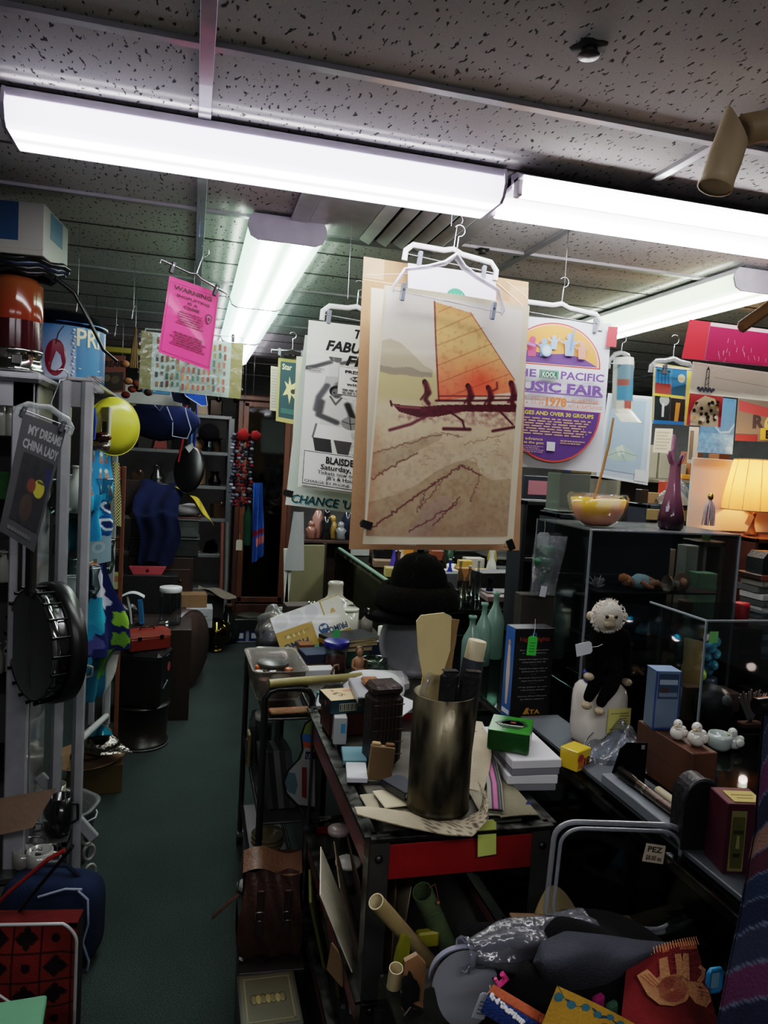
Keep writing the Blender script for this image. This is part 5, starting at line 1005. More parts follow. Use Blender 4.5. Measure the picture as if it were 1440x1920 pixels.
# counter top things, front to back
def ct(px,py,z=CTZ):p=Zp(px,py,z);return Vector((max(p.x,.93),p.y,z+.001))
p=ct(992,1350);W_,D_,H_=.125,.055,.265
t=thing('black_text_box','tall black gift box with red and blue heading and lines of small white text','box',(p.x,p.y+.03,CTZ+.001),3)
b=B();b.box((0,0,H_/2),(W_,D_,H_),'print','#131316',bev=.0015);b.build('carton_body',t)
s=Sheet(Vector((-W_/2,-D_/2-.0006,H_)),Vector((W_/2,-D_/2-.0006,H_)),Vector((W_/2,-D_/2-.0006,0)),Vector((-W_/2,-D_/2-.0006,0)),mat='print')
s.text('high',.12,.135,.045,'#a83c34',.27,bold=.012);s.text('8',.40,.15,.11,'#2c5f9c',.15,bold=.025);s.text('lights',.57,.135,.045,'#a83c34',.30,bold=.012)
for k,ln in enumerate((('Most complete game pitches','in four seasons'),('Pitched the league no hitter','in fewest walks from 1990 to 1993'),('Topped the league with ten','strikeouts in 1993'),('Set career record in 1992','league record for pitcher'),('Only player to win','rookie of the year and award'),('Shared the 1990 and 1993 awards','by fellow players'))):
 for j,tx in enumerate(ln):s.text(tx,.5,.24+.10*k+.032*j,.015,'#9c9da2',.74 if j==0 else .6,'c',.012)
 if k<5:s.text('* * *',.5,.305+.10*k,.012,'#8a8b90',.14,'c')
s.poly([(.28,.93),(.36,.86),(.44,.86),(.40,.93)],'#b8862c');s.text('ATA',.30,.93,.05,'#c08f2e',.42,bold=.03);s.lines(.28,.75,.945,.985,2,'#8a6a34')
s.b.build('front_print',t)
s=Sheet(Vector((-W_/2-.0006,D_/2,H_)),Vector((-W_/2-.0006,-D_/2,H_)),Vector((-W_/2-.0006,-D_/2,0)),Vector((-W_/2-.0006,D_/2,0)),mat='print');s.rect(0,0,1,1,'#2b62a8');s.poly([(.35,.2),(.6,.2),(.7,.5),(.6,.85),(.4,.85),(.3,.5)],'#c9b49a');s.disc(.48,.17,.14,'#b98a68',ry=.03);s.rect(.1,.9,.9,.95,'#d8dade');s.b.build('side_print',t)
price_tag(Vector((p.x-.008,p.y-.004,CTZ+.245)),'neon green price tag hanging on the black text box',.029,.055,'#3fd043',0,3,0,None,.05,scrib='#2a8a34')
for k,(px,r__,h_)in enumerate(((884,.033,.215),(905,.030,.245),(926,.034,.27))):
 q=A(px,1200,2.36+.09*k);bottle((q.x,q.y,CTZ+.001),r__,h_*.93,['shortest pale green glass bottle, beside the round pan','middle pale green glass bottle behind the others','tallest pale green glass bottle beside the black text box'][k],'#a8cfc0','pale green glass bottles on the counter',.32,mat='visor')
q=A(1012,1168,2.22);t=thing('bagged_green_toy','green toy sealed in a frosted plastic bag above the black text box','bag',(q.x,q.y,CTZ+.30))
b=B();b.grid(lambda u,v:((u-.5)*(.09+.03*v)+.02*v,-.022*math.sin(PI*u)*math.sin(PI*min(1,v*.8+.1))-.006*math.sin(9*u+7*v),.20*v),16,18,'film','#dfe4e6');b.grid(lambda u,v:((u-.5)*(.09+.03*v)+.02*v,.022*math.sin(PI*u)*math.sin(PI*min(1,v*.8+.1)),.20*v),16,18,'film','#dfe4e6');b.build('plastic_bag',t)
b=B();b.ell((.012,0,.145),(.03,.014,.024),'plastic','#1f6a44',14,None,9,lambda d:1+.15*math.sin(6*d.x+5*d.z));b.ell((.0,0,.115),(.036,.015,.018),'plastic','#2f7d52',14);b.ell((.01,0,.09),(.018,.012,.018),'plastic','#1b5c3c',12);b.ell((-.002,0,.06),(.013,.01,.02),'plastic','#2a7550',12);b.build('green_toy',t)
b=B();b.box((-.008,-.02,.016),(.022,.003,.036),'paper','#b9bcc4',TR(0,0,0,0,8),bev=.001);b.build('label',t)
q_=carton((q.x,q.y+.05,CTZ+.001),(.12,.06,.297),'dark box standing behind the black text box under the bagged toy','#3a332c',name='dark_box',mat='card')
JP=ct(1122,1400);JP.x-=.008
t=thing('ceramic_canister','square cream ceramic canister with blue lid and yellow handwritten note','canister',JP,10)
b=B();b.sup((0,0,.088),(.06,.055,.088),'ceramic','#c4bdb2');b.build('canister_body',t)
b=B();b.lathe([(.03,0),(.055,0),(.062,.006),(.06,.014),(.048,.018),(.001,.018)],'ceramic','#6b3a26',28,TR(0,0,-.0));b.build('base_ring',t)
b=B();b.cyl((0,0,.172),.046,.028,'plastic','#26267c',28);b.build('blue_lid',t)
s=Sheet(Vector((-.02,-.0585,.122)),Vector((.055,-.0585,.118)),Vector((.053,-.061,.056)),Vector((-.022,-.060,.060)),mat='paper');s.base('#c6c06a',nu=2,nv=2);s.lines(.12,.5,.12,.3,1,'#8a8548',.05);s.lines(.5,.92,.15,.7,5,'#7a7640',.05,9);s.lines(.1,.6,.78,.92,1,'#7f7a44',.05);s.b.build('yellow_note',t)
def skin_obj(name,pts,edges,radii,mat,col,parent,sub=2):
 me=bpy.data.meshes.new(name);me.from_pydata(pts,edges,[]);o=bpy.data.objects.new(name,me);COL.objects.link(o)
 m=o.modifiers.new('s','SKIN');m.use_smooth_shade=True;o.modifiers.new('d','SUBSURF').levels=sub;o.modifiers['d'].render_levels=sub
 for i,r__ in enumerate(radii):me.skin_vertices[0].data[i].radius=(r__,r__)if not isinstance(r__,tuple)else r__
 me.skin_vertices[0].data[0].use_root=True
 dg=bpy.context.evaluated_depsgraph_get();ev=o.evaluated_get(dg);m2=bpy.data.meshes.new_from_object(ev);bpy.data.objects.remove(o)
 b=B();b.add([v.co for v in m2.vertices],[tuple(p.vertices)for p in m2.polygons],mat,col,True);bpy.data.meshes.remove(m2)
 return b.build(name,parent)
MP=Vector((JP.x+.004,JP.y-.005,CTZ+.203));t=thing('plush_monkey','black plush monkey with fluffy white face sitting on the canister lid','soft toy',MP,-6)
pts=[(0,0,.025),(0,.004,.06),(.006,.0,.10),(.008,-.004,.125),(-.03,-.03,.018),(-.045,-.05,-.02),(-.062,-.056,-.045),(-.07,-.06,-.062),(.012,-.045,.012),(-.012,-.066,-.025),(-.034,-.07,-.052),(-.042,-.076,-.07),(-.034,-.01,.098),(-.055,-.03,.06),(-.062,-.045,.025),(-.064,-.05,.01),(.045,-.006,.098),(.056,-.004,.055),(.056,-.012,.008),(.056,-.016,-.012)]
edges=[(0,1),(1,2),(2,3),(0,4),(4,5),(5,6),(6,7),(0,8),(8,9),(9,10),(10,11),(2,12),(12,13),(13,14),(14,15),(2,16),(16,17),(17,18),(18,19)]
rad=[.036,.037,.032,.022,.022,.019,.015,.012,.022,.019,.015,.012,.018,.014,.012,.01,.018,.014,.012,.01]
skin_obj('body',pts,edges,rad,'fur','#08080a',t)
b=B();b.ell((-.002,-.002,.152),(.044,.037,.043),'fur','#0a0a0c',18,None,12);h_=b.build('head',t)
b=B();rr_=random.Random(9)
b.ell((-.012,-.017,.150),(.043,.031,.041),'fabric','#c9c1b0',20,None,14)
for i in range(520):
 th=rr_.uniform(0,2*PI);ph=rr_.uniform(.25,1.0);d=Vector((math.cos(th)*math.sin(ph*1.5),-abs(math.cos(ph*1.5))*.6,math.sin(th)*math.sin(ph*1.5)));q=Vector((-.012,-.017,.150))+Vector((d.x*.042,d.y*.030,d.z*.040));d2=(d+Vector((rr_.uniform(-.4,.4),-.2,rr_.uniform(-.4,.4)))).normalized();b.tube([q,q+d2*.009],[.0013,.0004],'matte','#e6dfd0' if rr_.random()>.3 else '#c9c1b2',4,cap=False)
b.build('face_fur',h_)
b=B();b.ell((-.016,-.044,.135),(.016,.012,.012),'fabric','#a89a80',14);b.ell((-.015,-.042,.150),(.019,.010,.011),'fabric','#bfb196',14);b.tube([(-.024,-.055,.132),(-.016,-.0565,.130),(-.008,-.055,.132)],.0009,'matte','#5a4c3c',5);b.build('muzzle',h_)
for sx in(-1,1):b=B();b.ell((-.016+sx*.012,-.050,.155),(.0048,.004,.0052),'gloss','#2a1a10',12);b.build('eye',h_);b=B();b.ell((-.006+sx*.047,-.006,.147),(.010,.007,.012),'fabric','#b8a68c',10);b.build('ear',h_)
for x,y,z in((-.072,-.066,-.068),(-.044,-.082,-.077),(-.066,-.054,.002),(.056,-.018,-.022)):b=B();b.ell((x,y,z),(.013,.016,.010),'fabric','#a39478',10);b.build('paw',t)
price_tag(MP+Vector((-.068,-.045,.078)),'blank white price tag hanging from the monkey arm',.032,.045,'#c9ced2',0,78,0,None,.03)
def candy(b,d):
 w,l,h=d;b.box((0,-l/2-.0004,h*.35),(w*.8,.0006,h*.4),'print','#c06a24',bev=0);b.text('1E',TR(.0,-l/2-.001,h*.2,90),.02,'print','#25221c',.03);b.ell((-w*.25,-l/2,h*.6),(.014,.001,.012),'print','#a8312a',10,None,4);b.box((w/2+.0004,0,h*.4),(.0006,l*.7,h*.5),'print','#8a2a3a',bev=0)
q=ct(1072,1438);carton(q,(.058,.05,.05),'small yellow candy box with orange and red print','#cfae1d',rz=28,name='candy_box',mat='print',art=candy)
q=ct(1150,1440);b=B();b.grid(lambda u,v:((u-.5)*.17+.03*v,(v-.5)*.14+.3*(v-.5)*.14,.075*math.sin(PI*u)**.7*math.sin(PI*v)**.7*(1+.25*math.sin(9*u+5*v))+.006*math.sin(23*u-17*v)),40,34,'film','#d3d7dd')
b.grid(lambda u,v:((u-.5)*.13+.02*v,(v-.5)*.11,.055*math.sin(PI*u)**.7*math.sin(PI*v)**.7*(1+.2*math.sin(7*u+8*v))),24,20,'fabric','#a9b2be');b.ell((.02,.03,.06),(.012,.01,.006),'fabric','#31549a',10,None,5);solo(b,'white_plastic_bag','crumpled clear plastic bag of white cloth on the counter','bag',(q.x+.03,q.y+.06,CTZ+.002),-25)
q=ct(1172,1484);b=B();b.prism([(-.055,0),(.03,0),(.03,.11),(-.018,.108),(-.032,.095)],.004,'metal','#1d1e1d',TR(0,0,0,90));b.box((-.01,-.03,.002),(.08,.07,.003),'metal','#222322');b.box((.02,-.004,.1),(.008,.001,.01),'paper','#6f7570',bev=0);solo(b,'black_bookend','black metal bookend plate standing against the wooden box','bookend',(q.x+.02,q.y+.01,CTZ+.001),-12)
BX=Zp(1300,1510,CTZ);BXx=1.085;BY0=BX.y
t=thing('wooden_box','plain reddish brown wooden box with ducks and blue box on it','box',(BXx+.032,BY0+.105,CTZ+.001))
b=B();b.box((0,0,.058),(.064,.21,.116),'wood','#54321f',bev=.002);b.build('box_body',t);b=B();b.box((0,0,.06),(.0645,.2105,.001),'matte','#2b1a10',bev=0);b.build('lid_seam',t)
BZ=CTZ+.118
def duck(b,x,y,z,s,col,beak):
 b.ell((x,y,z+.016*s),(.020*s,.017*s,.017*s),'ceramic',col,16);b.ell((x+.018*s,y,z+.022*s),(.008*s,.008*s,.007*s),'ceramic',col,10);b.ell((x-.006*s,y-.002,z+.038*s),(.0105*s,.010*s,.0105*s),'ceramic',col,14)
 b.ell((x-.017*s,y-.005*s,z+.035*s),(.006*s,.004*s,.0028*s),'ceramic',beak,8,None,6);b.ell((x-.011*s,y-.0095*s,z+.041*s),(.0014*s,)*3,'gloss','#1c1c1c',6,None,4);b.ell((x+.004*s,y-.016*s,z+.018*s),(.012*s,.004*s,.009*s),'ceramic',col,10,None,6)
for k,(dx,dy,s_,lb)in enumerate(((-.012,.035,1.0,'rear white ceramic duck of the pair on the wooden box'),(.008,-.005,1.15,'front white ceramic duck of the pair on the wooden box'))):
 t=thing('ceramic_duck',lb,'figurine',(BXx+.03+dx,BY0+.045+dy,BZ),20,'ceramic ducks on the wooden box');b=B();duck(b,0,0,0,s_,'#c9c4b8','#a8904e');b.build('duck_body',t);b=B();b.tube([(.008*s_*math.cos(a)-.006*s_,.008*s_*math.sin(a)-.002,.029*s_)for a in[2*PI*i/12 for i in range(12)]],.0022*s_,'ceramic','#d8d4c8',6,closed=True);b.build('scarf',t)
t=thing('blue_window_box','upright blue edged box with clear window on the wooden box','box',(BXx+.03,BY0+.165,BZ),-8)
b=B();b.box((0,0,.07),(.060,.05,.14),'print','#5b6d80',bev=.001);b.build('carton_body',t)
b=B();b.box((0,0,.1405),(.062,.052,.002),'print','#5a78a0',bev=0)
for sx in(-1,1):b.box((sx*.030,-.025,.07),(.003,.003,.14),'print','#26407c',bev=0)
b.box((0,-.026,.002),(.062,.002,.004),'print','#26407c',bev=0);b.build('blue_edge',t)
b=B();b.box((0,-.0262,.105),(.05,.0006,.06),'print','#30445c',bev=0);b.box((0,-.0266,.115),(.045,.0006,.012),'print','#8495a4',bev=0);b.box((0,-.0266,.085),(.045,.0006,.01),'print','#5f7284',bev=0);b.box((-.008,-.0266,.095),(.02,.0006,.012),'print','#4a3434',bev=0);b.build('window_panel',t)
q=ct(1345,1412);t=thing('ceramic_planter','pale green ceramic pot with white goose beside the ducks','planter',(q.x+.02,q.y+.02,CTZ+.001))
b=B();b.lathe([(.001,0),(.02,0),(.03,.012),(.032,.035),(.028,.045),(.025,.044),(.027,.03),(.001,.01)],'ceramic','#a3b0a8',24);b.build('pot',t);b=B();duck(b,.045,0,0,1.2,'#b9bdb4','#9a8a5a');b.build('goose',t)
q0,q1=Zp(1175,1462,CTZ+.03),Zp(1250,1545,CTZ+.03);m=(q0+q1)/2
t=thing('flat_grey_case','long flat grey case lying at the counter edge carrying a silver pen','case',(max(m.x,.955),m.y,CTZ+.013));b=B();b.box((0,0,.012),(.06,.25,.024),'plastic','#70777c',bev=.002);b.build('case_body',t);b=B();b.box((.012,.0,.0245),(.035,.24,.002),'plastic','#2b2d30',bev=.001);b.build('dark_insert',t)
t=thing('silver_torch','slim silver and black metal torch on the flat grey case','torch',(max(m.x,.955)+.002,m.y,CTZ+.052),0)
b=B();b.tube([(0,-.10,-.002),(.0,.03,-.002)],.0105,'metal','#8d8078',14);b.build('barrel',t);b=B();b.tube([(0,.03,-.002),(0,.05,-.002),(0,.10,-.002)],[.0105,.013,.0135],'metal','#3a3836',14);b.build('head',t);b=B();b.tube([(0,.0,-.002),(0,.008,-.002)],.0112,'metal','#b9b4b0',14);b.build('ring',t)
b=B();b.tube([(0,0,0),(0,0,.05),(.01,.02,.06),(.03,.09,.06),(.035,.10,.05),(.035,.10,0)],.0016,'metal','#8f9092',6);q=ct(1085,1425);solo(b,'wire_stand','thin bent wire stand near the candy box','stand',(q.x,q.y-.02,CTZ+.001),-30)
t=thing('paper_roll','small cream paper roll beside the silver torch','paper',(1.01,m.y-.03,CTZ+.035));b=B();b.tube([(0,-.05,0),(0,.06,.0)],.010,'paper','#a89c7c',12);b.build('roll',t)
q=ct(1300,1610);t=thing('black_clock_case','black rounded-top case standing on the counter','case',(max(q.x,.965),q.y+.03,CTZ+.013),-10)
b=B();b.prism([(-.035,0),(.035,0),(.035,.09)]+[(.035*math.cos(PI*k/12),.09+.045*math.sin(PI*k/12))for k in range(1,12)]+[(-.035,.09)],.05,'leather','#101113',TR(0,.025,0,90));b.build('case_body',t)
b=B();b.tube([(-.035,-.026,.09)]+[(.037*math.cos(PI-PI*k/12),-.026,.09+.047*math.sin(PI*k/12))for k in range(13)],.005,'plastic','#26272b',6);b.build('rim',t)
q=ct(1362,1640);MX,MY=max(q.x,.97)+.02,q.y
t=thing('maroon_gift_box','maroon gift box with green stone head picture and yellow sticker on top','box',(MX,MY+.01,CTZ+.013),-12)
b=B();b.box((0,0,.065),(.075,.07,.13),'print','#4a1226',bev=.0015);b.build('carton_body',t)
b=B();b.box((.005,-.005,.131),(.055,.045,.001),'print','#b5a049',bev=0);b.box((.005,.0,.1317),(.04,.004,.0004),'print','#7a6a2c',bev=0);b.box((.005,-.012,.1317),(.03,.003,.0004),'print','#7a6a2c',bev=0);b.build('yellow_sticker',t)
s=Sheet(Vector((-.030,-.0356,.118)),Vector((-.002,-.0356,.118)),Vector((-.002,-.0356,.006)),Vector((-.030,-.0356,.006)),mat='print');s.rect(0,0,1,1,'#7d7a44');s.poly([(.1,.1),(.9,.1),(.95,.5),(.9,.95),(.15,.95),(.05,.5)],'#54521f');s.poly([(.2,.32),(.85,.32),(.85,.38),(.2,.38)],'#2b2a14');s.poly([(.45,.4),(.6,.4),(.66,.62),(.4,.62)],'#8a8850');s.poly([(.25,.7),(.75,.7),(.7,.76),(.3,.76)],'#262512');s.b.build('head_picture',t)
q=Vector((MX+.025,MY-.10,CTZ+.001));t=thing('toy_crate','pale blue ribbed toy crate holding a brass bead','crate',q,-10);b=B()
for s_ in(-1,1):b.box((s_*.03,0,.028),(.004,.06,.056),'plastic','#5f8792',bev=.001);b.box((0,s_*.03,.025),(.064,.004,.05),'plastic','#5f8792',bev=.001)
b.box((0,0,.003),(.06,.06,.005),'plastic','#4c6f7a',bev=.001)
for k in range(9):b.box((-.026+.0065*k,-.033,.025),(.0022,.003,.048),'plastic','#6d96a0',bev=.0005)
b.box((0,-.0335,.024),(.066,.004,.005),'plastic','#6d96a0',bev=.001);b.build('crate_body',t);b=B();b.ell((.004,0,.045),(.014,.014,.012),'metal','#a88a4e',14);b.build('brass_bead',t)
t=thing('stone_carving','dark carved stone lump on the counter below the toy crate','carving',(MX+.0,MY-.20,CTZ+.013),0);b=B();b.ell((0,0,.025),(.045,.035,.028),'worn','#2b2b2b',20,None,14,lambda d:1+.12*math.sin(11*d.x+4*d.z)*math.sin(9*d.y+7*d.z));b.build('carved_stone',t)
q0=A(1325,1165,1.72);c0=Vector((q0.x,1.72,CTZ));hh=q0.z-CTZ;ww,ll=.30,.26
t=thing('acrylic_display_case','smaller clear acrylic case at the right edge full of odds and ends','display case',(c0.x+ww/2,c0.y+ll/2,CTZ+.001))
for nm,c,d in(('front_pane',(0,-ll/2,hh/2),(ww,.004,hh)),('back_pane',(0,ll/2,hh/2),(ww,.004,hh)),('side_pane',(-ww/2,0,hh/2),(.004,ll,hh)),('side_pane',(ww/2,0,hh/2),(.004,ll,hh))):b=B();b.box(c,d,'acrylic','#dfe5e8',bev=.001);b.build(nm,t)
b=B();b.box((-ww/2,-ll/2,hh/2),(.006,.006,hh),'frost','#a3adb0',bev=.001);b.box((0,-ll/2,hh),(ww,.006,.006),'frost','#a3adb0',bev=.001);b.box((-ww/2,0,hh),(.006,ll,.006),'frost','#a3adb0',bev=.001);b.build('top_rim',t)
b=B();b.box((-.125,-ll/2-.003,hh-.045),(.028,.001,.032),'paper','#6fb868',bev=0);b.build('green_sticker',t)
cxx,cyy=c0.x+ww/2,c0.y+ll/2
IN=lambda dx,dy,z=0:(cxx+dx,cyy+dy,CTZ+.006+z)
carton(IN(-.0,.07),(.25,.08,.06),'dark box at the floor of the smaller acrylic case','#3a2c24',name='dark_box',mat='card');carton(IN(-.085,.0),(.05,.04,.10),'brown block carrying the yellow envelope inside the smaller case','#5a4632',name='wooden_block',mat='wood')
b=B();b.prism([(-.028,0),(.032,0),(.03,.16),(-.03,.17),(-.026,.10),(-.034,.06)],.004,'paper','#8c7d48',TR(0,0,0,90,0,0));solo(b,'yellow_envelope','mustard paper envelope standing inside the smaller acrylic case','envelope',IN(-.055,.04,.062),-8)
t=thing('leather_ball','dark leather ball with pale ribbon inside the smaller acrylic case','ball',IN(-.04,-.055));b=B();b.ell((0,0,.06),(.055,.05,.058),'leather','#262422',20,None,14,lambda d:1+.06*math.sin(5*d.x+3*d.z));b.build('ball_body',t);b=B();b.ell((.005,-.04,.08),(.018,.012,.02),'fabric','#85857f',10);b.build('ribbon',t)
t=thing('turquoise_ornament','turquoise glass and lime bead ornament inside the smaller acrylic case','ornament',IN(.03,.07,.062));b=B()
for k in range(9):b.ell((.03*math.cos(k*2.4)*(k/9),.02*math.sin(k*2.4),.06+.011*k),(.017,.017,.017),'tint','#3fa9c4',12,None,8)
b.build('turquoise_beads',t);b=B();b.ell((-.032,-.01,.05),(.018,.018,.020),'plastic','#86b83a',14);b.build('lime_bead',t);b=B();b.cyl((0,0,0),.03,.04,'plastic','#22384c',16);b.build('stand',t)
b=B();b.box((0,0,.05),(.02,.012,.09),'card','#a39a78',bev=.001);solo(b,'small_cards','bundle of pale cards in the left of the smaller acrylic case','cards',IN(-.12,.0,.0),15,None,0,12)
t=thing('shell_plume','pinkish fringed shell fan low in the smaller acrylic case','ornament',IN(.06,-.09));b=B()
for k in range(12):a=-30+5.5*k;b.box((0,0,.05),(.006,.003,.085+.01*(k%3)),'ceramic','#b9a196',TR(.0,.002*(k%2),.01,0,a,0),bev=.001)
b.build('fringe',t);b=B();b.box((0,.0,.008),(.07,.03,.016),'wood','#6a4634');b.build('base',t)
l=bpy.data.lights.new('case_light','POINT');l.energy=.35;l.color=(1,.72,.62);l.shadow_soft_size=.012;o=bpy.data.objects.new('case_light',l);COL.objects.link(o);o.location=(cxx+.09,cyy-.05,CTZ+.17)
def plaid(u,v):
 P0=[(1434,1330),(1424,1560),(1396,1720),(1338,1960)];x=v*3;i=min(2,int(x));a=Vector(P0[i]).lerp(Vector(P0[i+1]),x-i);q=A(a.x+230*u,a.y-30*u,.82);q.y+=.02*math.sin(9*u+2*v)-.02*v;return q
def plc(u,v):
 w=(v*11+u*3.2)%7;base=['#1b2238','#262b3c','#4a2440','#1c2034','#6a5044','#3c1c28','#1e2a40'][int(w)];return '#4c5566' if abs((w%1)-.5)>.46 else base
drape(plaid,60,150,plc,'striped_cloth','diagonally striped navy, maroon and peach cloth hanging at the right edge','cloth','fabric',.003)
b=B();b.tube([(0,0,0),(.25,0,.02)],.012,'metal','#3a3b3e',10);q=A(1418,1325,.83);solo(b,'hanging_rail','dark rail carrying the striped cloth at the right edge','rail',q)
# behind the counter : lamp, books, shelves
def stand(p,w,l,label,col='#3a3632',name='shelf_unit',n=3,mat='wood',cat='shelf',z0=0):
 """plain open shelf unit with top at p.z"""
 t=thing(name,label,cat,(p[0],p[1],z0));z=p[2]-z0
 for sx in(-1,1):b=B();b.box((sx*(w/2-.01),0,z/2),(.02,l,z),mat,col);b.build('side_panel',t)
 b=B();b.box((0,l/2-.006,z/2),(w,.008,z),mat,col);b.build('back_panel',t)
 for k in range(n):b=B();b.box((0,0,z-.012-k*(z-.1)/max(1,n-1)),(w-.04 if k else w,l,.02),mat,col);b.build('shelf',t)
 return t
LP=A(1408,1003,2.70);
stand((LP.x+.10,LP.y+.08,LP.z-.002),.36,.4,'reddish brown wooden hutch carrying the lit table lamp','#4a1f16','wooden_hutch',3)
t=thing('table_lamp','lit table lamp with ribbed parchment shade on turned wooden stem','lamp',LP)
b=B();b.lathe([(.001,0),(.03,0),(.03,.006),(.018,.014),(.010,.04),(.009,.07),(.014,.088),(.016,.095),(.012,.1),(.012,.115),(.001,.116)],'wood','#5a3018',20);b.build('stem',t)
b=B();b.cyl((0,0,.112),.011,.03,'metal','#a58a5a',14);b.build('socket',t)
sh=[];
b=B();b.lathe([(.128,.108),(.124,.16),(.112,.24),(.098,.31),(.094,.325)],'parchment','#e8ae6c',48,fn=lambda th,z:1+.008*math.cos(24*th));b.build('lamp_shade',t)
for z,r__ in((.108,.128),(.325,.094)):c=B();c.tube([(r__*math.cos(2*PI*k/36),r__*math.sin(2*PI*k/36),z)for k in range(36)],.0025,'fabric','#a88450',6,closed=True);c.build('shade_trim',t)
for k in range(12):c=B();a=2*PI*k/12;c.tube([(.1285*math.cos(a),.1285*math.sin(a),.11),(.113*math.cos(a),.113*math.sin(a),.24),(.095*math.cos(a),.095*math.sin(a),.324)],.0012,'fabric','#8f6a3a',5);c.build('shade_rib',t)
b=B();b.ell((0,0,.19),(.024,.024,.032),'tube','#ff9a48',14);b.build('bulb',t)
l=bpy.data.lights.new('lamp_bulb','POINT');l.energy=4.5;l.color=(1,.5,.2);l.shadow_soft_size=.035;o=bpy.data.objects.new('lamp_bulb',l);COL.objects.link(o);o.parent=t;o.location=(0,0,.24)
price_tag(LP+Vector((-.03,-.03,.09)),'white tag hanging from the table lamp',.03,.05,'#c9b49c',0,25,0,None,.02)
b=B();b.box((0,0,.16),(.5,.01,.32),'paper','#d9c4ae',bev=.002);solo(b,'cream_board','cream board behind the lamp glowing pink','board',LP+Vector((.02,.13,.002)))
q=A(1418,1062,2.45);zz=q.z
stand((q.x+.06,q.y+.02,zz-.36),.20,.2,'dark low stand under the stack of tapes','#241a16','low_stand',2)
r_=random.Random(21);z=zz-.36
lbs=['lowest disc case in the stack below the black radio','second disc case from the bottom below the radio','third disc case from the bottom below the radio','fourth disc case from the bottom below the radio','fifth disc case from the bottom below the radio','sixth disc case from the bottom below the radio','seventh disc case from the bottom below the radio','eighth disc case from the bottom below the radio','ninth disc case from the bottom below the radio','tenth disc case from the bottom below the radio','eleventh disc case from the bottom below the radio','topmost disc case of the stack below the radio']
for k in range(12):
 h_=.026;t=thing('disc_case',lbs[k],'disc case',(q.x+.05+r_.uniform(-.01,.01),q.y+r_.uniform(-.01,.01),z),r_.uniform(-5,5),'stacked disc cases');b=B();b.box((0,0,h_/2),(.14,.12,h_-.003),'plastic',['#7d8080','#a0a3a2','#4f5252','#b0b3b1','#5a5d5d','#8a867e'][k%6],bev=.001);b.build('case_body',t);b=B();b.box((0,-.0605,h_/2),(.12,.001,h_*.35),'paper','#a9aaa6' if k%2 else '#5c5f5e',bev=0);b.build('spine_label',t);z+=h_
t=thing('brass_edged_tray','dark flat tray with reddish edge under the black radio','tray',(q.x+.05,q.y,z));b=B();b.box((0,0,.012),(.17,.14,.022),'wood','#2c1512');b.build('tray_body',t);b=B();b.box((0,-.071,.012),(.17,.003,.02),'woodh','#7a4030',bev=.001);b.build('edge',t)
t=thing('black_radio','black rounded leather radio case at the right edge below lamp','radio',(q.x+.06,q.y,z+.024));b=B();b.prism([(-.07,0),(.07,0),(.07,.06),(.05,.085),(-.05,.085),(-.07,.06)],.09,'leather','#15181c',TR(0,.045,0,90));b.build('case_body',t)
for x in(-.03,.03):b=B();b.box((x,-.047,.042),(.006,.004,.08),'leather','#2b2f34',bev=.001);b.build('strap',t)
q=A(1388,1172,2.30);t=thing('red_candle','bright red pillar candle in front of the stacked disc cases','candle',(q.x,q.y,q.z));b=B();b.cyl((0,0,0),.027,.085,'wax','#b01020',24);b.build('wax_body',t);b=B();b.tube([(0,0,.084),(.001,0,.092)],.001,'matte','#2b2320',5);b.build('wick',t)
stand((q.x,q.y,q.z),.12,.10,'small dark riser under the red candle','#2a1c16','low_stand',2,z0=0 if q.x>2.1 else CTZ+.001)
counter(1.0,2.04,3.05,5.1,.98,'second glass counter farther back crowded with boxes and figurines',trim='#9a9a94')
b=B();b.box((0,0,.006),(.02,2.0,.012),'plastic','#6f8f78',bev=.002);solo(b,'green_edge_strip','pale green strip along the edge of the second counter','strip',(1.02,4.05,.98))
C2=.982
def c2(px,py,z=C2):p=Zp(px,py,z);return Vector((p.x,p.y,z))
K=[((955,1085),'open black instrument case behind the bottles',.16,.12,.05,'#15161a','instrument_case'),((940,1125),'flat pinkish paper stack under the black case',.16,.12,.02,'#8a6f70','paper_stack'),((760,1150),'grey paper box with a tick mark behind the fur hat',.15,.05,.11,'#5f6167','grey_box'),((690,1152),'dark printer-like machine with small white label',.15,.14,.06,'#1b1d20','black_machine'),((900,1100),'tan carton behind the fur hat',.09,.07,.06,'#8a6a3c','tan_carton'),((840,1090),'white carton far behind the fur hat',.08,.07,.05,'#a9a7a0','white_carton'),((870,1080),'yellow carton far behind the fur hat',.07,.06,.07,'#b48a2c','yellow_carton'),((800,1070),'orange carton deep on the second counter',.06,.06,.06,'#a8622c','orange_carton'),((720,1062),'small brown tray on the second counter',.12,.1,.03,'#6a5440','brown_tray'),((660,1040),'white label box under poster left',.1,.08,.06,'#8d8f8c','white_carton')]
for(px,py),lb,w_,l_,h_,cl,nm in K:
 q=c2(px,py);q.x=min(max(q.x,1.10),1.95);q.y=min(max(q.y,3.15),5.0);carton((q.x,q.y,C2),(w_*1.1,l_,h_*1.3),lb,cl,rz=random.uniform(-8,8),name=nm,mat='card')
r_=random.Random(31);LBF=['pink headed bust','blue glass bottle','amber trophy cup','grey glass tumbler','clear glass vase','black vase','brass goblet','white china cup','violet bottle','small clear jug','smoky decanter','pale figurine','dark green bottle','tiny gold cup','grey jar','clear flute','brown flask','cream vase']
CLF=['#b58c7e','#2b3f9c','#b38a2c','#9aa0a2','#d3dada','#1a1a1c','#9a7c34','#b9b7b0','#4a3a9a','#cfd6d6','#6a6660','#b39a86','#2c4a3a','#a58a3c','#7f8486','#d6dcdc','#5a4630','#b5ab92']
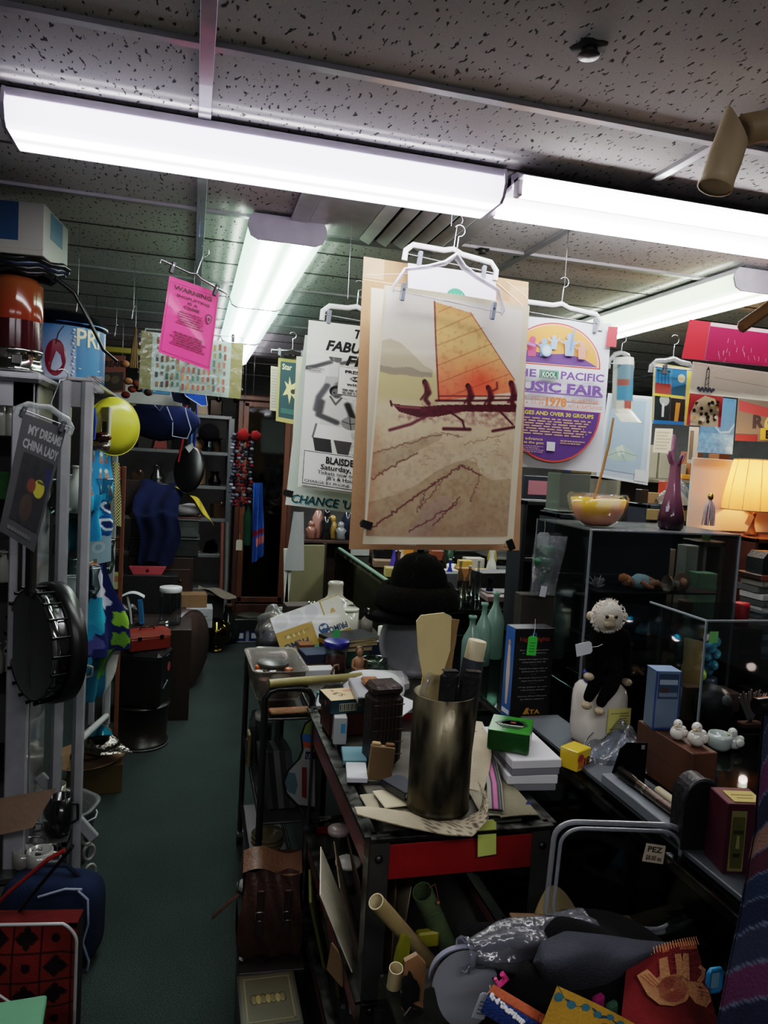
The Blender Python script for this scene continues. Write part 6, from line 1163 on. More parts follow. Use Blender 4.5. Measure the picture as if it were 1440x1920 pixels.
for k in range(18):
 x=1.08+.88*((k*.381)%1);y=3.2+1.75*k/18;gl=CLF[k][1]in 'c9d' or 'glass' in LBF[k]or 'clear' in LBF[k]
 rr_=.02+.015*r_.random();h_=.09+.09*r_.random();t=thing('glass_ornament' if gl else 'ornament_vessel',LBF[k]+' on the second counter, '+['near end','middle part','far end'][k//6],'vessel',(x,y,C2));b=B()
 pr=[(.001,0),(rr_*.8,0),(rr_,h_*.2),(rr_*(.5+.5*r_.random()),h_*.55),(rr_*.35,h_*.72),(rr_*(.3+.6*r_.random()),h_)];b.lathe(pr,'glass' if gl else 'ceramic',CLF[k],14);b.build('vessel_body',t);c=B();c.cyl((0,0,0),rr_*.85,.006,'ceramic' if not gl else 'glass',CLF[k],14);c.build('foot',t)
t=thing('black_tripod','small black tripod stand with thin rod before the grey box','stand',(1.12,3.55,C2));b=B();b.tube([(0,0,.04),(.03,0,.16)],.005,'plastic','#111214',8);b.build('rod',t)
for a in(20,140,260):b=B();b.tube([(0,0,.045),(.05*math.cos(R(a)),.05*math.sin(R(a)),.003)],.005,'plastic','#131416',8);b.build('leg',t)
b=B();b.tube([(-.09,0,.028),(.09,.0,.028)],[.018,.024],'fabric','#8a4e52',12);solo(b,'pink_roll','dusty pink fabric roll lying on the second counter','cloth',(1.10,3.18,C2),-15)
stand((2.55,5.6,1.30),1.7,.35,'long low shelf unit behind the second counter','#6b6a66','shelf_unit',4)
stand((2.62,3.6,1.60),.95,.35,'pale shelf unit behind the acrylic case','#7c7467','shelf_unit',4)
r_=random.Random(77);cols=['#7a3a34','#34506e','#8a7a52','#b5ada0','#3a3a3e','#5a6a4c','#8f4f2c','#2f5f6a','#a39a86','#c4b24a'];names=['red','blue','olive','ivory','black','moss','rust','teal','beige','yellow']
for k in range(20):
 top=k<10;c=r_.randrange(10);x=(1.78 if top else 2.12)+.165*(k%10)*(1 if top else .55);y,z=(5.55,1.302)if top else(3.55,1.602)
 h_=.08+.1*r_.random();carton((x,y,z),(.12 if top else .075,.08,h_),names[c]+' carton on top of the '+('long low' if top else 'pale')+' shelf unit, spot '+['one','two','three','four','five','six','seven','eight','nine','ten'][k%10]+' from left',cols[c],rz=r_.uniform(-6,6),group='cartons on the rear shelf tops',name='small_carton',mat='print')
Q=lambda px,py,Y:A(px,py,Y)
SH=1.362
def near(px,py,Y=2.98,z=None):p=A(px,py,Y);return p
t3=stand((near(1275,945).x,3.02,near(1290,948).z),.40,.16,'dark navy framed low shelf behind the purple vase','#2c3240','low_shelf',3);SZ=near(1290,948).z
b=B();b.box((0,-.085,SZ-.045),(.42,.006,.05),'wood','#85764c');solo(b,'mustard_board','mustard board along the low shelf behind the vase','board',(near(1290,945).x-.05,3.0,0))
for px,lb,w_,h_,cl,nm in((1248,'orange red packet standing left of the purple vase',.05,.085,'#c2412c','red_packet'),(1290,'blue packet standing right of the purple vase',.055,.075,'#2c6a94','blue_packet'),(1207,'small dark bottle-like box near the blue drawing',.03,.05,'#2c2018','dark_bottle_box'),(1225,'string tied tan parcel left of the vase',.06,.04,'#8a6a44','tan_parcel')):
 p=near(px,945);carton((p.x,2.98+.02*(px%3),SZ+.002),(w_*1.2,.05,h_*1.25),lb,cl,name=nm,mat='print')
q=near(1272,945,2.93);b=B();b.grid(lambda u,v:((u-.5)*.19,(v-.5)*.1-.0,.085*math.sin(PI*u)*math.sin(PI*v)*(1+.3*math.sin(11*u+3*v))+.012*math.sin(17*u+13*v)+.012),30,24,'film','#e4e2de');b.grid(lambda u,v:((u-.5)*.15,(v-.5)*.08,.065*math.sin(PI*u)*math.sin(PI*v)),14,12,'paper','#b9b5ae');solo(b,'crumpled_plastic_bag','crumpled clear plastic bag behind the purple vase','bag',(q.x,2.95,SZ+.004))
q=near(1328,985,2.62);t=thing('feather_perfume','pink feathery tassel hanging over a little green perfume bottle','ornament',(q.x,q.y,LP.z-.02));b=B();r_=random.Random(6)
for i in range(60):a=r_.uniform(0,2*PI);d=Vector((math.cos(a)*.03,math.sin(a)*.02,0))*r_.uniform(.3,1);b.tube([(0,0,.17),Vector((0,0,.14))+d*.7,Vector((0,0,.06))+d*1.1],[.003,.004,.001],'fabric','#bf98a0' if i%2 else '#a8a0a0',4,cap=False)
b.build('tassel',t);b=B();b.ell((0,0,.18),(.012,.012,.016),'metal','#b39a4e',12);b.build('gold_knob',t)
b=B();b.lathe([(.001,0),(.016,0),(.018,.02),(.008,.035),(.007,.045)],'tint','#9aba5a',14,TR(-.02,-.02,0));b.build('green_bottle',t)
stand((q.x,q.y+.02,LP.z-.022),.12,.12,'narrow stand under the feather tassel','#5a4a3c','low_stand',2,z0=CTZ+.001)
q=near(1338,905,3.2);b=B();b.ell((0,0,0),(.07,.03,.09),'fabric','#161d4c',14,None,10,lambda d:1+.1*math.sin(6*d.x+4*d.z));b.ell((-.005,-.02,0),(.03,.015,.025),'ceramic','#85868c',10);solo(b,'hanging_blue_pouch','navy blue pouch with grey blob hanging above the feather tassel','pouch',q)
b=B();b.box((0,0,.015),(.06,.04,.03),'gloss','#d8842c',bev=.006);p=near(1305,893,3.4);solo(b,'orange_box','small orange box above the blue packet','box',(p.x,3.50,1.602))
p=A(1062,960,2.62);stand((p.x,p.y,p.z),.16,.14,'clear topped dark pedestal left of the bowl','#2b3038','low_stand',3,'wood',z0=CTZ+.001)
t=thing('glass_block','tall clear glass block under papers left of the bowl','glass block',(p.x,p.y,p.z+.002));b=B();b.box((0,0,.075),(.13,.11,.15),'tint','#a9b0a6',bev=.004);b.build('block_body',t);b=B();b.box((0,0,.004),(.14,.12,.006),'frost','#b9c2bc');b.build('foot',t)
b=B();b.grid(lambda u,v:((u-.5)*.17,(v-.5)*.1,.014+.02*math.sin(3*u)+.006*math.sin(9*v)),12,10,'paper','#c3bdae',thick=.004);solo(b,'curled_paper','curled cream paper on top of the glass block','paper',(p.x-.0,p.y,p.z+.165))
carton((p.x+.01,p.y-.02,p.z+.154),(.11,.07,.03),'gold and green card box on the glass block','#7a6b44',name='card_box',mat='print',art=lambda b,d:(b.box((-.05,-.036,.015),(.03,.002,.028),'print','#2c3c6a',bev=0),b.box((-.02,-.036,.024),(.02,.002,.008),'print','#a8b83a',bev=0)))
carton((A(1010,960,2.9).x,2.93,SZ-.0),(.14,.03,.10),'navy frame with pink card left of the glass block','#30343f',name='navy_picture',mat='plastic',art=lambda b,d:b.box((0,-.016,.05),(.10,.001,.06),'print','#b5707c',bev=0))
stand((A(1010,960,2.9).x,2.93,SZ-.002),.18,.14,'dark shelf carrying the navy frame','#26282e','low_shelf',3,z0=CTZ+.001)
for k,(px,py,cl,lb)in enumerate(((1020,1010,'#b9bec0','white tag hanging left of the case edge'),)):price_tag(A(px,py-12,2.4),lb,.05,.06,cl,0,0,0,None,.04)
# folding table behind the cart, utility cart on the aisle side
TT=.80
t=thing('folding_table','dark folding table behind the red cart, buried under boxes, hats and jars','table',(.66,2.95,0))
b=B();b.box((0,0,TT-.012),(.46,1.36,.024),'wood','#3a3630',bev=.004);b.build('tabletop',t)
for sx in(-1,1):
 for sy in(-1,1):b=B();b.tube([(sx*.2,sy*.6,TT-.02),(sx*.2,sy*.62,0.004)],.012,'metal','#2e2e2e',10);b.build('leg',t)
def tt(px,py,z=TT,cl=True):
 p=Zp(px,py,z);return Vector((min(max(p.x,.46),.86),min(max(p.y,2.3),3.6),z+.001))if cl else Vector((p.x,p.y,z+.001))
q=A(783,1215,2.62);rr_=.152;t=thing('round_metal_pan','big round grey metal pan standing on edge behind the brass casing','pan',(q.x,2.62,TT+rr_+.002),0,None,96,0)
b=B();b.lathe([(.001,.022),(rr_*.80,.02),(rr_*.85,.012),(rr_*.87,.0),(rr_*.92,-.002),(rr_*.93,.004),(rr_*.97,.004),(rr_,.0),(rr_*.995,-.008),(rr_*.94,-.010),(rr_*.86,-.006),(rr_*.82,.014),(.001,.017)],'enamel','#8f8f92',56);b.v=[(x,y,-z)for x,y,z in b.v];b.build('pan_body',t)
for k,r__ in enumerate((.935,.965)):b=B();b.tube([(rr_*r__*math.cos(2*PI*i/48),rr_*r__*math.sin(2*PI*i/48),.003)for i in range(48)],.003,'enamel','#4a4a4c',6,closed=True);b.build('rim_bead',t)
HP=A(783,1152,2.60);HP.z=TT+2*rr_-.02
t=thing('fur_hat','black fur bucket hat with turned-up brim sitting on the round pan','hat',(HP.x,2.61,HP.z))
b=B();b.lathe([(.112,.04),(.112,.075),(.105,.12),(.086,.16),(.055,.188),(.02,.20),(.001,.202)],'fur','#0b0908',36,fn=lambda th,z:1+.03*math.sin(6*th));b.build('crown',t)
b=B();b.lathe([(.108,.06),(.12,.03),(.14,.0),(.15,-.005),(.158,.01),(.150,.05),(.128,.085),(.116,.075)],'fur','#14110f',40,fn=lambda th,z:1+.05*math.sin(2*th+1)+.02*math.sin(7*th));b.build('brim',t)
b=B();b.ell((0,0,.206),(.014,.014,.010),'fur','#0c0b0a',12);b.build('button',t)
for k in range(6):a=2*PI*k/6;b=B();b.tube([(.113*math.cos(a),.113*math.sin(a),.06),(.10*math.cos(a),.10*math.sin(a),.13),(.06*math.cos(a),.06*math.sin(a),.186),(0,0,.203)],.0022,'fabric','#2a2623',6);b.build('seam',t)
b=B();b.ell((0,0,.03),(.115,.10,.034),'fabric','#050505',24,None,10,lambda d:1+.06*math.sin(4*d.x+3*d.y));b.grid(lambda u,v:(-.11+.02*v-.03*math.sin(PI*u)-.03*v,-.09+.18*u,.02+.02*v),14,4,'fabric','#0b0b0c',thick=.004);solo(b,'black_felt_cap','flat black felt cap crushed under the fur hat at left','cap',(HP.x-.06,2.59,HP.z-.062))
q=tt(700,1332);t=thing('white_visor','white sun visor cap with red and blue writing on the bill','cap',(.598,2.30,TT+.030),-30);t.scale=(1.12,1.12,1.12)
b=B();b.grid(lambda u,v:((.088+.055*v)*math.cos(PI*(.95+1.0*u)),(.088+.085*v)*math.sin(PI*(1.05+.9*u)),.035-.045*v*v*math.sin(PI*u)-.010*v),28,10,'plastic','#d3d2d8',thick=.002);b.build('bill',t)
b=B();b.lathe([(.092,.02),(.096,.035),(.092,.055),(.075,.072),(.04,.082),(.001,.085)],'fabric','#cfcfd4',36);b.build('band',t)
b=B();b.text('AMERICA',TR(-.075,-.125,.018,-20,12,-14),.013,'print','#2a3f8a',.03,width=.05);b.text('1',TR(-.024,-.137,.010,-20,14,-14),.013,'print','#b3282e',.06);b.build('lettering',t)
carton((.60,2.34,TT+.001),(.14,.13,.027),'white paper box under the sun visor','#a8a8a6',name='white_paper_box',mat='paper',rz=6)
for k in range(3):
 t=thing('silver_plate',['lowest silver paper plate in front of the visor','middle silver paper plate in front of the visor','top silver paper plate in front of the visor'][k],'plate',(.475+.003*k,2.235-.0*k,TT+.062+.007*k),0,'silver plates',8,0);b=B();b.lathe([(.001,.003),(.04,.003),(.05,.008),(.062,.010),(.063,.008),(.05,.005),(.04,.0),(.001,0)],'metal','#c4c2c8',40,fn=lambda th,z:1+.01*math.sin(20*th));b.build('plate_body',t);b=B();b.lathe([(.001,.0035),(.036,.0036)],'foil','#b5b3ba',24);b.build('embossed_centre',t)
carton((.475,2.24,TT+.001),(.10,.1,.058),'olive tan box under the silver plates','#6a6138',name='tan_box')
carton((.462,2.36,TT+.001),(.05,.06,.04),'small teal box left of the visor','#3f7f86',name='teal_box',mat='print',rz=20)
def primo(b,d):
 w,l,h=d;y=-l/2-.0008;F=lambda x,z,r=0:TR(x,y-.0004,z,90,0,r)
 b.box((0,y,h*.5),(w,.0006,h),'print','#b08d3a',bev=0)
 b.prism([(-w*.5,h*.60),(w*.2,h*.60),(w*.2,h),(-w*.5,h)],.001,'print','#d5d6d8',TR(0,y,0,90))
 for i in range(3):b.prism([(-w*.38+w*.22*i+.028*math.cos(a),h*.82+.028*math.sin(a))for a in[2*PI*k/20 for k in range(20)]],.0006,'print','#c4c5ca',TR(0,y-.0006,0,90))
 b.prism([(w*.22,h*.12),(w*.5,h*.12),(w*.5,h*.98),(w*.22,h*.98)],.001,'print','#d8d4c6',TR(0,y,0,90));b.prism([(w*.02,h*.10),(w*.27,h*.10),(w*.27,h*.62),(w*.02,h*.62)],.0012,'print','#d8d8d4',TR(0,y,0,90))
 b.prism([(w*.145+.022*math.cos(a),h*.32+.022*math.sin(a))for a in[2*PI*k/20 for k in range(20)]],.0006,'print','#2a4f7c',TR(0,y-.001,0,90));b.prism([(w*.145+.015*math.cos(a),h*.32+.008*math.sin(2*a)+.006)for a in[2*PI*k/14 for k in range(14)]],.0005,'print','#d8dade',TR(0,y-.0018,0,90))
 b.text('PRIMO',TR(-w*.10,y-.0012,h*.26,90,0,0)@rot(0,0,180),.026,'print','#26375e',.03,width=.105);b.text('PRIMO',TR(w*.47,y-.0022,h*.30,90,0,0)@rot(0,0,180),.024,'print','#26375e',.03,width=.08)
 b.text('HAWAIIAN BEER',TR(-w*.04,y-.0012,h*.47,90)@rot(0,0,180),.008,'print','#8a6c28',.01,width=.11)
 for x,s_ in((-.35,1),(-.27,.5),(-.2,.4),(-.13,.35)):b.prism([(w*x-.008*s_,h*.38),(w*x+.010*s_,h*.37),(w*x+.004*s_,h*.46),(w*x-.004*s_,h*.45)],.0006,'print','#d8c890',TR(0,y-.001,0,90))
 b.prism([(w*.30,h*.62),(w*.38,h*.62),(w*.36,h*.74),(w*.32,h*.72)],.0006,'print','#b8964a',TR(0,y-.001,0,90))
q=A(598,1170,2.95);t=carton((q.x,q.y,q.z-.085),(.30,.012,.165),'torn flattened gold and white beer carton reading PRIMO upside down','#b9a25a',name='beer_carton',mat='print',art=primo);t.rotation_euler=(R(-18),R(-19),R(4))
q=tt(608,1268);jar((.555,2.70,TT+.001),.042,.115,'clear jar of red sticks with a wide blue lid','#6a2f2c','#1f1f7a',lidh=.024,neck=1.08,name='blue_lid_jar')
t=thing('carved_doll','small carved clay doll figure standing right of the blue lidded jar','figurine',(.622,2.60,TT+.001))
b=B();b.tube([(0,0,0),(0,0,.03),(0,0,.06),(0,0,.085),(0,0,.095)],[.020,.024,.020,.023,.010],'skin','#8a5f42',14);b.ell((0,0,.113),(.013,.013,.017),'skin','#9a7050',14);b.tube([(-.022,-.004,.085),(-.028,-.012,.06),(-.012,-.022,.05)],[.007,.006,.005],'skin','#8a5f42',8);b.tube([(.022,-.004,.085),(.028,-.012,.06),(.012,-.022,.05)],[.007,.006,.005],'skin','#8a5f42',8);b.build('body',t)
b=B();b.ell((0,.004,.119),(.015,.014,.014),'skin','#5a3c28',12);b.build('hair',t);b=B();b.lathe([(.026,.0),(.0265,.03),(.0225,.058)],'skin','#a0704c',16);b.build('skirt',t)
for k,(cl,w_,l_,h_,x,y,z,rz,lb)in enumerate((('#1f5a4a',.20,.14,.06,.60,2.86,0,8,'teal green box under the dark books'),('#2b1730',.18,.12,.018,.62,2.84,.061,12,'dark purple book over the teal box'),('#8f6f1e',.20,.13,.016,.63,2.85,.080,18,'mustard yellow book on the purple one'),('#16161a',.21,.14,.014,.64,2.86,.097,22,'thin black book topmost by the beer carton'))):
 if k==0:carton((x,y,TT+.001+z),(w_,l_,h_),lb,cl,rz=rz,name='teal_green_box',mat='plastic')
 else:book((x,y,TT+.001+z),(w_,l_,h_),lb,cl,'#b5a884',rz,name='book',group='books beside the beer carton')
b=B();b.box((0,0,.0),(.026,.002,.03),'paper','#3fae5a',bev=0);q=A(631,1188,2.74);solo(b,'green_sticker','small green sticker tag on the dark books','sticker',q)
for k,(px,w_,cl,lb)in enumerate(((596,.05,'#8a5a34','copper mug behind the beer carton'),(626,.034,'#6a4a2c','brown wooden cup behind the beer carton'),(650,.05,'#a9a59a','white patterned canister left of the fur hat'))):
 q=A(px,1192,3.25);t=thing('small_canister',lb,'cup',(q.x,3.25,TT+.001),0);b=B();b.lathe([(.001,0),(w_*.9,0),(w_,.01),(w_,.11+.01*k),(w_*.92,.11+.01*k),(w_*.9,.02),(.001,.015)],'metal' if k==0 else('wood' if k==1 else 'ceramic'),cl,20);b.build('cup_body',t)
 b=B();b.cyl((0,0,.105+.01*k),w_*1.03,.014,'ceramic' if k==2 else 'wood','#b5b1a6' if k==2 else cl,20);b.build('lid',t)
q=A(600,1205,3.1)
for k in range(7):b=B();b.box((0,0,.02),(.012,.006,.05),'print',['#b33a3a','#3a4fa0','#c9b13c','#3f8f4a','#8a3a7a','#d0d0d0','#2c3a5a'][k],bev=.001);q=A(612+6*k,1178-3*k,3.02);q.z=TT+.0905;solo(b,'marker_pen',['red','blue','yellow','green','purple','white','navy'][k]+' marker in the colourful row above the beer carton','marker',q,20,'colourful markers above the carton')
q=A(630,1170,3.02);carton((q.x,3.02,TT+.001),(.13,.06,.088),'dark low box under the colourful markers','#22242a',name='dark_box')
q=A(627,1150,3.45);t=thing('white_bust','off-white headless mannequin bust behind the beer carton','mannequin',(q.x,3.45,TT+.001))
b=B();b.lathe([(.06,0),(.085,.05),(.092,.09),(.08,.125),(.045,.145),(.034,.16),(.033,.205),(.036,.215),(.03,.226),(.001,.23)],'ceramic','#9d968a',30,sx=1.1,sy=.75);b.build('bust_body',t)
b=B();b.lathe([(.07,0.0),(.11,.05),(.10,.10),(.055,.14)],'film','#d8dadb',24,fn=lambda th,z:1+.08*math.sin(5*th+20*z));b.build('plastic_wrap',t)
for k,(px,py)in enumerate(((582,1112),(592,1108))):
 q=A(px,1180,3.2);t=thing('silver_ornament',['left silver bird ornament beside the white bust','right golden bird ornament beside the white bust'][k],'ornament',(q.x,3.2,TT+.001));b=B();b.lathe([(.001,0),(.02,0),(.014,.02),(.008,.07),(.016,.10),(.022,.125),(.016,.15),(.006,.165),(.002,.18)],'chrome','#c4c4c8' if k==0 else '#b3a26a',14,sy=.7);b.build('ornament_body',t);b=B();b.tube([(0,0,.165),(-.012,0,.175),(-.02,0,.168)],[.006,.005,.001],'chrome','#c4c4c8' if k==0 else '#b3a26a',8);b.build('beak',t)
q=A(505,1215,2.95);t=thing('foil_wrapped_bundle','bundle wrapped in crinkled clear foil at the aisle edge of the table','bundle',(.375,3.22,TT-.10));b=B();b.ell((0,0,.13),(.07,.12,.11),'film','#dfe2e6',28,None,18,lambda d:1+.12*math.sin(7*d.x+9*d.y)+.08*math.sin(13*d.z+5*d.y));b.build('clear_wrap',t)
b=B();b.ell((.01,.02,.15),(.05,.07,.06),'fabric','#7a4a30',16,None,10,lambda d:1+.15*math.sin(5*d.x+4*d.z));b.ell((0,-.05,.11),(.06,.06,.05),'fabric','#3c3048',16);b.build('cloth_inside',t)
b=B();b.box((0,0,.02),(.11,.18,.16),'leather','#141416',bev=.02);b.build('dark_base',t)
carton((.50,2.78,TT+.001),(.13,.11,.07),'brown box with navy lid by the plastic tub','#6b5236',rz=8,name='brown_box',lid='#1a2440',lidh=.5);carton((.475,2.62,TT+.001),(.11,.06,.05),'white paper box behind the plastic tub','#b3b2b4',rz=4,name='white_paper_box',mat='paper')
b=B();b.tube([(0,0,0),(-.005,0,.06),(.004,0,.085),(.016,0,.088),(.02,0,.07)],.0045,'wood','#6a4a34',8);solo(b,'brown_cane_handle','curved brown cane handle rising behind the bamboo pole','cane',(.51,2.52,TT+.001))
t=thing('glass_salt_lamp','clear cut glass piece right of the carved doll','glassware',(.68,2.60,TT+.001));b=B();b.lathe([(.001,0),(.05,0),(.06,.03),(.045,.07),(.05,.085),(.046,.085),(.001,.02)],'glass','#c5d5d0',24,fn=lambda th,z:1+.05*math.cos(8*th));b.build('bowl',t);b=B();b.tube([(.046*math.cos(2*PI*i/24),.046*math.sin(2*PI*i/24),.085)for i in range(24)],.003,'glass','#cfdcd8',6,closed=True);b.build('rim',t)
carton((.70,2.50,TT+.001),(.16,.12,.06),'white rounded plastic appliance under the round pan','#b2b2b4',name='white_appliance',mat='plastic',rz=-10,bev=.02)
# utility cart with tub, bamboo pole
UX0,UX1,UY0,UY1=.25,.40,2.28,3.0
t=thing('utility_cart','narrow black tube frame cart beside the aisle','cart',((UX0+UX1)/2,(UY0+UY1)/2,0));hx,hy=(UX1-UX0)/2,(UY1-UY0)/2
for sy in(-1,1):
 b=B();zz=.885 if sy<0 else .82;b.tube([(-hx,sy*hy,.06),(-hx,sy*hy,zz-.03),(-hx+.015,sy*hy,zz-.008),(-hx+.04,sy*hy,zz),(hx-.04,sy*hy,zz),(hx-.015,sy*hy,zz-.008),(hx,sy*hy,zz-.03),(hx,sy*hy,.06)],.011,'enamel','#151515',10);b.build('end_frame',t)
 for sx in(-1,1):b=B();b.tube([(sx*hx-.012,sy*hy,.031),(sx*hx+.012,sy*hy,.031)],.03,'plastic','#0f0f10',16);b.tube([(sx*hx,sy*hy,.035),(sx*hx,sy*hy,.065)],.008,'metal','#777777',8);b.build('caster',t)
for z in(.79,.45,.17):
 b=B();b.box((0,0,z-.006),(2*hx-.01,2*hy-.01,.008),'enamel','#1c1b1b');
 for s_ in(-1,1):b.tube([(s_*hx,-hy,z+.01),(s_*hx,hy,z+.01)],.006,'enamel','#191919',8)
 b.build('tray',t)
UT=.795;UC=(UX0+UX1)/2
t=thing('plastic_tub','translucent plastic tub of small odds and ends at the aisle corner','tub',(UC-.02,2.52,UT+.014),2)
b=B();w_,l_,h_=.18,.30,.105
def rrect(w,l,z,n=5,r__=.03):
 o=[]
 for cx_,cy_,a0 in((w/2-r__,l/2-r__,0),(-w/2+r__,l/2-r__,90),(-w/2+r__,-l/2+r__,180),(w/2-r__,-l/2+r__,270)):
  for k in range(n+1):a=R(a0+90*k/n);o.append((cx_+r__*math.cos(a),cy_+r__*math.sin(a),z))
 return o
rings=[rrect(w_*.8,l_*.85,0),rrect(w_*.82,l_*.87,.004),rrect(w_*.97,l_*.97,h_-.006),rrect(w_*1.04,l_*1.03,h_-.004),rrect(w_*1.04,l_*1.03,h_),rrect(w_*.95,l_*.95,h_-.003),rrect(w_*.8,l_*.85,.006)]
m_=len(rings[0]);b.add([v for r__ in rings for v in r__],[(i*m_+k,i*m_+(k+1)%m_,(i+1)*m_+(k+1)%m_,(i+1)*m_+k)for i in range(len(rings)-1)for k in range(m_)],'tubclear','#c2bcb6',True);b.add(rings[0],[tuple(range(m_))],'tubclear','#c2bcb6');b.build('tub_body',t)
for k,(x,y,r__,h_,cl,nm,lb,mt)in enumerate(((-.05,.05,.012,.06,'#c9602a','orange_bottle','orange plastic bottle inside the tub','plastic'),(-.055,.0,.014,.055,'#a8a6a0','white_spool','white spool inside the tub','plastic'),(.0,.06,.05,.07,'#8a8780','round_tin','round lidded tin inside the tub','metal'),(.05,.01,.013,.06,'#b3603a','orange_cap_bottle','orange capped bottle inside the tub','plastic'),(.01,-.09,.03,.06,'#8f8a7c','cream_mug','cream ceramic mug in front inside the tub','ceramic'),(-.04,-.08,.02,.05,'#9a6a5a','pink_cup','pinkish cup at the left front inside the tub','ceramic'))):
 t2=thing(nm,lb,'container',(UC-.02+x,2.52+y,UT+.022));b=B();b.lathe([(.001,0),(r__,0),(r__,h_*.8),(r__*.9,h_*.85)],mt,cl,18);b.build('container_body',t2);b=B();b.cyl((0,0,h_*.8),r__*(1.05 if r__<.02 else 1.12),h_*.22,'plastic','#3a3836' if k==2 else cl,18);b.build('lid',t2)
b=B();b.tube([(-.0,0,0),(.1,.01,.004),(.13,.012,.004),(.2,.015,.007),(.3,.02,.012)],[.0135,.013,.0142,.013,.0135],'bamboo','#84793f',16);b.lathe([(.009,0),(.013,0)],'bamboo','#5b5330',14,TR(-.001,0,0,0,90));solo(b,'bamboo_pole','short yellow green bamboo pole lying across the plastic tub','bamboo',(UX0+.01,2.275,UT+.108))
b=B();b.box((0,0,.004),(.15,.05,.008),'leather','#9a6b4c',bev=.003);solo(b,'tan_leather_strap','tan leather strap piece in front of the plastic tub','strap',(UC+.02,2.32,UT+.001),4)
t=jar((.30,2.62,.446),.045,.24,'tall glass jar with flat white lid on the utility cart',None,'#b5b1a6',lidh=.022,neck=.95)
jar((.30,2.85,.446),.045,.17,'glass jar with dark glass pieces behind the tall one','#2c3a2c',None)
r_=random.Random(14)
for k in range(5):b=B();b.box((0,0,.1),(.022,.10,.2),'plastic',['#4a4c4e','#2a2c2e','#6a6c6c','#3a3a3c','#55565a'][k],bev=.002);o=solo(b,'video_case',['grey','black','pale grey','charcoal','silver'][k]+' slim plastic case leaning on the utility cart','case',(.29+.019*k,2.42,.449),0,'slim cases on the utility cart');o.rotation_euler=(0,R(-8),R(5))
for k in range(3):b=B();b.lathe([(.001,0),(.035,0),(.052,.03),(.06,.045),(.057,.046),(.048,.03),(.001,.008)],'ceramic','#7f7350',28);solo(b,'cream_bowl',['lowest','middle','topmost'][k]+' yellowish bowl of the nest on the low cart tray','bowl',(.318,2.60,.172+.016*k),0,'nested yellowish bowls')
for k in range(2):
 z=.172+.06*k;t=thing('white_tray',['lower white plastic tray with compartments','upper white plastic tray holding a dark strip'][k],'tray',(.325,2.38,z),3*k,'white plastic trays',0,0);b=B();b.box((0,0,.003),(.13,.15,.005),'plastic','#8f9294',bev=.001)
 for s_ in(-1,1):b.box((s_*.064,0,.014),(.003,.15,.026),'plastic','#9b9ea0',bev=.001);b.box((0,s_*.074,.014),(.13,.003,.026),'plastic','#9b9ea0',bev=.001)
 for j in range(2):b.box((-.02+.04*j,0,.012),(.002,.146,.02),'plastic','#85888a',bev=.0005)
 b.build('tray_body',t);c=B();c.box((0,.02,.012),(.09,.03,.012),'fabric','#17181a',bev=.004)if k else c.box((.02,-.02,.010),(.03,.03,.01),'paper','#3f6a4a',bev=.001);c.build('contents',t)
t=thing('fish_shaped_racket','colourful fish shaped printed fan hanging between the two carts','fan',A(572,1480,2.14)+Vector((-.01,0,0)));b=B()
S2=Sheet(A(527,1345,2.15),A(590,1345,2.18),A(590,1530,2.18),A(527,1530,2.15));o_=t.location
def loc_(s,f):f();s.b.v=[tuple(Vector(v)-o_)for v in s.b.v]
S2.mat='print';S2.poly([(.85,0),(1,.0),(1,.3),(.85,.33),(.6,.3),(.6,.18),(.7,.08)],'#7a8f4a');S2.poly([(.6,.16),(1,.18),(1,.24),(.6,.26)],'#3a6fae');S2.poly([(.62,.24),(1,.26),(1,.32),(.7,.31)],'#b8502a');S2.poly([(.7,.3),(1,.32),(1,.5),(.55,.45)],'#9a9a92');S2.poly([(.72,.34),(1,.35),(1,.42),(.7,.42)],'#1d2438');S2.text('UK',.74,.41,.045,'#9aa6b8',.2,bold=.03);S2.poly([(.5,.42),(1,.45),(1,.9),(.5,.88),(.15,.75),(.2,.55)],'#8f9090');S2.poly([(.16,.55),(.4,.56),(.48,.68),(.4,.78),(.2,.75),(.1,.66)],'#4f6a70');S2.poly([(.6,.5),(.75,.5),(.75,.82),(.6,.8)],'#7a2420')
S2.line([(.95,-.0),(.7,.06),(.58,.18),(.62,.32),(.5,.42),(.2,.53),(.05,.66),(.16,.78),(.5,.9),(1,.93)],.006,'#101214');S2.b.v=[tuple(Vector(v)-o_)for v in S2.b.v];S2.b.build('printed_face',t)
t=thing('leather_satchel','worn brown leather bag with buckles leaning by the utility cart','bag',(.268,2.05,.205),-6)
b=B();b.grid(lambda u,v:((u-.5)*.165*(1+.1*math.sin(5*v)),-.05-.03*math.sin(PI*v)-.008*math.sin(14*u+6*v),.25*v),26,20,'leather','#46291e');b.grid(lambda u,v:((u-.5)*.165,.06,.25*v),4,4,'leather','#3a2218');b.grid(lambda u,v:((u-.5)*.165*(1+.03*v),-.06+.12*v,.25+.012*math.sin(6*u)),14,6,'leather','#55341f');b.build('bag_body',t)
b=B();b.grid(lambda u,v:(-.085-.012*math.sin(3*v),-.06+.12*u,.25*v),6,10,'leather','#4a2c20');b.grid(lambda u,v:(.085,-.06+.12*u,.25*v),6,10,'leather','#4a2c20');b.build('side_gusset',t)
for x in(-.03,.045):b=B();b.box((x,-.088,.15),(.02,.006,.13),'leather','#2c1a12',bev=.002);st=b.build('strap',t);c=B();c.tube([(x-.012,-.093,.13),(x+.012,-.093,.13),(x+.012,-.093,.155),(x-.012,-.093,.155)],.0022,'metal','#9a948a',6,closed=True);c.build('buckle',st)
b=B();b.tube([(-.09,-.06,.19),(-.12,-.07,.17),(-.16,-.07,.13)],.008,'leather','#3c241a',8,flat=.4);b.build('handle_strap',t)
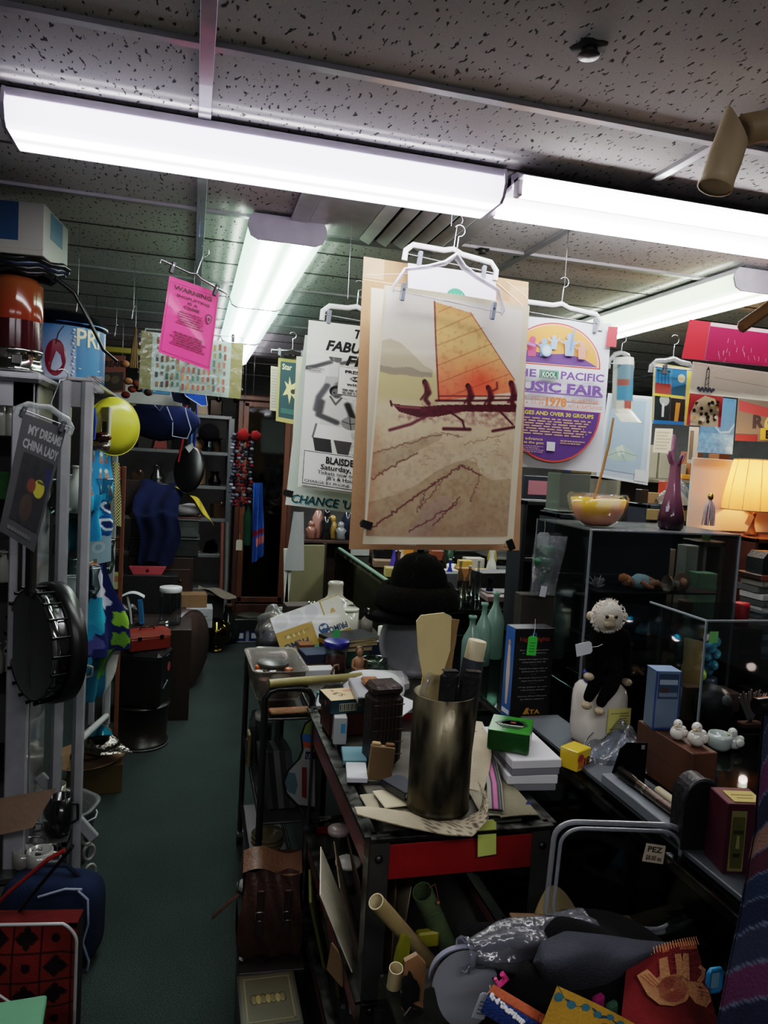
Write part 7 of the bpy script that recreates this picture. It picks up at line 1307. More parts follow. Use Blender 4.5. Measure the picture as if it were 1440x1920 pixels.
carton((.272,2.06,.0),(.18,.24,.20),'dark brown wooden crate under the leather bag','#1e1512',name='dark_crate',mat='wood',rz=-3)
def orn(b,d):
 w,l,h=d;b.box((0,0,h+.0004),(w*.9,l*.9,.0008),'print','#4a4434',bev=0)
 for s_ in(-1,1):b.box((s_*w*.38,0,h+.001),(.004,l*.8,.0006),'print','#6a6146',bev=0);b.box((0,s_*l*.38,h+.001),(w*.8,.004,.0006),'print','#6a6146',bev=0)
 for k in range(7):b.ell((-w*.25+w*.08*k,.0,h+.001),(.009,.02,.0008),'print','#7a6a3c' if k%2 else '#5c5236',8,None,4)
carton((.245,1.82,.0),(.155,.20,.215),'dim box with faded ornate floral lid at the bottom of the aisle','#35322c',name='ornate_box',mat='print',art=orn)
b=B();b.sup((0,0,.02),(.028,.045,.019),'plastic','#8c8c8a',3);b.ell((0,.02,.022),(.02,.03,.02),'plastic','#7c7c7a',16,None,10,lambda d:1+.1*d.y);solo(b,'grey_shoe','grey rubber shoe tip sticking out into the aisle','shoe',(Zp(466,1668,0).x,Zp(466,1668,0).y,.001),-70)
b=B();b.box((0,0,.06),(.012,.06,.12),'wood','#6a5a36',bev=.003);b.box((-.004,-.004,.06),(.01,.03,.08),'metal','#8a8a88',bev=.002);solo(b,'framed_mirror','small framed mirror strip hanging on the aisle side of utility cart','mirror',(.236,2.62,.50))
# left side
PX0=A(62,900,2.5).x;
t=thing('white_display_cabinet','tall white display cabinet with cornice at the left edge','display cabinet',(PX0-.32,2.66,0))
W2,D2,H2=.32,.15,1.795
for s in(-1,1):b=B();b.box((s*(W2-.032),-D2,H2/2),(.064,.03,H2),'enamel','#8f8f94',bev=.004);b.build('front_stile',t);b=B();b.box((s*(W2-.008),.02,H2/2),(.016,2*D2-.05,H2),'enamel','#808084');b.build('side_panel',t)
b=B();b.box((0,-D2,H2-.04),(2*W2,.03,.08),'enamel','#8f8f94',bev=.004);b.build('top_rail',t)
b=B();b.box((0,0,H2+.012),(2*W2+.05,2*D2+.07,.03),'enamel','#94949a',bev=.012);b.build('cornice',t)
b=B();b.box((0,D2-.008,H2/2),(2*W2,.01,H2),'matte','#4a4c4a');b.build('back_panel',t)
b=B();b.box((0,-D2,.10),(2*W2-.12,.026,.2),'enamel','#7c7c80');b.build('plinth',t)
SHL=(.55,.85,1.15,1.42,1.62)
for z in SHL:b=B();b.box((0,0,z),(2*W2-.04,2*D2-.06,.008),'acrylic','#7fae93',bev=.001);b.build('glass_shelf',t)
b=B();b.box((W2-.03,-D2-.016,1.2),(.012,.003,.5),'metal','#55585a',bev=0);b.build('hinge_strip',t)
gx=lambda px,y:A(px,800,y).x
for k,z in enumerate((1.624,1.624,1.624,1.154,1.154,.854,.854)):
 x=gx(6+9*(k%3),2.62);bottle((x-.0,2.60+.03*(k%2),z+.002),.022,.14 if z>1.5 else .10,['left white glass bottle on the top cabinet shelf','middle white glass bottle on the top cabinet shelf','right white glass bottle on the top cabinet shelf','left small glass on the middle cabinet shelf','right small glass on the middle cabinet shelf','left cup on the low cabinet shelf','right cup on the low cabinet shelf'][k],'#c4c6ba','glassware in the white cabinet',.45,mat='ceramic' if z>1.5 else 'frost')
carton((gx(5,2.6)-.05,2.6,1.426),(.20,.1,.085),'green cloth covered box on the cabinet shelf','#2c5a2e',name='green_box',mat='fabric')
b=B()
for k in range(4):b.tube([(-.1+.2*u,.01*math.sin(6*u+k),.03+.03*k+.012*math.sin(9*u+2*k))for u in[i/12 for i in range(13)]],.003,'plastic','#121212',6)
solo(b,'black_cable','black cables tangled on a cabinet shelf at the left edge','cable',(gx(8,2.6)-.05,2.6,1.154+.02))
RX0,RX1,RY=A(92,1200,2.62).x+.03,-.337,2.65
t=thing('white_shelf_rack','scuffed white metal shelf rack with open end facing the aisle','rack',((RX0+RX1)/2,2.95,0));rw=(RX1-RX0)/2;RH=1.82;ry0,ry1=-.30,.62
for sx,nm in((1,'aisle_post'),(-1,'inner_post')):
 b=B();b.box((sx*rw,ry0,RH/2),(.03,.03,RH),'enamel','#8c8d90',bev=.004);b.box((sx*rw-.016,ry0-.004,RH/2),(.012,.03,RH),'enamel','#55585a',bev=.002);b.build(nm,t)
 b=B();b.box((sx*rw,ry1,.32+(RH-.40)/2),(.028,.028,RH-.40),'enamel','#84868a',bev=.004);b.build('rear_post',t)
b=B();b.box((0,ry0,RH-.045),(2*rw,.02,.085),'enamel','#68686a',bev=.003);b.build('top_rail',t)
b=B();b.box((0,(ry0+ry1)/2,RH+.006),(2*rw+.03,ry1-ry0+.03,.012),'enamel','#8b8b8c',bev=.003);b.build('top_shelf',t)
b=B();b.tube([(rw,ry0,.60),(rw,ry1,.36)],.014,'enamel','#b0b2b2',6);b.build('bottom_rail',t)
b=B();b.box((rw,ry1,RH-.10),(.03,.03,.12),'enamel','#c4c4bc',bev=.003);b.build('corner_bracket',t)
b=B();M_=TR(0,ry0+.012,.36,0,52,0);b.box((0,0,0),(.30,.02,.035),'enamel','#8a8c8e',M_,bev=.003);b.build('diagonal_brace',t)
for z in(.75,1.05,1.36):b=B();b.box((0,(ry0+ry1)/2,z),(2*rw-.03,ry1-ry0-.04,.008),'acrylic','#9fb8ae',bev=.001);b.build('glass_shelf',t)
ox,oy=(RX0+RX1)/2,2.95
for k in range(8):
 z=(.754,1.054,1.364)[k%3];y=2.78+.09*k;mat_='glass' if k%2 else 'frost'
 t=thing('glass_vessel',['wide clear bowl','round glass vase','tall clear tumbler','glass dome','frosted jar','cut glass cup','clear pitcher','frosted bowl'][k]+' on the '+['lower','middle','upper'][k%3]+' glass shelf of the white rack','glassware',(ox-.04+.06*(k%2),y,z+.002));h_=.09+.02*(k%4);b=B();b.lathe([(.001,0),(.03,0),(.045,h_*.3),(.035,h_*.7),(.045,h_)],mat_,'#bcc9c6',18);b.build('vessel_body',t);b=B();b.tube([(.045*math.cos(2*PI*i/20),.045*math.sin(2*PI*i/20),h_)for i in range(20)],.002,mat_,'#d0dad8',6,closed=True);b.build('rim',t)
s=sheet_px([(44,775),(124,806),(64,1036),(-2,995)],[2.28,2.36,2.32,2.24],bend=.01);s.mat='paper';s.base('#3a3b3d','#2b2b2d',8,8)
s.text('MY DREAMS',.16,.145,.075,'#77787a',.80,bold=.04);s.text('CHINA LADY',.10,.265,.075,'#77787a',.86,bold=.04)
c=Canvas(70,90,'#1c1c1e');c.blend(c.noise(7,6,3)*.6,'#34353a');c.ell(.68,.42,.2,.13,'#8a8430');c.ell(.42,.42,.14,.1,'#5a3028');c.line([(.6,.33),(.8,.33)],.04,'#2c2a1c');c.ell(.4,.75,.2,.2,'#3c302a',.8);c.poly([(.75,.1),(1,.1),(1,.4),(.85,.3)],'#1f2544');s.paint(c.a,'paper',.16,.30,.92,.86);s.lines(.15,.8,.9,.96,1,'#55565a')
s.done('hanging_song_sheet','dark grey song sheet titled DREAMS hanging tilted on the rack end','poster')
clip_hanger(A(90,772,2.33),.075,'skirt_hanger','clear plastic hanger holding the dark song sheet','tubclear','#cfd4d4',(-.06,.05),.02,.16,'frame',None,20,'#3c3d40').rotation_euler=(0,R(18),R(20))
bj=A(88,1205,2.40);t=thing('hanging_banjo','banjo with grey drum head hanging neck up on the rack end','banjo',bj,0);t.rotation_euler=(0,0,R(-57))
HR=.165
b=B();b.lathe([(.001,0),(HR*.97,0),(HR,.004)],'paper','#4f5250',48,TR(0,-.045,0,90));b.build('drum_head',t)
b=B();b.lathe([(HR*.99,-.008),(HR*1.04,-.006),(HR*1.05,.012),(HR*1.0,.016)],'chrome','#a3a5a6',48,TR(0,-.045,0,90)@Matrix.Scale(-1,4,(0,0,1)));b.build('tension_hoop',t)
b=B();b.lathe([(HR*.99,.01),(HR*1.0,.07),(HR*.99,.075)],'metal','#6a6c6c',48,TR(0,-.045,0,-90));b.build('rim',t)
b=B();b.lathe([(HR*1.02,.04),(HR*1.12,.045),(HR*1.12,.085),(HR*.9,.10),(.001,.105)],'plastic','#101011',48,TR(0,-.045,0,-90));b.build('resonator',t)
for k in range(20):a=2*PI*k/20;b=B();x,z=HR*1.055*math.cos(a),HR*1.055*math.sin(a);b.tube([(x,-.058,z),(x,-.04,z),(x*1.0,.0,z)],[.006,.0035,.003],'metal','#2b2c2d',6);b.build('tension_hook',t)
b=B();b.box((0,-.052,HR+.18),(.045,.02,.40),'wood','#1a1614',bev=.005);b.build('neck',t)
for x in(-.012,-.004,.004,.012):b=B();b.tube([(x,-.064,HR+.36),(x*1.4,-.056,0),(x,-.052,-HR*.8)],.0007,'metal','#9a9a98',4);b.build('string',t)
# things on top of the cabinet and rack
CT=H2+.03
bx=A(26,600,2.55).x;t=thing('warning_beacon','amber and red rotating beacon light with chrome base on the white cabinet','beacon light',(bx,2.58,CT+.001))
b=B();b.lathe([(.001,0),(.085,0),(.085,.012),(.08,.016),(.08,.06),(.084,.064),(.08,.072),(.001,.072)],'chrome','#b5b3b0',32);b.build('chrome_base',t)
b=B();b.lathe([(.076,.072),(.077,.16)],'gloss',lambda th,z,r:'#380c12',32);b.build('red_lens',t)
b=B();b.lathe([(.0775,.158),(.079,.17),(.076,.27),(.06,.29),(.001,.292)],'gloss',lambda th,z,r:'#6a3616' if z>.2 else '#7a2c14',32);b.build('amber_lens',t)
b=B();b.box((.02,-.08,.036),(.03,.01,.03),'metal','#5a5856');b.build('switch_plate',t)
t=thing('cable_coil','tangled bundle of black and blue cables on the beacon','cable',(bx+.0,2.60,CT+.295));
for k,cl in enumerate(('#0d0e10','#15171c','#1c2740','#0b0c0e')):
 b=B();b.tube([((.11+.01*k)*math.cos(2*PI*i/26)*(1+.1*math.sin(3*i)),(.08+.01*k)*math.sin(2*PI*i/26),.012+.011*k+.006*math.sin(i*1.7+k))for i in range(27)],.0085,'plastic',cl,8);b.build('cable_loop',t)
b=B();b.tube([(.10,-.02,.02),(.17,-.03,-.03),(.22,-.04,-.12),(.26,-.03,-.20),(.30,0,-.23)],[.008,.007,.006,.005,.005],'plastic','#0e0f11',10);b.build('trailing_cable',t)
bq=A(18,450,2.52)
def bxa(b,d):
 w,l,h=d;b.box((-.02,-l/2-.0005,h*.62),(w*.75,.0006,h*.72),'print','#173c5e',bev=0);b.box((w/2+.0005,0,h*.7),(.0006,l*.5,h*.5),'print','#2c526f',bev=0)
 for r__ in(.03,.022):b.tube([(.0+r__*math.cos(2*PI*k/24),-l/2-.0015,h*.6+r__*math.sin(2*PI*k/24))for k in range(24)],.0015,'print','#9db4c4',5,closed=True)
 b.box((0,-l/2-.0006,h*.12),(w,.0005,.003),'print','#8a8578',bev=0)
 for k in range(6):b.box((-w*.4+w*.15*k,-l/2-.0006,h*.06),(.001,.0005,h*.11),'print','#9a9586',bev=0)
carton((A(95,480,2.5).x-.21,2.62,CT+.345),(.42,.26,.155),'white and blue appliance box high under the ceiling at left','#86847c',rz=-6,name='appliance_box',mat='print',art=bxa)
tq=A(112,640,2.95);tn=thing('popcorn_tin','big round blue tin with red cherry picture and letters PRI','tin',(tq.x,2.96,RH+.013));TRD=.155
def tincol(th,z,r):
 a=math.degrees(th)%360
 if a>298 and a<340:return '#2b6aa0'
 if 225<a<=298:return '#a9b4cc' if z<.19 else '#2b6aa0'
 return '#1d4f80'
b=B();b.lathe([(.001,0),(TRD,0),(TRD,.01),(TRD,.19),(TRD,.20)],'print',tincol,72);b.build('tin_body',tn)
b=B();b.lathe([(TRD+.002,.19),(TRD+.008,.195),(TRD+.008,.206),(TRD+.002,.21),(TRD*.9,.235),(TRD*.5,.255),(.001,.26)],'metal','#1b2c4a',56);b.build('domed_lid',tn)
b=B()
def onarc(adeg,z,e=.001):a=R(adeg);return Vector(((TRD+e)*math.cos(a),(TRD+e)*math.sin(a),z))
for a0,s_ in((246,1.25),(274,1.15)):
 for k in range(1):b.add([onarc(a0+11*s_*math.cos(2*PI*i/24),.075+.055*s_*math.sin(2*PI*i/24)-.0*i,.0015)for i in range(24)],[tuple(range(24))],'gloss','#7a1a30')
 b.tube([onarc(a0,.12,.002),onarc(a0+3,.16,.002),onarc(a0+9,.185,.002)],.0018,'print','#2c2018',5)
for k in range(14):b.ell(onarc(294+(k%3),.02+.012*k,.002),(.006,.003,.005),'print','#b9c3d2' if k%2 else '#8aa0b8',6,None,4)
b.build('cherry_picture',tn)
b=B();g,f=glyphs('PRI',.02)
b.add([onarc(299+(x/g[:,0].max())*36,.125+y*.085,.0015)for x,y in g],f,'print','#c9c6a0');b.build('lettering',tn)
b=B();b.tube([onarc(302,.045,.002),onarc(338,.045,.002)],.0015,'print','#c9c6a0',5);b.build('gold_line',tn)
q=A(178,690,2.95);b=B();r_=random.Random(5)
b.grid(lambda u,v:(.05*(u-.5)+.008*math.sin(9*v),.004*math.sin(8*u),-.055*v),8,24,'fabric',lambda u,v:'#bdbdbd' if(int(u*8)+int(v*24))%2 else '#1a1c24',thick=.003);solo(b,'hanging_checked_scarf','black and white checked strap hanging off the rack top corner','scarf',(RX1+.015,2.64,RH+.02))
# cloths on the aisle side
def P3(px,py,Y):return A(px,py,Y)
def duckpat(u,v):
 x,y=(u*3)%1,(v*3.2)%1
 if abs(x-.5)<.17 and .30<y<.72:return '#8f6a5a' if y<.55 else '#b5502a'
 if(x-.5)**2+(y-.17)**2<.018:return '#b9b6a4'
 return '#1f78b4'
hang_cloth(P3(166,842,3.10),P3(208,850,3.35),P3(210,942,3.35),P3(166,950,3.10),duckpat,'hanging_duck_cloth','bright blue cloth printed with rows of little orange figures','cloth',2,.008,48,48)
def haw(u,v):
 n_=math.sin(9*u+5*v)+math.sin(13*v-6*u);return '#2aa3c8' if n_>.6 else('#1b5a96' if n_>-.4 else('#c9d6da' if n_>-1.2 else '#1a2f66'))
hang_cloth(P3(164,930,2.98),P3(198,925,3.05),P3(208,1000,3.05),P3(164,1018,2.98),lambda u,v:'#1f8cc0' if u+v*.4<.75 else haw(u,v),'hanging_turquoise_shirt','turquoise patterned aloha cloth folded on the rack','cloth',2,.02,36,36)
hang_cloth(P3(100,985,2.85),P3(160,930,2.9),P3(158,1030,2.9),P3(100,1040,2.85),'#0f3f4c','hanging_teal_cloth','dark teal cloth seen through the rack behind the post','cloth',2,.02,20,20)
s=sheet_px([(166,1006),(209,1004),(208,1052),(164,1062)],3.2);s.base('#8fb3c4');s.disc(.45,.4,.3,'#a9c4d0');s.disc(.45,.4,.15,'#7fa6ba');s.rect(.0,.8,.4,1,'#7f735a');s.done('hanging_pale_blue_print','pale blue print between the turquoise cloth and flower cloth','poster')
def flor(u,v):
 for cx_,cy_,rr_,cl in((.42,.12,.2,'#c4c7d6'),(.62,.27,.2,'#c4c7d6'),(.70,.42,.14,'#b4b9c8'),(.38,.52,.26,'#2296b4'),(.25,.40,.12,'#2aa0bc'),(.2,.66,.2,'#1f84a8'),(.88,.66,.14,'#76a62c'),(.75,.88,.12,'#5f8f2a'),(.28,.30,.06,'#4f8a2a'),(.15,.82,.18,'#4a4a86')):
  d=math.hypot(u-cx_,(v-cy_)*1.5);a=math.atan2(v-cy_,u-cx_)
  if d<rr_*(1+.18*math.sin(5*a)):return cl
 return '#1b2456'
hang_cloth(P3(160,1062,2.93),P3(196,1055,3.0),P3(250,1210,3.05),P3(152,1240,2.9),flor,'hanging_flower_cloth','navy cloth with white, turquoise and lime flowers hanging by the aisle','cloth',2,.025,60,70)
hang_cloth(P3(158,1235,2.92),P3(232,1205,3.02),P3(196,1300,3.0),P3(156,1320,2.9),lambda u,v:'#3f6f2c' if .4<u<.75 and v<.6 else('#8f938c' if u>.78 else '#12566c'),'hanging_flower_cloth','lower teal and green fold hanging under the flower cloth','cloth',2,.02,30,30)
yq=A(214,800,3.28);t=thing('yellow_plate_hat','bright yellow round plastic plate hat hanging on the rack','hat',yq,0);t.rotation_euler=(R(90),0,R(38))
b=B();b.lathe([(.001,.02),(.055,.02),(.075,.012),(.118,.0),(.12,.003),(.076,.016),(.055,.026),(.001,.026)],'plastic','#a8a01c',44);b.build('disc',t);b=B();b.tube([(.1195*math.cos(2*PI*k/44),.1195*math.sin(2*PI*k/44),.001)for k in range(44)],.003,'plastic','#b8b02a',6,closed=True);b.build('rim',t)
b=B();b.box((0,0,0),(.012,.10,.16),'enamel','#b9b6a2',bev=.003);b.box((.0,.0,-.02),(.014,.07,.08),'matte','#55523c',bev=0);q=A(196,800,3.22);solo(b,'cream_picture','small cream frame beside the yellow plate hat','frame',q,30)
q=A(190,820,3.12);b=B();b.ell((0,0,0),(.035,.03,.02),'film','#8a2030',14,None,8,lambda d:1+.2*math.sin(6*d.x+5*d.y));b.ell((.005,-.01,-.035),(.04,.03,.016),'film','#b59a94',14,None,8,lambda d:1+.2*math.sin(5*d.x));b.ell((0,0,0),(.028,.024,.014),'fabric','#7a1424',12);b.tube([(0,0,.02),(0,0,.05),(.006,0,.056)],.001,'metal','#cfcfcf',5);solo(b,'hanging_red_packet','red packet in clear plastic hanging behind the white post','packet',q)
b=B();b.tube([(0,0,0),(.004,0,-.05),(.002,0,-.12)],[.006,.007,.004],'fabric','#3a4aa6',8);q=A(177,765,3.02);solo(b,'blue_lanyard','short bright blue lanyard behind the white post','lanyard',q)
hang_cloth(P3(212,865,3.40),P3(224,868,3.43),P3(228,988,3.43),P3(216,985,3.40),lambda u,v:'#a8a070' if(int(u*6)+int(v*40))%2 else '#17170f','hanging_checked_ribbon','black and yellow checked ribbon hanging beside the duck cloth','ribbon',1,.003,12,80)
b=B();q=A(229,985,3.7);b.box((0,0,q.z*.5+.14),(.02,.02,q.z+.28),'wood','#6a3a24');b.box((-.03,0,q.z+.25),(.06,.012,.05),'fabric','#8f3a34');solo(b,'brown_wooden_stand','thin brown wooden stand beside the checked ribbon','stand',(q.x,q.y,0))
b=B();b.box((0,0,.63),(.03,.03,1.26),'enamel','#a3a59c',bev=.004);solo(b,'white_post','white post behind the flower cloth','post',(A(205,1100,3.66).x,3.66,0))
# floor at left
q=Zp(170,1497,0);carton((q.x-.0,q.y+.14,.0),(.24,.22,.135),'brown paper covered box under the straw hat','#5d4a26',rz=6,name='brown_paper_box',mat='paper')
t=thing('straw_hat','tan wide brimmed hat lying on the brown paper box','hat',(q.x-.03,q.y+.12,.145),0,None,6,-4);b=B();b.lathe([(.001,.06),(.06,.055),(.075,.01),(.145,.0),(.17,.012),(.168,.014),(.14,.004),(.08,.014)],'fabric','#7d6249',40,sx=1.0,sy=.85);b.build('hat_body',t);b=B();b.lathe([(.0765,.012),(.0745,.026)],'fabric','#4a3526',30,sy=.85);b.build('hat_band',t)
t=thing('metallic_hat','crinkled silver metallic cap on top of the tan hat','cap',(q.x+.02,q.y+.08,.195),-20);b=B();b.ell((-.0,0,.03),(.10,.08,.05),'foil','#a09a90',24,None,12);b.grid(lambda u,v:(.05+.11*v*math.sin(PI*u),-.075+.15*u,.018-.012*v+.006*math.sin(8*u)),16,6,'foil','#a8a298',thick=.003);b.build('cap_body',t)
t=thing('teal_visor','shiny teal visor cap on the silver cap','cap',(q.x+.03,q.y+.02,.275),10);b=B();b.grid(lambda u,v:((u-.5)*.11,-.03-.06*v*math.sin(PI*u),.02+.05*math.sin(PI*u)*(1-v*.5)),18,8,'gloss','#0f7a94',thick=.002);b.ell((0,.02,.015),(.055,.05,.03),'fabric','#4a4038',16);b.build('cap_body',t)
q=Zp(262,1412,0);t=thing('round_bin','dark round waste bin under the black case','bin',(q.x,q.y+.14,0));b=B();b.lathe([(.001,0),(.135,0),(.138,.01),(.138,.025),(.128,.028),(.14,.225),(.145,.225),(.145,.232),(.001,.232)],'plastic','#1b1512',36);b.build('bin_body',t);b=B();b.tube([(.137*math.cos(2*PI*k/40),.137*math.sin(2*PI*k/40),.008)for k in range(40)],.006,'plastic','#43474a',6,closed=True);b.build('foot_ring',t)
BNX,BNY=q.x,q.y+.14
t=thing('black_hard_case','black hard plastic case with a pink sticker, standing on the round bin','case',(BNX-.0,BNY-.02,.234),-16);b=B();b.box((0,0,.15),(.25,.22,.30),'plastic','#0a0b0d',bev=.02);b.build('case_body',t);b=B();b.box((-.0,-.112,.15),(.20,.004,.24),'plastic','#060708',bev=.002);b.build('front_panel',t);b=B();b.lathe([(.001,.0),(.026,0)],'print','#8a3a38',20,TR(.1265,.03,.20,0,90,0));b.box((.127,.0,.27),(.001,.06,.006),'print','#55585c',bev=0);b.build('pink_sticker',t);b=B();b.tube([(.126,-.06,.10),(.140,-.03,.14),(.126,.0,.12)],.006,'plastic','#1f2124',8);b.build('handle',t)
t=thing('red_toolbox','dull red metal toolbox with handle on the black case','toolbox',(BNX+.01,BNY-.03,.536),24);b=B();b.box((0,0,.035),(.22,.12,.07),'enamel','#6a1f16',bev=.006);b.build('box_body',t);b=B();b.prism([(-.06,0),(.06,0),(.05,.03),(-.05,.03)],.222,'enamel','#7a291c',TR(-.111,0,.072,90,0,90));b.build('lid',t);b=B();b.tube([(-.04,0,.102),(-.035,0,.115),(.035,0,.115),(.04,0,.102)],.004,'metal','#3a1c16',8);b.build('handle',t)
for x in(-.06,.06):b=B();b.box((x,-.062,.07),(.02,.004,.022),'metal','#5a4a44',bev=.001);b.build('latch',t)
q=Zp(318,1170,.55);LX,LY=q.x,q.y
carton((LX-.08,LY+.02,0),(.42,.34,.55),'dark brown wooden crate under the big glass jar','#241610',name='dark_crate',mat='wood')
jar((LX,LY,.551),.065,.215,'big clear glass jar with silver lid down the aisle',None,'#b8babb',name='big_glass_jar',lidh=.03,neck=.95)
t=thing('paper_lantern','white folded paper fan with blue book beside the glass jar','paper',(LX-.22,LY,.551));b=B();b.grid(lambda u,v:(-.07+.14*u,-.04+.08*v,.16+.03*math.sin(3*u)),8,5,'paper','#a9adaf',thick=.003);b.tube([(-.03,0,.17),(-.01,0,.08),(.0,0,.0)],.008,'paper','#b0b2b4',6);b.build('white_card',t);b=B();b.box((.06,0,.075),(.025,.09,.15),'print','#1f5a86',TR(0,0,0,0,-6),bev=.002);b.build('blue_book',t)
b=B();b.ell((0,0,.05),(.06,.05,.05),'film','#a39a8a',16,None,10,lambda d:1+.2*math.sin(7*d.x+5*d.z));solo(b,'wrapped_trinket','trinket wrapped in crinkled plastic left of the paper fan','packet',(LX-.26,LY+.10,.551))
s=sheet_px([(205,1072),(231,1073),(229,1105),(203,1104)],LY+.2);s.base('#8f915c');s.disc(.5,.4,.25,'#8a5a34');s.done('small_picture','small yellowish picture card behind the flower cloth','picture')
t=thing('round_drum','brown round wooden drum disc leaning behind the jar stand','drum',(A(334,1190,LY+.45).x,LY+.45,.285),0);t.rotation_euler=(R(90),0,R(60));b=B();b.cyl((0,0,0),.265,.09,'wood','#3a2a26',40);b.build('drum_shell',t);b=B();b.cyl((0,0,.0901),.25,.003,'leather','#453430',36);b.build('drum_skin',t)
q=Zp(368,1235,0);carton((q.x,q.y+.1,0),(.16,.2,.24),'dark box below the white shipping box','#1c1712',name='dark_box',mat='card');
def ecos(b,d):b.text('ecos.com',TR(-.04,-d[1]/2-.001,d[2]*.55,90),.02,'print','#33343a',.012,width=.10);b.box((0,-d[1]/2-.0006,d[2]*.42),(d[0],.0005,.003),'matte','#6a6a6c',bev=0)
carton((q.x+.01,q.y+.1,.241),(.20,.2,.15),'white shipping box printed ecos.com beside the aisle','#95979a',name='shipping_box',mat='card',art=ecos)
carton((q.x-.04,q.y+.12,.392),(.20,.16,.10),'plain tan cardboard box on the white shipping box','#76583a',name='tan_cardboard_box',rz=4)
q=Zp(400,1226,0);t=thing('gold_globe','shiny dark gold ball on small foot at the aisle end','globe',(q.x+.02,q.y+.1,0));b=B();b.ell((0,0,.15),(.12,.12,.12),'chrome','#6a5a22',28,None,18);b.build('ball',t);b=B();b.lathe([(.001,0),(.07,0),(.05,.02),(.03,.04)],'metal','#8a7430',20);b.build('foot',t)
def redpat(u,v):
 x,y=u*4.2,v*4.4;fx,fy=x%1,y%1;i,j=int(x),int(y)
 if fx<.05 or fy<.05:return '#16090b'
 if(i+j)%3==0:return '#16090b' if(fx-.5)**2+(fy-.5)**2<.025 else '#741d18'
 a,c=abs(fx-.5),abs(fy-.5);return '#16090b' if(a+c<.42 and(a<.14 or c<.14 or abs(a-c)<.07))else '#74201a'
RB=Zp(60,1915,0)
t=thing('red_print_bag','red and black tapa patterned bag with white piping at lower left','bag',(A(45,1800,2.12).x,2.12,.002),-8)
bw,bh=.155,.165
def rb(u,v):
 x=(u-.5)*2;k=1-.10*max(0,abs(x)-.75)*4;return(x*bw,-.06-.025*math.sin(PI*u)*math.sin(PI*v),bh+(v-.5)*-2*bh*k)
b=B();b.grid(rb,70,70,'fabric',redpat);b.build('front_panel',t)
b=B();b.grid(lambda u,v:((u-.5)*2*bw,-.06+.06*v,2*bh+.0),6,6,'fabric','#561412');b.grid(lambda u,v:(bw,-.06+.06*u,2*bh*v),6,6,'fabric','#1a0b0d');b.grid(lambda u,v:((u-.5)*2*bw,.0,2*bh*v),4,4,'fabric','#5a1210');b.grid(lambda u,v:(-bw,-.06+.06*u,2*bh*v),4,4,'fabric','#5a1210');b.build('side_gusset',t)
b=B();P_=rr(0,0,1,1,.12,.12);b.tube([(Vector(rb(u,v))+Vector((0,-.003,0)))for u,v in P_],.0045,'plastic','#9c9a98',8,closed=True);b.build('white_piping',t)
b=B();b.tube([(-.15,-.085,.12),(-.12,-.09,.16),(-.05,-.092,.17),(.0,-.09,.13)],.0035,'plastic','#a09e9c',8);b.tube([(-.15,-.088,.02),(-.12,-.095,.09),(-.07,-.095,.10),(-.04,-.092,.05),(-.05,-.09,.0)],.0035,'plastic','#a09e9c',8);b.build('pocket_piping',t)
b=B();b.tube([(-.10,-.02,2*bh-.01),(-.04,-.02,2*bh+.06),(.06,-.01,2*bh+.15),(.10,0,2*bh+.17)],.013,'fabric','#741512',10,flat=.4);b.tube([(-.02,.0,2*bh-.01),(.03,.0,2*bh+.06),(.12,0,2*bh+.18)],.012,'fabric','#12090a',10,flat=.4);b.build('strap',t)
t=thing('navy_sports_bag','navy sports bag with white piping behind the red patterned bag','bag',(A(100,1790,2.42).x,2.40,.0),-14);b=B();b.sup((0,0,.135),(.15,.07,.135),'fabric','#1a2742');b.build('bag_body',t)
b=B();b.tube([(.10,-.065,.26),(.13,-.066,.235),(.135,-.068,.16),(.12,-.07,.10),(.14,-.068,.04),(.135,-.066,.01)],.004,'plastic','#7f8aa0',8);b.tube([(-.02,-.066,.235),(.06,-.062,.262),(.11,-.06,.262)],.004,'plastic','#8a92a6',8);b.build('white_piping',t);b=B();b.tube([(-.08,0,.265),(-.04,0,.30),(.04,0,.30),(.08,0,.265)],.01,'fabric','#121a2c',8,flat=.5);b.build('handle',t)
q=A(40,1900,1.62);t=thing('mint_green_box','pale green lidded box corner at the bottom left edge','box',(A(85,1895,1.66).x-.20,1.60,0),4);zt=A(60,1898,1.68).z;b=B();b.box((0,0,(zt-.02)/2),(.38,.22,zt-.02),'plastic','#2f5c43',bev=.003);b.build('box_base',t);b=B();b.box((0,0,zt-.012),(.40,.24,.024),'plastic','#4f8464',bev=.004);b.build('lid',t)
s=sheet_px([(-30,1502),(106,1478),(62,1552),(-30,1572)],[2.46,2.42,2.36,2.40],mat='card');s.base('#6f5847','#5a4636');o=s.done('cardboard_sheet','loose brown cardboard sheet jutting from the cabinet front at left','cardboard')
t=thing('white_bucket','white plastic tub liner standing behind the rack post','bucket',(A(112,1560,2.95).x,2.98,.001));b=B();b.lathe([(.001,0),(.10,0),(.125,.21),(.138,.215),(.138,.225),(.12,.222),(.095,.01)],'tubclear','#a9aeb0',36,fn=lambda th,z:1+(.03*math.sin(6*th)if z>.2 else 0));b.build('bucket_body',t);b=B();b.tube([(.13*math.cos(R(-60+24*k)),.13*math.sin(R(-60+24*k)),.20-.03*math.sin(PI*k/6))for k in range(7)],.003,'plastic','#b8bcbe',6);b.build('handle',t)
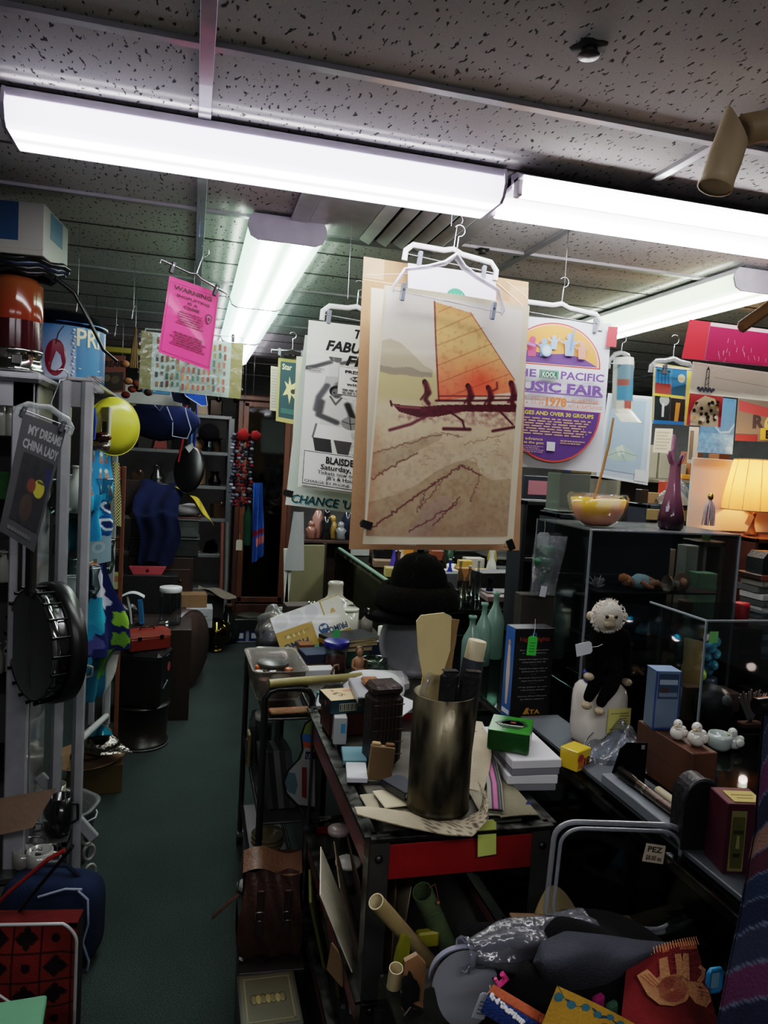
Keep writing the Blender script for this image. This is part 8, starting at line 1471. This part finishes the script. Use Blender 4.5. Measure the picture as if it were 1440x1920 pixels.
for k,(px,Y,r__,h_,cl,lb,nm)in enumerate(((100,2.72,.036,.12,'#8d8a80','tall cream mug on the floor shelf behind the post','cream_mug'),(112,2.60,.035,.13,'#101112','black cylinder beside the tall cream mug','black_cup'),(38,2.66,.045,.08,'#6f7072','steel pot low at the left','steel_pot'),(60,2.55,.05,.05,'#4a4a4a','grey dish low at the left','grey_dish'),(75,2.48,.04,.06,'#8b8a86','white cup behind the red bag','white_cup'),(45,2.50,.035,.055,'#7d7a76','white teapot behind the red bag','white_teapot'))):
 q=A(px,1600,Y);t=thing(nm,lb,'pottery',(q.x,Y,.30 if k<2 else .25+.0*k),0);b=B();b.lathe([(.001,0),(r__*.85,0),(r__,h_*.15),(r__,h_),(r__*.9,h_),(r__*.88,h_*.2),(.001,h_*.12)],'metal' if 'steel' in nm else 'ceramic',cl,24);b.build('pot_body',t);b=B();b.tube([(r__*.95,0,h_*.8),(r__*1.5,0,h_*.75),(r__*1.55,0,h_*.35),(r__*.97,0,h_*.25)],.005,'ceramic',cl,8);b.build('handle',t)
stand((A(80,1640,2.62).x,2.62,.298),.17,.14,'low riser under the mugs','#3a3a3a','low_stand',2,'enamel')
stand((A(52,1640,2.55).x,2.50,.248),.2,.12,'low riser under the pottery','#38383a','low_stand',2,'enamel')
for k in range(3):b=B();b.tube([(.02*math.cos(2*PI*i/16),0,.03+.02*math.sin(2*PI*i/16)*1.4)for i in range(16)],.0065,'ceramic','#84837f',8,closed=True);solo(b,'white_handle_ring',['top white ring handle beside the post foot','middle white ring handle beside the post foot','lowest white ring handle beside the post foot'][k],'ring',(RX1+.03,2.70+.06*k,.20-.09*k if k<2 else .002),30,'white ring handles')
# far end of the aisle
q0=Zp(230,1205,0)
YD=6.0
xa,xb=A(238,1090,YD).x,A(362,1090,YD).x
t=thing('dark_dresser','dark brown wooden dresser under the plastic storage bins','dresser',((xa+xb)/2,YD+.2,0));zt=A(300,1045,YD).z
b=B();b.box((0,0,zt/2),(xb-xa,.4,zt),'wood','#2a1712',bev=.004);b.build('carcass',t)
for k in range(3):
 b=B();b.box((0,-.203,zt*(.2+.28*k)),((xb-xa)*.9,.008,zt*.24),'wood','#321c14',bev=.003);d=b.build('drawer',t)
 for s_ in(-1,1):c=B();c.ell((s_*(xb-xa)*.3,-.215,zt*(.2+.28*k)),(.012,.012,.012),'metal','#5a4a2c',8,None,6);c.build('knob',d)
p=A(278,1068,YD-.25);b=B();b.prism([(-.13,.035),(.13,.035),(.10,-.02),(-.10,-.02)],.05,'plastic','#a03c44',TR(0,0,.02,90));b.prism([(.012*math.cos(a),.012*math.sin(a)+.008)for a in[2*PI*k/12 for k in range(12)]],.002,'plastic','#3a1015',TR(0,-.051,.02,90));solo(b,'pink_tray','dusty pink tray with heart cut-out before the dresser','tray',(p.x,YD-.30,p.z-.02))
carton((A(278,1090,YD-.3).x,YD-.31,0),(.42,.2,p.z-.02),'long black trunk in front of the dresser','#141214',name='travel_chest',mat='leather')
carton((A(270,1150,YD-.7).x,YD-.62,0),(.4,.22,.42),'dark wooden chest in front of the black trunk','#22140e',name='dark_chest',mat='wood')
for k in range(2):
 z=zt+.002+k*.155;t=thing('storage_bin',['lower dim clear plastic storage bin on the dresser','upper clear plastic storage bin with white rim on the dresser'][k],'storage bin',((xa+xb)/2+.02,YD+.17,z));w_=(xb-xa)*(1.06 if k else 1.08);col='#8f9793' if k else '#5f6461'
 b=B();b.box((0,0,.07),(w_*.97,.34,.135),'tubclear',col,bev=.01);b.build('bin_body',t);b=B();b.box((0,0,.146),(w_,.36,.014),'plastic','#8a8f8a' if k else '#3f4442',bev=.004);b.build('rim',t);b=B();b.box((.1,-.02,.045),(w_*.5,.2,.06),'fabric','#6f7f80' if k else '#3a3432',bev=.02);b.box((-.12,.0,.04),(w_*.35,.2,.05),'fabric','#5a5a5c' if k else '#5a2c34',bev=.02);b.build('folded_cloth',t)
zb=zt+.002+.155*2
b=B();b.box((0,0,.006),((xb-xa)*1.1,.38,.012),'plastic','#8a5a5c');solo(b,'pink_bin_cover','pink bin lid on the upper storage bin','lid',((xa+xb)/2+.02,YD+.17,zb))
def nav(u,v):
 x0=A(258,900,YD).x;w_=.33;y=YD+.15-.36*min(1,v*1.9);z=zb+.05+.22*max(0,1-v*2.2)**.6+(.0 if v<.5 else-(v-.5)*.75)+.02*math.sin(8*u+5*v);x=x0+w_*(u*(1-.45*max(0,v-.45)))+.12*max(0,v-.5)+.02*math.sin(11*v);return(x,y-.03*math.sin(PI*u)-.012*math.sin(17*u+3*v),z)
drape(nav,40,40,'#121c3c','navy_jacket','navy blue jacket draped over the storage bins','jacket','fabric',.004)
drape(lambda u,v:(A(325,930,YD).x+.20*u+.12*v,YD+.0-.10*v,zb+.25-.20*v*(.3+.7*u)-.10*u+.01*math.sin(9*u)),16,16,lambda u,v:'#9a3a2c' if(u-.45)**2+(v-.4)**2<.025 else('#4a4a1c' if(int(u*14)+int(v*9))%7==0 else '#a38f24'),'yellow_pennant','yellow cloth with red emblem over the storage bins','cloth')
b=B();b.ell((0,0,.05),(.13,.1,.05),'fabric','#9a9698',18,None,10,lambda d:1+.12*math.sin(6*d.x+4*d.y));solo(b,'white_towel','folded white towel beside the navy jacket','towel',(A(352,960,YD).x,YD+.05,zb+.012))
carton((A(240,950,YD+.1).x-.0,YD+.25,zb+.012),(.16,.12,.26),'dark brown carton left of the navy jacket','#241812',name='dark_carton',rz=10)
YS=6.85
xs0,xs1=A(196,900,YS).x,A(428,900,YS).x
t=thing('grey_steel_shelving','grey steel shelving along the back wall with clutter','shelving',((xs0+xs1)/2,YS,0));sw=xs1-xs0
for s_ in(-1,1):b=B();b.box((s_*sw/2,-.2,.95),(.05,.04,1.9),'enamel','#4a4e50');b.build('upright',t);b=B();b.box((s_*sw/2,.2,.95),(.05,.04,1.9),'enamel','#4a4e50');b.build('rear_upright',t)
SZ_=[A(300,y,YS-.2).z for y in(775,845,910,972,1040,1105)]
for z in SZ_:b=B();b.box((0,0,z),(sw,.42,.03),'enamel','#585c5c');b.build('shelf',t)
r_=random.Random(51);sm=[('wooden toy','#6a4a2c','wood'),('black camera','#121214','plastic'),('red tin','#6a1f1c','enamel'),('dark lamp base','#2a2420','metal'),('tan block','#7a6244','wood'),('grey case','#3f4244','plastic'),('silver gadget','#8a8c8e','metal'),('brown jug','#3a2a1e','ceramic')]
pl=['top','second','third','fourth','fifth','bottom']
for k in range(30):
 i=k%5;z=SZ_[i]+.016;nm,cl,mt=sm[(k*3+i)%8];px=215+38*(k//5)+r_.uniform(-8,8);x=A(px,850,YS-.1).x;h_=.07+.10*r_.random();t=thing('shelf_curio',nm+' on the '+pl[i]+' steel shelf, '+['far left','left','left of centre','right of centre','right','far right'][k//5],'curio',(x,YS-.08,z),r_.uniform(-30,30),'curios on the steel shelving')
 b=B()
 if k%3==0:b.lathe([(.001,0),(.05,0),(.06,h_*.3),(.03,h_*.7),(.04,h_)],mt,cl,14)
 elif k%3==1:b.box((0,0,h_/2),(.11,.09,h_),mt,cl,bev=.008);b.ell((.02,-.03,h_),(.03,.03,.03),mt,cl,10,None,6)
 else:b.prism([(-.06,0),(.06,0),(.05,h_*.6),(.02,h_),(-.03,h_*.8)],.07,mt,cl,TR(0,.035,0,90))
 b.build('body',t);c=B();c.box((0,-.02,.006),(.09,.09,.012),mt,cl);c.build('base',t)
p=A(393,795,YS-.15);t=thing('black_bowler_hat','round black hat on a stand on the right of the steel shelving','hat',(p.x,YS-.12,SZ_[1]+.017));b=B();b.ell((0,0,.16),(.09,.09,.085),'fabric','#0c0c10',20,None,12);b.lathe([(.08,.12),(.115,.11),(.12,.12)],'fabric','#0d0d11',28);b.build('hat_body',t);b=B();b.lathe([(.001,0),(.06,0),(.045,.05),(.04,.12)],'metal','#3c4042',16);b.build('stand',t)
p=A(355,880,5.6);t=thing('hanging_black_pan','round black pan shape hanging at the back','pan',p,0);b=B();b.lathe([(.001,.02),(.13,.02),(.145,0),(.15,.004),(.135,.028),(.001,.03)],'plastic','#070708',32,TR(0,0,0,80,0,-25)@Matrix.Diagonal((.8,1.15,1,1)));b.build('pan_body',t);b=B();b.tube([(0,0,.14),(.02,0,.25),(.03,0,.30)],.012,'plastic','#08080a',8);b.build('handle',t);b=B();b.tube([(.03,0,.30),(.03,0,CEIL-p.z)],.001,'metal','#444444',4);b.build('hanging_wire',t)
for k,(x0,y0,x1,y1,cl,nm,lb)in enumerate(((350,760,334,866,'#8f1c26','red_lanyard','long red lanyard hanging at the back of the aisle'),(356,765,358,836,'#2f5cae','light_blue_lanyard','light blue lanyard hanging beside the red one'),(368,755,364,838,'#152a66','dark_blue_lanyard','dark blue lanyard right of the light blue one'))):
 a,c=A(x0,y0,5.2),A(x1,y1,5.2);b=B();b.tube([a-a,(c-a)*.5+Vector((.01,0,0)),c-a],[.012,.016,.014],'fabric',cl,8,flat=.5);b.tube([Vector((0,0,0)),Vector((0,0,CEIL-a.z))],.001,'metal','#555555',4);solo(b,nm,lb,'lanyard',a,0,'hanging lanyards')
b=B();b.prism([(-.03,0),(.02,.03),(.03,0),(.0,-.04)],.01,'metal','#b9b9bc',TR(0,0,0,90));b.tube([(0,0,0),(0,0,.16)],.001,'metal','#777777',4);solo(b,'hanging_silver_clasp','small silver clasp under the light blue lanyard','clasp',A(355,838,5.19))
def duf(b_,c,s_,cl):b_.ell(c,s_,'fabric',cl,22,None,12,lambda d:1+.05*math.sin(7*d.x+5*d.z))
p=A(300,790,4.9);t=thing('hanging_duffel_bag','navy duffel bag with white piping hanging high at the back','bag',p,0);b=B();duf(b,(0,0,0),(.24,.12,.12),'#10183c');b.build('bag_body',t);b=B();b.tube([(.04,-.1,.09),(.08,-.11,.0),(.08,-.11,-.09),(.17,-.1,-.10),(.19,-.1,-.04),(.16,-.1,.05),(.15,-.1,.09)],.004,'plastic','#8e93ac',6);b.tube([(-.04,-.1,.10),(.0,-.11,.06),(.03,-.1,.11)],.004,'plastic','#8e93ac',6);b.build('piping',t);b=B();b.tube([(-.15,0,.1),(-.08,0,.25),(.05,0,.3),(.12,0,.1)],.012,'fabric','#0c1022',8);b.tube([(0,0,.29),(0,0,CEIL-p.z)],.0015,'metal','#444444',4);b.build('strap',t)
p=A(365,745,4.6);t=thing('hanging_blue_pennant','royal blue pouch with white piping under the figurine sheet','pouch',p,0);b=B();b.prism([(-.07,.03),(.06,.035),(.075,-.045),(.04,-.05),(-.05,.0)],.03,'fabric','#1c3f9a',TR(0,0,0,90));b.prism([(-.14,.03),(-.05,.04),(-.02,-.05),(-.12,-.03)],.03,'fabric','#0c1428',TR(0,.02,0,90));b.build('pouch_body',t);b=B();b.tube([(-.07,-.032,.03),(.06,-.032,.035),(.075,-.032,-.045),(.04,-.032,-.05),(-.05,-.032,0)],.003,'plastic','#a5adc4',6,closed=True);b.build('piping',t);b=B();b.tube([(0,0,.03),(0,0,CEIL-p.z)],.001,'metal','#555555',4);b.build('hanging_wire',t)
s=sheet_px([(186,666),(236,667),(235,735),(184,738)],4.2);s.base('#6a3a30');s.text('FREAK',.12,.30,.16,'#1a1010',.76,bold=.04);s.rect(.08,.45,.92,.95,'#2c2420');s.disc(.3,.6,.14,'#5a4a3c');s.disc(.62,.65,.16,'#4a3c30');s.done('hanging_freak_poster','dim reddish poster headed FREAK behind the blue tin','poster')
b=B();b.box((0,0,0),(.36,.02,.03),'enamel','#8a7a1e',bev=.004);b.tube([(-.1,0,.01),(-.1,0,.25)],.001,'metal','#555555',4);p=A(215,656,4.3);b.v=[(x,y,z if z<.1 else CEIL-p.z)for x,y,z in b.v];solo(b,'hanging_yellow_bar','yellow bar hanging above the reddish poster','bar',p)
t=thing('hanging_dried_bundle','dried string and flower bundle hanging left of the figurine sheet','bundle',A(252,690,3.9),0);b=B();r_=random.Random(3)
for k in range(9):x=r_.uniform(-.02,.02);b.tube([(0,0,.20),(x*.6,x*.3,.10),(x,0,0)],.004,'fabric','#6a5238',5)
b.build('strings',t);b=B()
for k in range(14):b.ell((r_.uniform(-.06,.07),r_.uniform(-.03,.03),r_.uniform(-.14,.02)),(.022,.02,.018),'fabric',r_.choice(['#5a1a1c','#7a3a2c','#3a2420','#8a5a3c']),8,None,6)
b.build('dried_flowers',t);b=B();b.tube([(0,0,.2),(0,0,CEIL-t.location.z)],.001,'metal','#777777',4);b.build('hanging_wire',t)
b=B();b.box((0,0,0),(.40,.02,.11),'paper','#8f8a8a',bev=.002);p=A(277,741,4.7);b.tube([(-.15,0,.05),(-.15,0,CEIL-p.z)],.001,'metal','#777777',4);b.tube([(.15,0,.05),(.15,0,CEIL-p.z)],.001,'metal','#777777',4);b.box((.05,-.012,.03),(.16,.003,.035),'print','#1f5f8a',bev=0);solo(b,'hanging_white_sign_board','plain whitish board hanging below the figurine sheet','board',p)
YC=6.6
xc0,xc1=A(440,950,YC).x,A(547,950,YC).x;cw_=xc1-xc0
t=thing('wooden_glass_cabinet','tall brown wooden glass fronted cabinet at the end of the aisle','cabinet',((xc0+xc1)/2,YC+.2,0));CH=A(490,748,YC).z
b=B();b.box((0,.19,CH/2),(cw_,.02,CH),'wood','#1c120c');b.build('back_panel',t)
for s_ in(-1,1):b=B();b.box((s_*(cw_/2-.02),0,CH/2),(.04,.4,CH),'wood','#4a2614');b.build('side_panel',t)
b=B();b.box((0,0,CH),(cw_+.06,.46,.05),'wood','#4f2a16',bev=.01);b.build('cornice',t);b=B();b.box((0,0,.02),(cw_+.04,.43,.10),'wood','#3f2012',bev=.006);b.build('plinth',t)
b=B();b.box((0,-.195,.17),(cw_-.08,.02,.20),'wood','#4a2412',bev=.004);d=b.build('drawer',t);c=B();c.tube([(-.05,-.212,.18),(-.03,-.222,.165),(.03,-.222,.165),(.05,-.212,.18)],.005,'metal','#6a5a34',8);c.build('handle',d)
b=B();
for s_ in(-1,1):b.box((s_*(cw_/2-.065),-.195,.29+(CH-.33)/2),(.05,.02,CH-.33),'wood','#5a2f18',bev=.004)
b.box((0,-.195,.31),(cw_-.1,.02,.05),'wood','#5a2f18',bev=.004);b.box((0,-.195,CH-.05),(cw_-.1,.02,.05),'wood','#5a2f18',bev=.004);d=b.build('door',t)
c=B();c.box((0,-.193,.3+(CH-.33)/2),(cw_-.16,.004,CH-.40),'glass','#9aa39c',bev=0);c.build('glass_pane',d)
for k in range(5):b=B();b.box((0,0,.40+.27*k),(cw_-.09,.34,.012),'wood','#2a170e');b.build('shelf',t)
r_=random.Random(15)
for k in range(20):
 i=k%5;x=(xc0+xc1)/2+(-.15+.10*(k//5));bottle((x,YC+.15,.407+.27*i),.03,.13+.08*r_.random(),['dark','amber','clear','black'][k//5]+' bottle on the '+['lowest','second','third','fourth','topmost'][i]+' shelf of the wooden glass cabinet',['#20201f','#4a3018','#8a8e8c','#121314'][k//5],'bottles in the wooden glass cabinet',.35,mat='ceramic' if k//5!=2 else 'glass')
def blu(u,v):return '#7a1c28' if .62<v<.70 else('#a55a5c' if .70<v<.82 and u>.3 else '#1c4a94')
hang_cloth(A(474,905,5.9),A(492,905,5.9),A(495,1040,5.9),A(472,1056,5.9),blu,'hanging_blue_shirt','bright blue shirt with red band hanging by the wooden cabinet','shirt',2,.03,24,30)
t=thing('hanging_lei_bundle','red, white and dark flower garlands hanging left of the wooden cabinet','garland',A(455,845,5.9));r_=random.Random(9)
for k in range(5):
 b=B();x0=-.07+.035*k
 for j in range(22):b.ell((x0+r_.uniform(-.012,.012),r_.uniform(-.02,.02),.12-.026*j),(.018,.018,.014),'fabric',r_.choice(['#6a151a','#40121a','#5d5d66','#1c1e2c'])if k else r_.choice(['#4a4c5c','#2c2e3c','#77788a']),7,None,5)
 b.build('garland_strand',t)
b=B();b.ell((-.0,-.03,.12),(.05,.03,.05),'fabric','#741212',12,None,8,lambda d:1+.2*math.sin(9*d.x+7*d.z));b.ell((.09,-.03,.12),(.04,.03,.04),'fabric','#6c1112',12,None,8,lambda d:1+.2*math.sin(9*d.x));b.build('red_bow',t);b=B();b.tube([(0,0,.1),(0,0,CEIL-t.location.z)],.0012,'metal','#555555',4);b.build('hanging_wire',t)
t=thing('hanging_green_umbrella','dark green closed umbrella hanging beside the blue shirt','umbrella',A(463,1010,5.92));b=B();b.tube([(0,0,-.05),(0,0,.18),(0,0,.26)],[.03,.035,.012],'fabric','#0f3324',10);b.build('canopy',t);b=B();b.tube([(0,0,.26),(0,0,.36),(.015,0,.4),(.03,0,.37)],.008,'metal','#a8a89a',8);b.build('handle',t);b=B();b.tube([(0,0,.4),(0,0,CEIL-t.location.z)],.0012,'metal','#555555',4);b.build('hanging_wire',t)
price_tag(A(449,1012,6.0),'small white tag hanging beside the green umbrella',.05,.085,'#a9a594',0,0,0,None,.05)
for k in range(2):b=B();b.tube([(0,0,0),(.01,0,.5),(0,0,1.0)],.016,'wood','#7a4a40' if k==0 else '#6a6a68',8);solo(b,'leaning_pole',['dull pink wooden pole leaning at the steel shelving','grey pole leaning at the steel shelving'][k],'pole',(A(412+9*k,1100,6.5).x,6.5,.35 if 0 else .0),0,'poles by the shelving')
q=Zp(462,1182,0)
def cans(b,d):
 for k in range(3):b.box((-d[0]*.32+d[0]*.32*k,-d[1]/2-.0006,d[2]*.5),(d[0]*.24,.0006,d[2]*.8),'print','#1c2c66',bev=0);b.box((-d[0]*.32+d[0]*.32*k,-d[1]/2-.0012,d[2]*.5),(d[0]*.12,.0006,d[2]*.4),'print','#b9bcc4',bev=0)
q.x+=.03
carton((q.x,6.40,0),(.34,.2,.115),'white and blue carton on the floor before the wooden cabinet','#8f9298',name='blue_white_carton',mat='print',art=cans)
t=thing('record_player','dark record player on the blue and white carton','record player',(q.x,6.40,.117));b=B();b.box((0,0,.045),(.34,.26,.09),'plastic','#1c1d1d',bev=.006);b.build('cabinet',t);b=B();b.cyl((-.03,0,.09),.11,.012,'plastic','#4a4c40',32);b.build('platter',t);b=B();b.tube([(.13,.08,.10),(.12,-.02,.11),(.06,-.06,.108)],.004,'metal','#88898a',6);b.build('tone_arm',t)
carton((A(385,1120,6.1).x,6.25,0),(.3,.2,.42),'dim grey box pile base right of the tan cardboard box','#2b2a28',name='grey_box');drape(lambda u,v:(A(372,1100,6.05).x+.3*u,6.0+.2*v,.425+.08*(1-u)+.02*math.sin(7*u+4*v)),12,8,'#6a6256','grey_cloth_heap','greyish crumpled cloth on the dim box by the shelving','cloth')
t=thing('dark_glass_jug','dark round glass jug on the floor by the record player','jug',(A(428,1160,6.3).x,6.3,.001));b=B();b.lathe([(.001,0),(.07,0),(.10,.06),(.10,.14),(.05,.22),(.03,.28),(.035,.31)],'tint','#3f4446',20);b.build('glass_body',t);b=B();b.cyl((0,0,.30),.03,.03,'wood','#5a4430',12);b.build('stopper',t)
p0,p1=A(528,1138,4.55),A(606,1138,4.75)
t=thing('folding_easel','white folding easel with draped grey paper near the wooden cabinet','easel',(A(540,1100,4.5).x,4.5,0));zt=A(540,1062,4.5).z
for dx,ry in((-.045,3),(.03,-3)):b=B();b.box((dx,0,(zt+.1)/2),(.028,.02,zt+.12),'enamel','#b5b5ac',TR(0,0,0,0,ry,0),bev=.003);b.build('leg',t)
b=B();b.box((0,0,zt*.72),(.10,.016,.02),'enamel','#a8a89e');b.build('crossbar',t)
b=B();b.grid(lambda u,v:(-.03+.12*u*(.5+.5*v)+.04*(1-v),-.02-.02*math.sin(PI*u),zt+.34-.36*v),10,10,'paper','#8f9092',thick=.002);b.build('draped_paper',t)
p=A(575,1080,4.9);b=B();b.box((0,0,p.z*.5+.1),(.24,.03,p.z+.22),'paper','#6f694e',bev=.003);b.box((.122,0,p.z*.5+.1),(.012,.04,p.z+.24),'wood','#2c2618',bev=.002);solo(b,'olive_board','olive beige upright board behind the folding easel','board',(p.x,4.9,0),12)
p=A(620,985,5.4);stand((A(650,1000,5.4).x,5.5,A(650,1012,5.4).z),.7,.4,'brown topped far counter under the curled green poster','#3a2720','wooden_counter',3)
zc=A(650,1012,5.4).z
for k in range(9):
 x=A(585+14*k,980,5.4).x;cl=['#8a5a4c','#b07a6e','#1c1c20','#a8823a','#7a7c80','#20283c','#8f8f92','#5a3a34','#b5aaa0'][k];h_=.12+.05*((k*7)%4);t=thing('far_figurine',['terracotta','pink','black','golden','silver','navy','grey','rust','ivory'][k]+' figurine on the far counter below the curled green poster','figurine',(x,5.42+.05*(k%2),zc+.002),0,'figurines on the far counter');b=B();b.lathe([(.001,0),(.04,0),(.03,h_*.3),(.045,h_*.55),(.02,h_*.75),(.001,h_*.8)],'ceramic',cl,12);b.build('body',t);c=B();c.ell((0,0,h_*.85),(.026,.026,.03),'ceramic',cl,10);c.build('head',t)
 # more odds and ends
def lump(nm,lb,cat,p,w,l,h,col,mat='plastic',kind='box',rz=0):
 if kind=='box':return carton(p,(w,l,h),lb,col,rz=rz,name=nm,mat=mat,cat=cat)
 t=thing(nm,lb,cat,p,rz);b=B()
 pr={'cup':[(.001,0),(w*.42,0),(w*.5,h*.1),(w*.5,h),(w*.46,h),(w*.44,h*.15),(.001,h*.1)],'vase':[(.001,0),(w*.35,0),(w*.5,h*.3),(w*.25,h*.7),(w*.32,h)],'bottle':[(.001,0),(w*.5,0),(w*.5,h*.6),(w*.18,h*.78),(w*.18,h)]}[kind]
 b.lathe(pr,mat,col,18);b.build('body',t);c=B()
 if kind=='cup':c.tube([(w*.48,0,h*.8),(w*.8,0,h*.7),(w*.8,0,h*.35),(w*.48,0,h*.25)],w*.06,mat,col,6);c.build('handle',t)
 elif kind=='bottle':c.cyl((0,0,h),w*.22,h*.06,'plastic','#8a8a86',12);c.build('cap',t)
 else:c.tube([(w*.32*math.cos(2*PI*k/18),w*.32*math.sin(2*PI*k/18),h)for k in range(18)],w*.03,mat,col,6,closed=True);c.build('rim',t)
 return t
for px,Y,w,l,h,cl,mt,kd,nm,cat,lb in((668,3.35,.10,.07,.10,'#5f6167','paper','box','grey_card_box','box','grey card box with torn corner behind the white bust'),(700,3.30,.13,.09,.05,'#141518','plastic','box','black_machine','machine','low black machine in front of the grey card box'),(722,3.55,.15,.02,.13,'#6c6e73','paper','box','grey_folder','folder','upright grey folder left of the fur hat crown'),(742,3.75,.05,.05,.16,'#b9c1c1','glass','vase','clear_vase','vase','clear vase standing behind the upright grey folder'),(690,3.9,.12,.08,.05,'#9c8a4c','card','box','yellow_tray_box','box','yellowish low box far behind the grey card box'),(775,3.6,.05,.05,.20,'#cdd5d4','glass','bottle','clear_bottle','bottle','tall clear bottle left behind the fur hat'),(842,3.5,.035,.035,.15,'#24349a','gloss','bottle','cobalt_bottle','bottle','cobalt blue bottle at the right shoulder of the fur hat'),(862,3.3,.035,.035,.17,'#cfd8d6','glass','bottle','clear_bottle','bottle','slim clear bottle just right of the fur hat'),(880,3.35,.04,.04,.14,'#c9d2d0','glass','bottle','clear_bottle','bottle','squat clear bottle second to the right of the fur hat'),(896,3.25,.03,.03,.18,'#d2dad9','glass','bottle','clear_bottle','bottle','thin clear bottle above the green bottles'),(870,3.8,.10,.06,.07,'#8c5a2c','card','box','tan_box','box','tan box behind the slim clear bottles'),(900,3.9,.12,.06,.05,'#b08838','print','box','mustard_box','box','mustard box behind the thin clear bottle'),(885,4.3,.12,.08,.06,'#a79f92','print','box','pale_box','box','pale box farther back above the mustard box'),(925,3.5,.20,.12,.10,'#0f1013','leather','box','black_instrument_case','case','big black case above the flat pinkish papers'),(940,3.3,.18,.12,.02,'#8f7778','paper','box','pinkish_papers','paper','flat pinkish papers above the black text box'),(938,3.31,.16,.11,.014,'#6c6466','paper','box','grey_papers','paper','grey paper stack lying on the flat pinkish papers'),(845,4.0,.06,.06,.06,'#bcb8ae','ceramic','cup','white_mug','cup','white mug far behind the cobalt blue bottle'),(815,4.3,.08,.06,.10,'#7a3c24','print','box','rust_box','box','rust box deep behind the fur hat'),(760,4.5,.10,.06,.09,'#c27a2c','print','box','orange_box','box','orange box deep behind the fur hat left side')):
 q=A(px,1090,Y);z=C2+(.021 if nm=='grey_papers' else 0);lump(nm,lb,cat,(max(q.x,1.05+w/2),Y,z),w,l,h,cl,mt,kd,rz=((px*7)%17)-8)
for x,y,w,l,h,cl,mt,kd,nm,cat,lb in((.50,3.38,.12,.10,.13,'#2a2018','card','box','dark_carton','box','dark carton behind the beer carton'),(.60,3.30,.10,.08,.10,'#473a30','card','box','brown_carton','box','brown carton between the beer carton and white bust'),(.74,3.30,.05,.05,.14,'#3a3634','ceramic','vase','dark_vase','vase','dark vase right of the white bust'),(.80,3.25,.06,.06,.13,'#77706a','ceramic','bottle','grey_bottle','bottle','grey bottle right of the dark vase'),(.83,3.05,.05,.05,.10,'#c2bdb0','ceramic','cup','cream_cup','cup','cream cup beside the fur hat brim'),(.77,2.98,.08,.08,.06,'#2c3a5a','print','box','navy_box','box','navy box beside the cream cup'),(.47,2.90,.06,.06,.07,'#7a4a30','print','box','copper_box','box','copper coloured box below the beer carton'),(.70,2.76,.06,.05,.03,'#8f8a70','card','box','khaki_box','box','khaki box right of the blue lidded jar')):
 lump(nm,lb,cat,(x,y,TT+.001),w,l,h,cl,mt,kd,rz=int(x*100)%13-6)
k=0
for x,y,z,w,h,cl,mt,kd,nm,lb in((-.385,2.72,1.054,.08,.10,'#b9c4c2','frost','vase','frosted_vase','frosted vase right behind the rack post'),(-.42,2.84,.754,.09,.07,'#a7a59c','ceramic','cup','grey_white_mug','grey white mug on the lower rack shelf'),(-.38,2.78,.754,.08,.09,'#c2c6c4','tubclear','cup','plastic_cup','clear plastic cup on the lower rack shelf'),(-.40,2.86,1.364,.07,.16,'#c9ceca','frost','bottle','frosted_bottle','frosted bottle on the upper rack shelf'),(-.44,2.76,1.364,.07,.12,'#7f8f8c','glass','vase','smoky_vase','smoky vase on the upper rack shelf'),(-.43,3.0,1.054,.08,.12,'#4a6f6a','tint','vase','teal_vase','teal glass vase on the middle rack shelf'),(-.40,3.12,1.054,.10,.08,'#a05a34','print','box','orange_packet','orange packet on the middle rack shelf')):
 lump(nm,lb,'glassware' if mt!='print' else 'packet',(x,y,z+.002),w,w,h,cl,mt,kd)
for px,py,Y,w,h,cl,mt,kd,nm,lb in((1180,950,2.98,.05,.06,'#a07a4c','card','box','string_parcel','tan parcel just left of the string tied one'),(1060,950,3.0,.10,.10,'#8a5a4a','print','box','brown_packet','brown packet behind the bowl'),(1140,950,3.0,.08,.09,'#b8a890','print','box','cream_packet','cream packet behind the bowl and stick')):
 q=A(px,py,Y);lump(nm,lb,'packet',(min(q.x,2.28),3.02,SZ+.002)if q.x>2.07 else(q.x,3.12,C2),w,.06,h*(1 if q.x>2.07 else 4.6),cl,mt,kd)
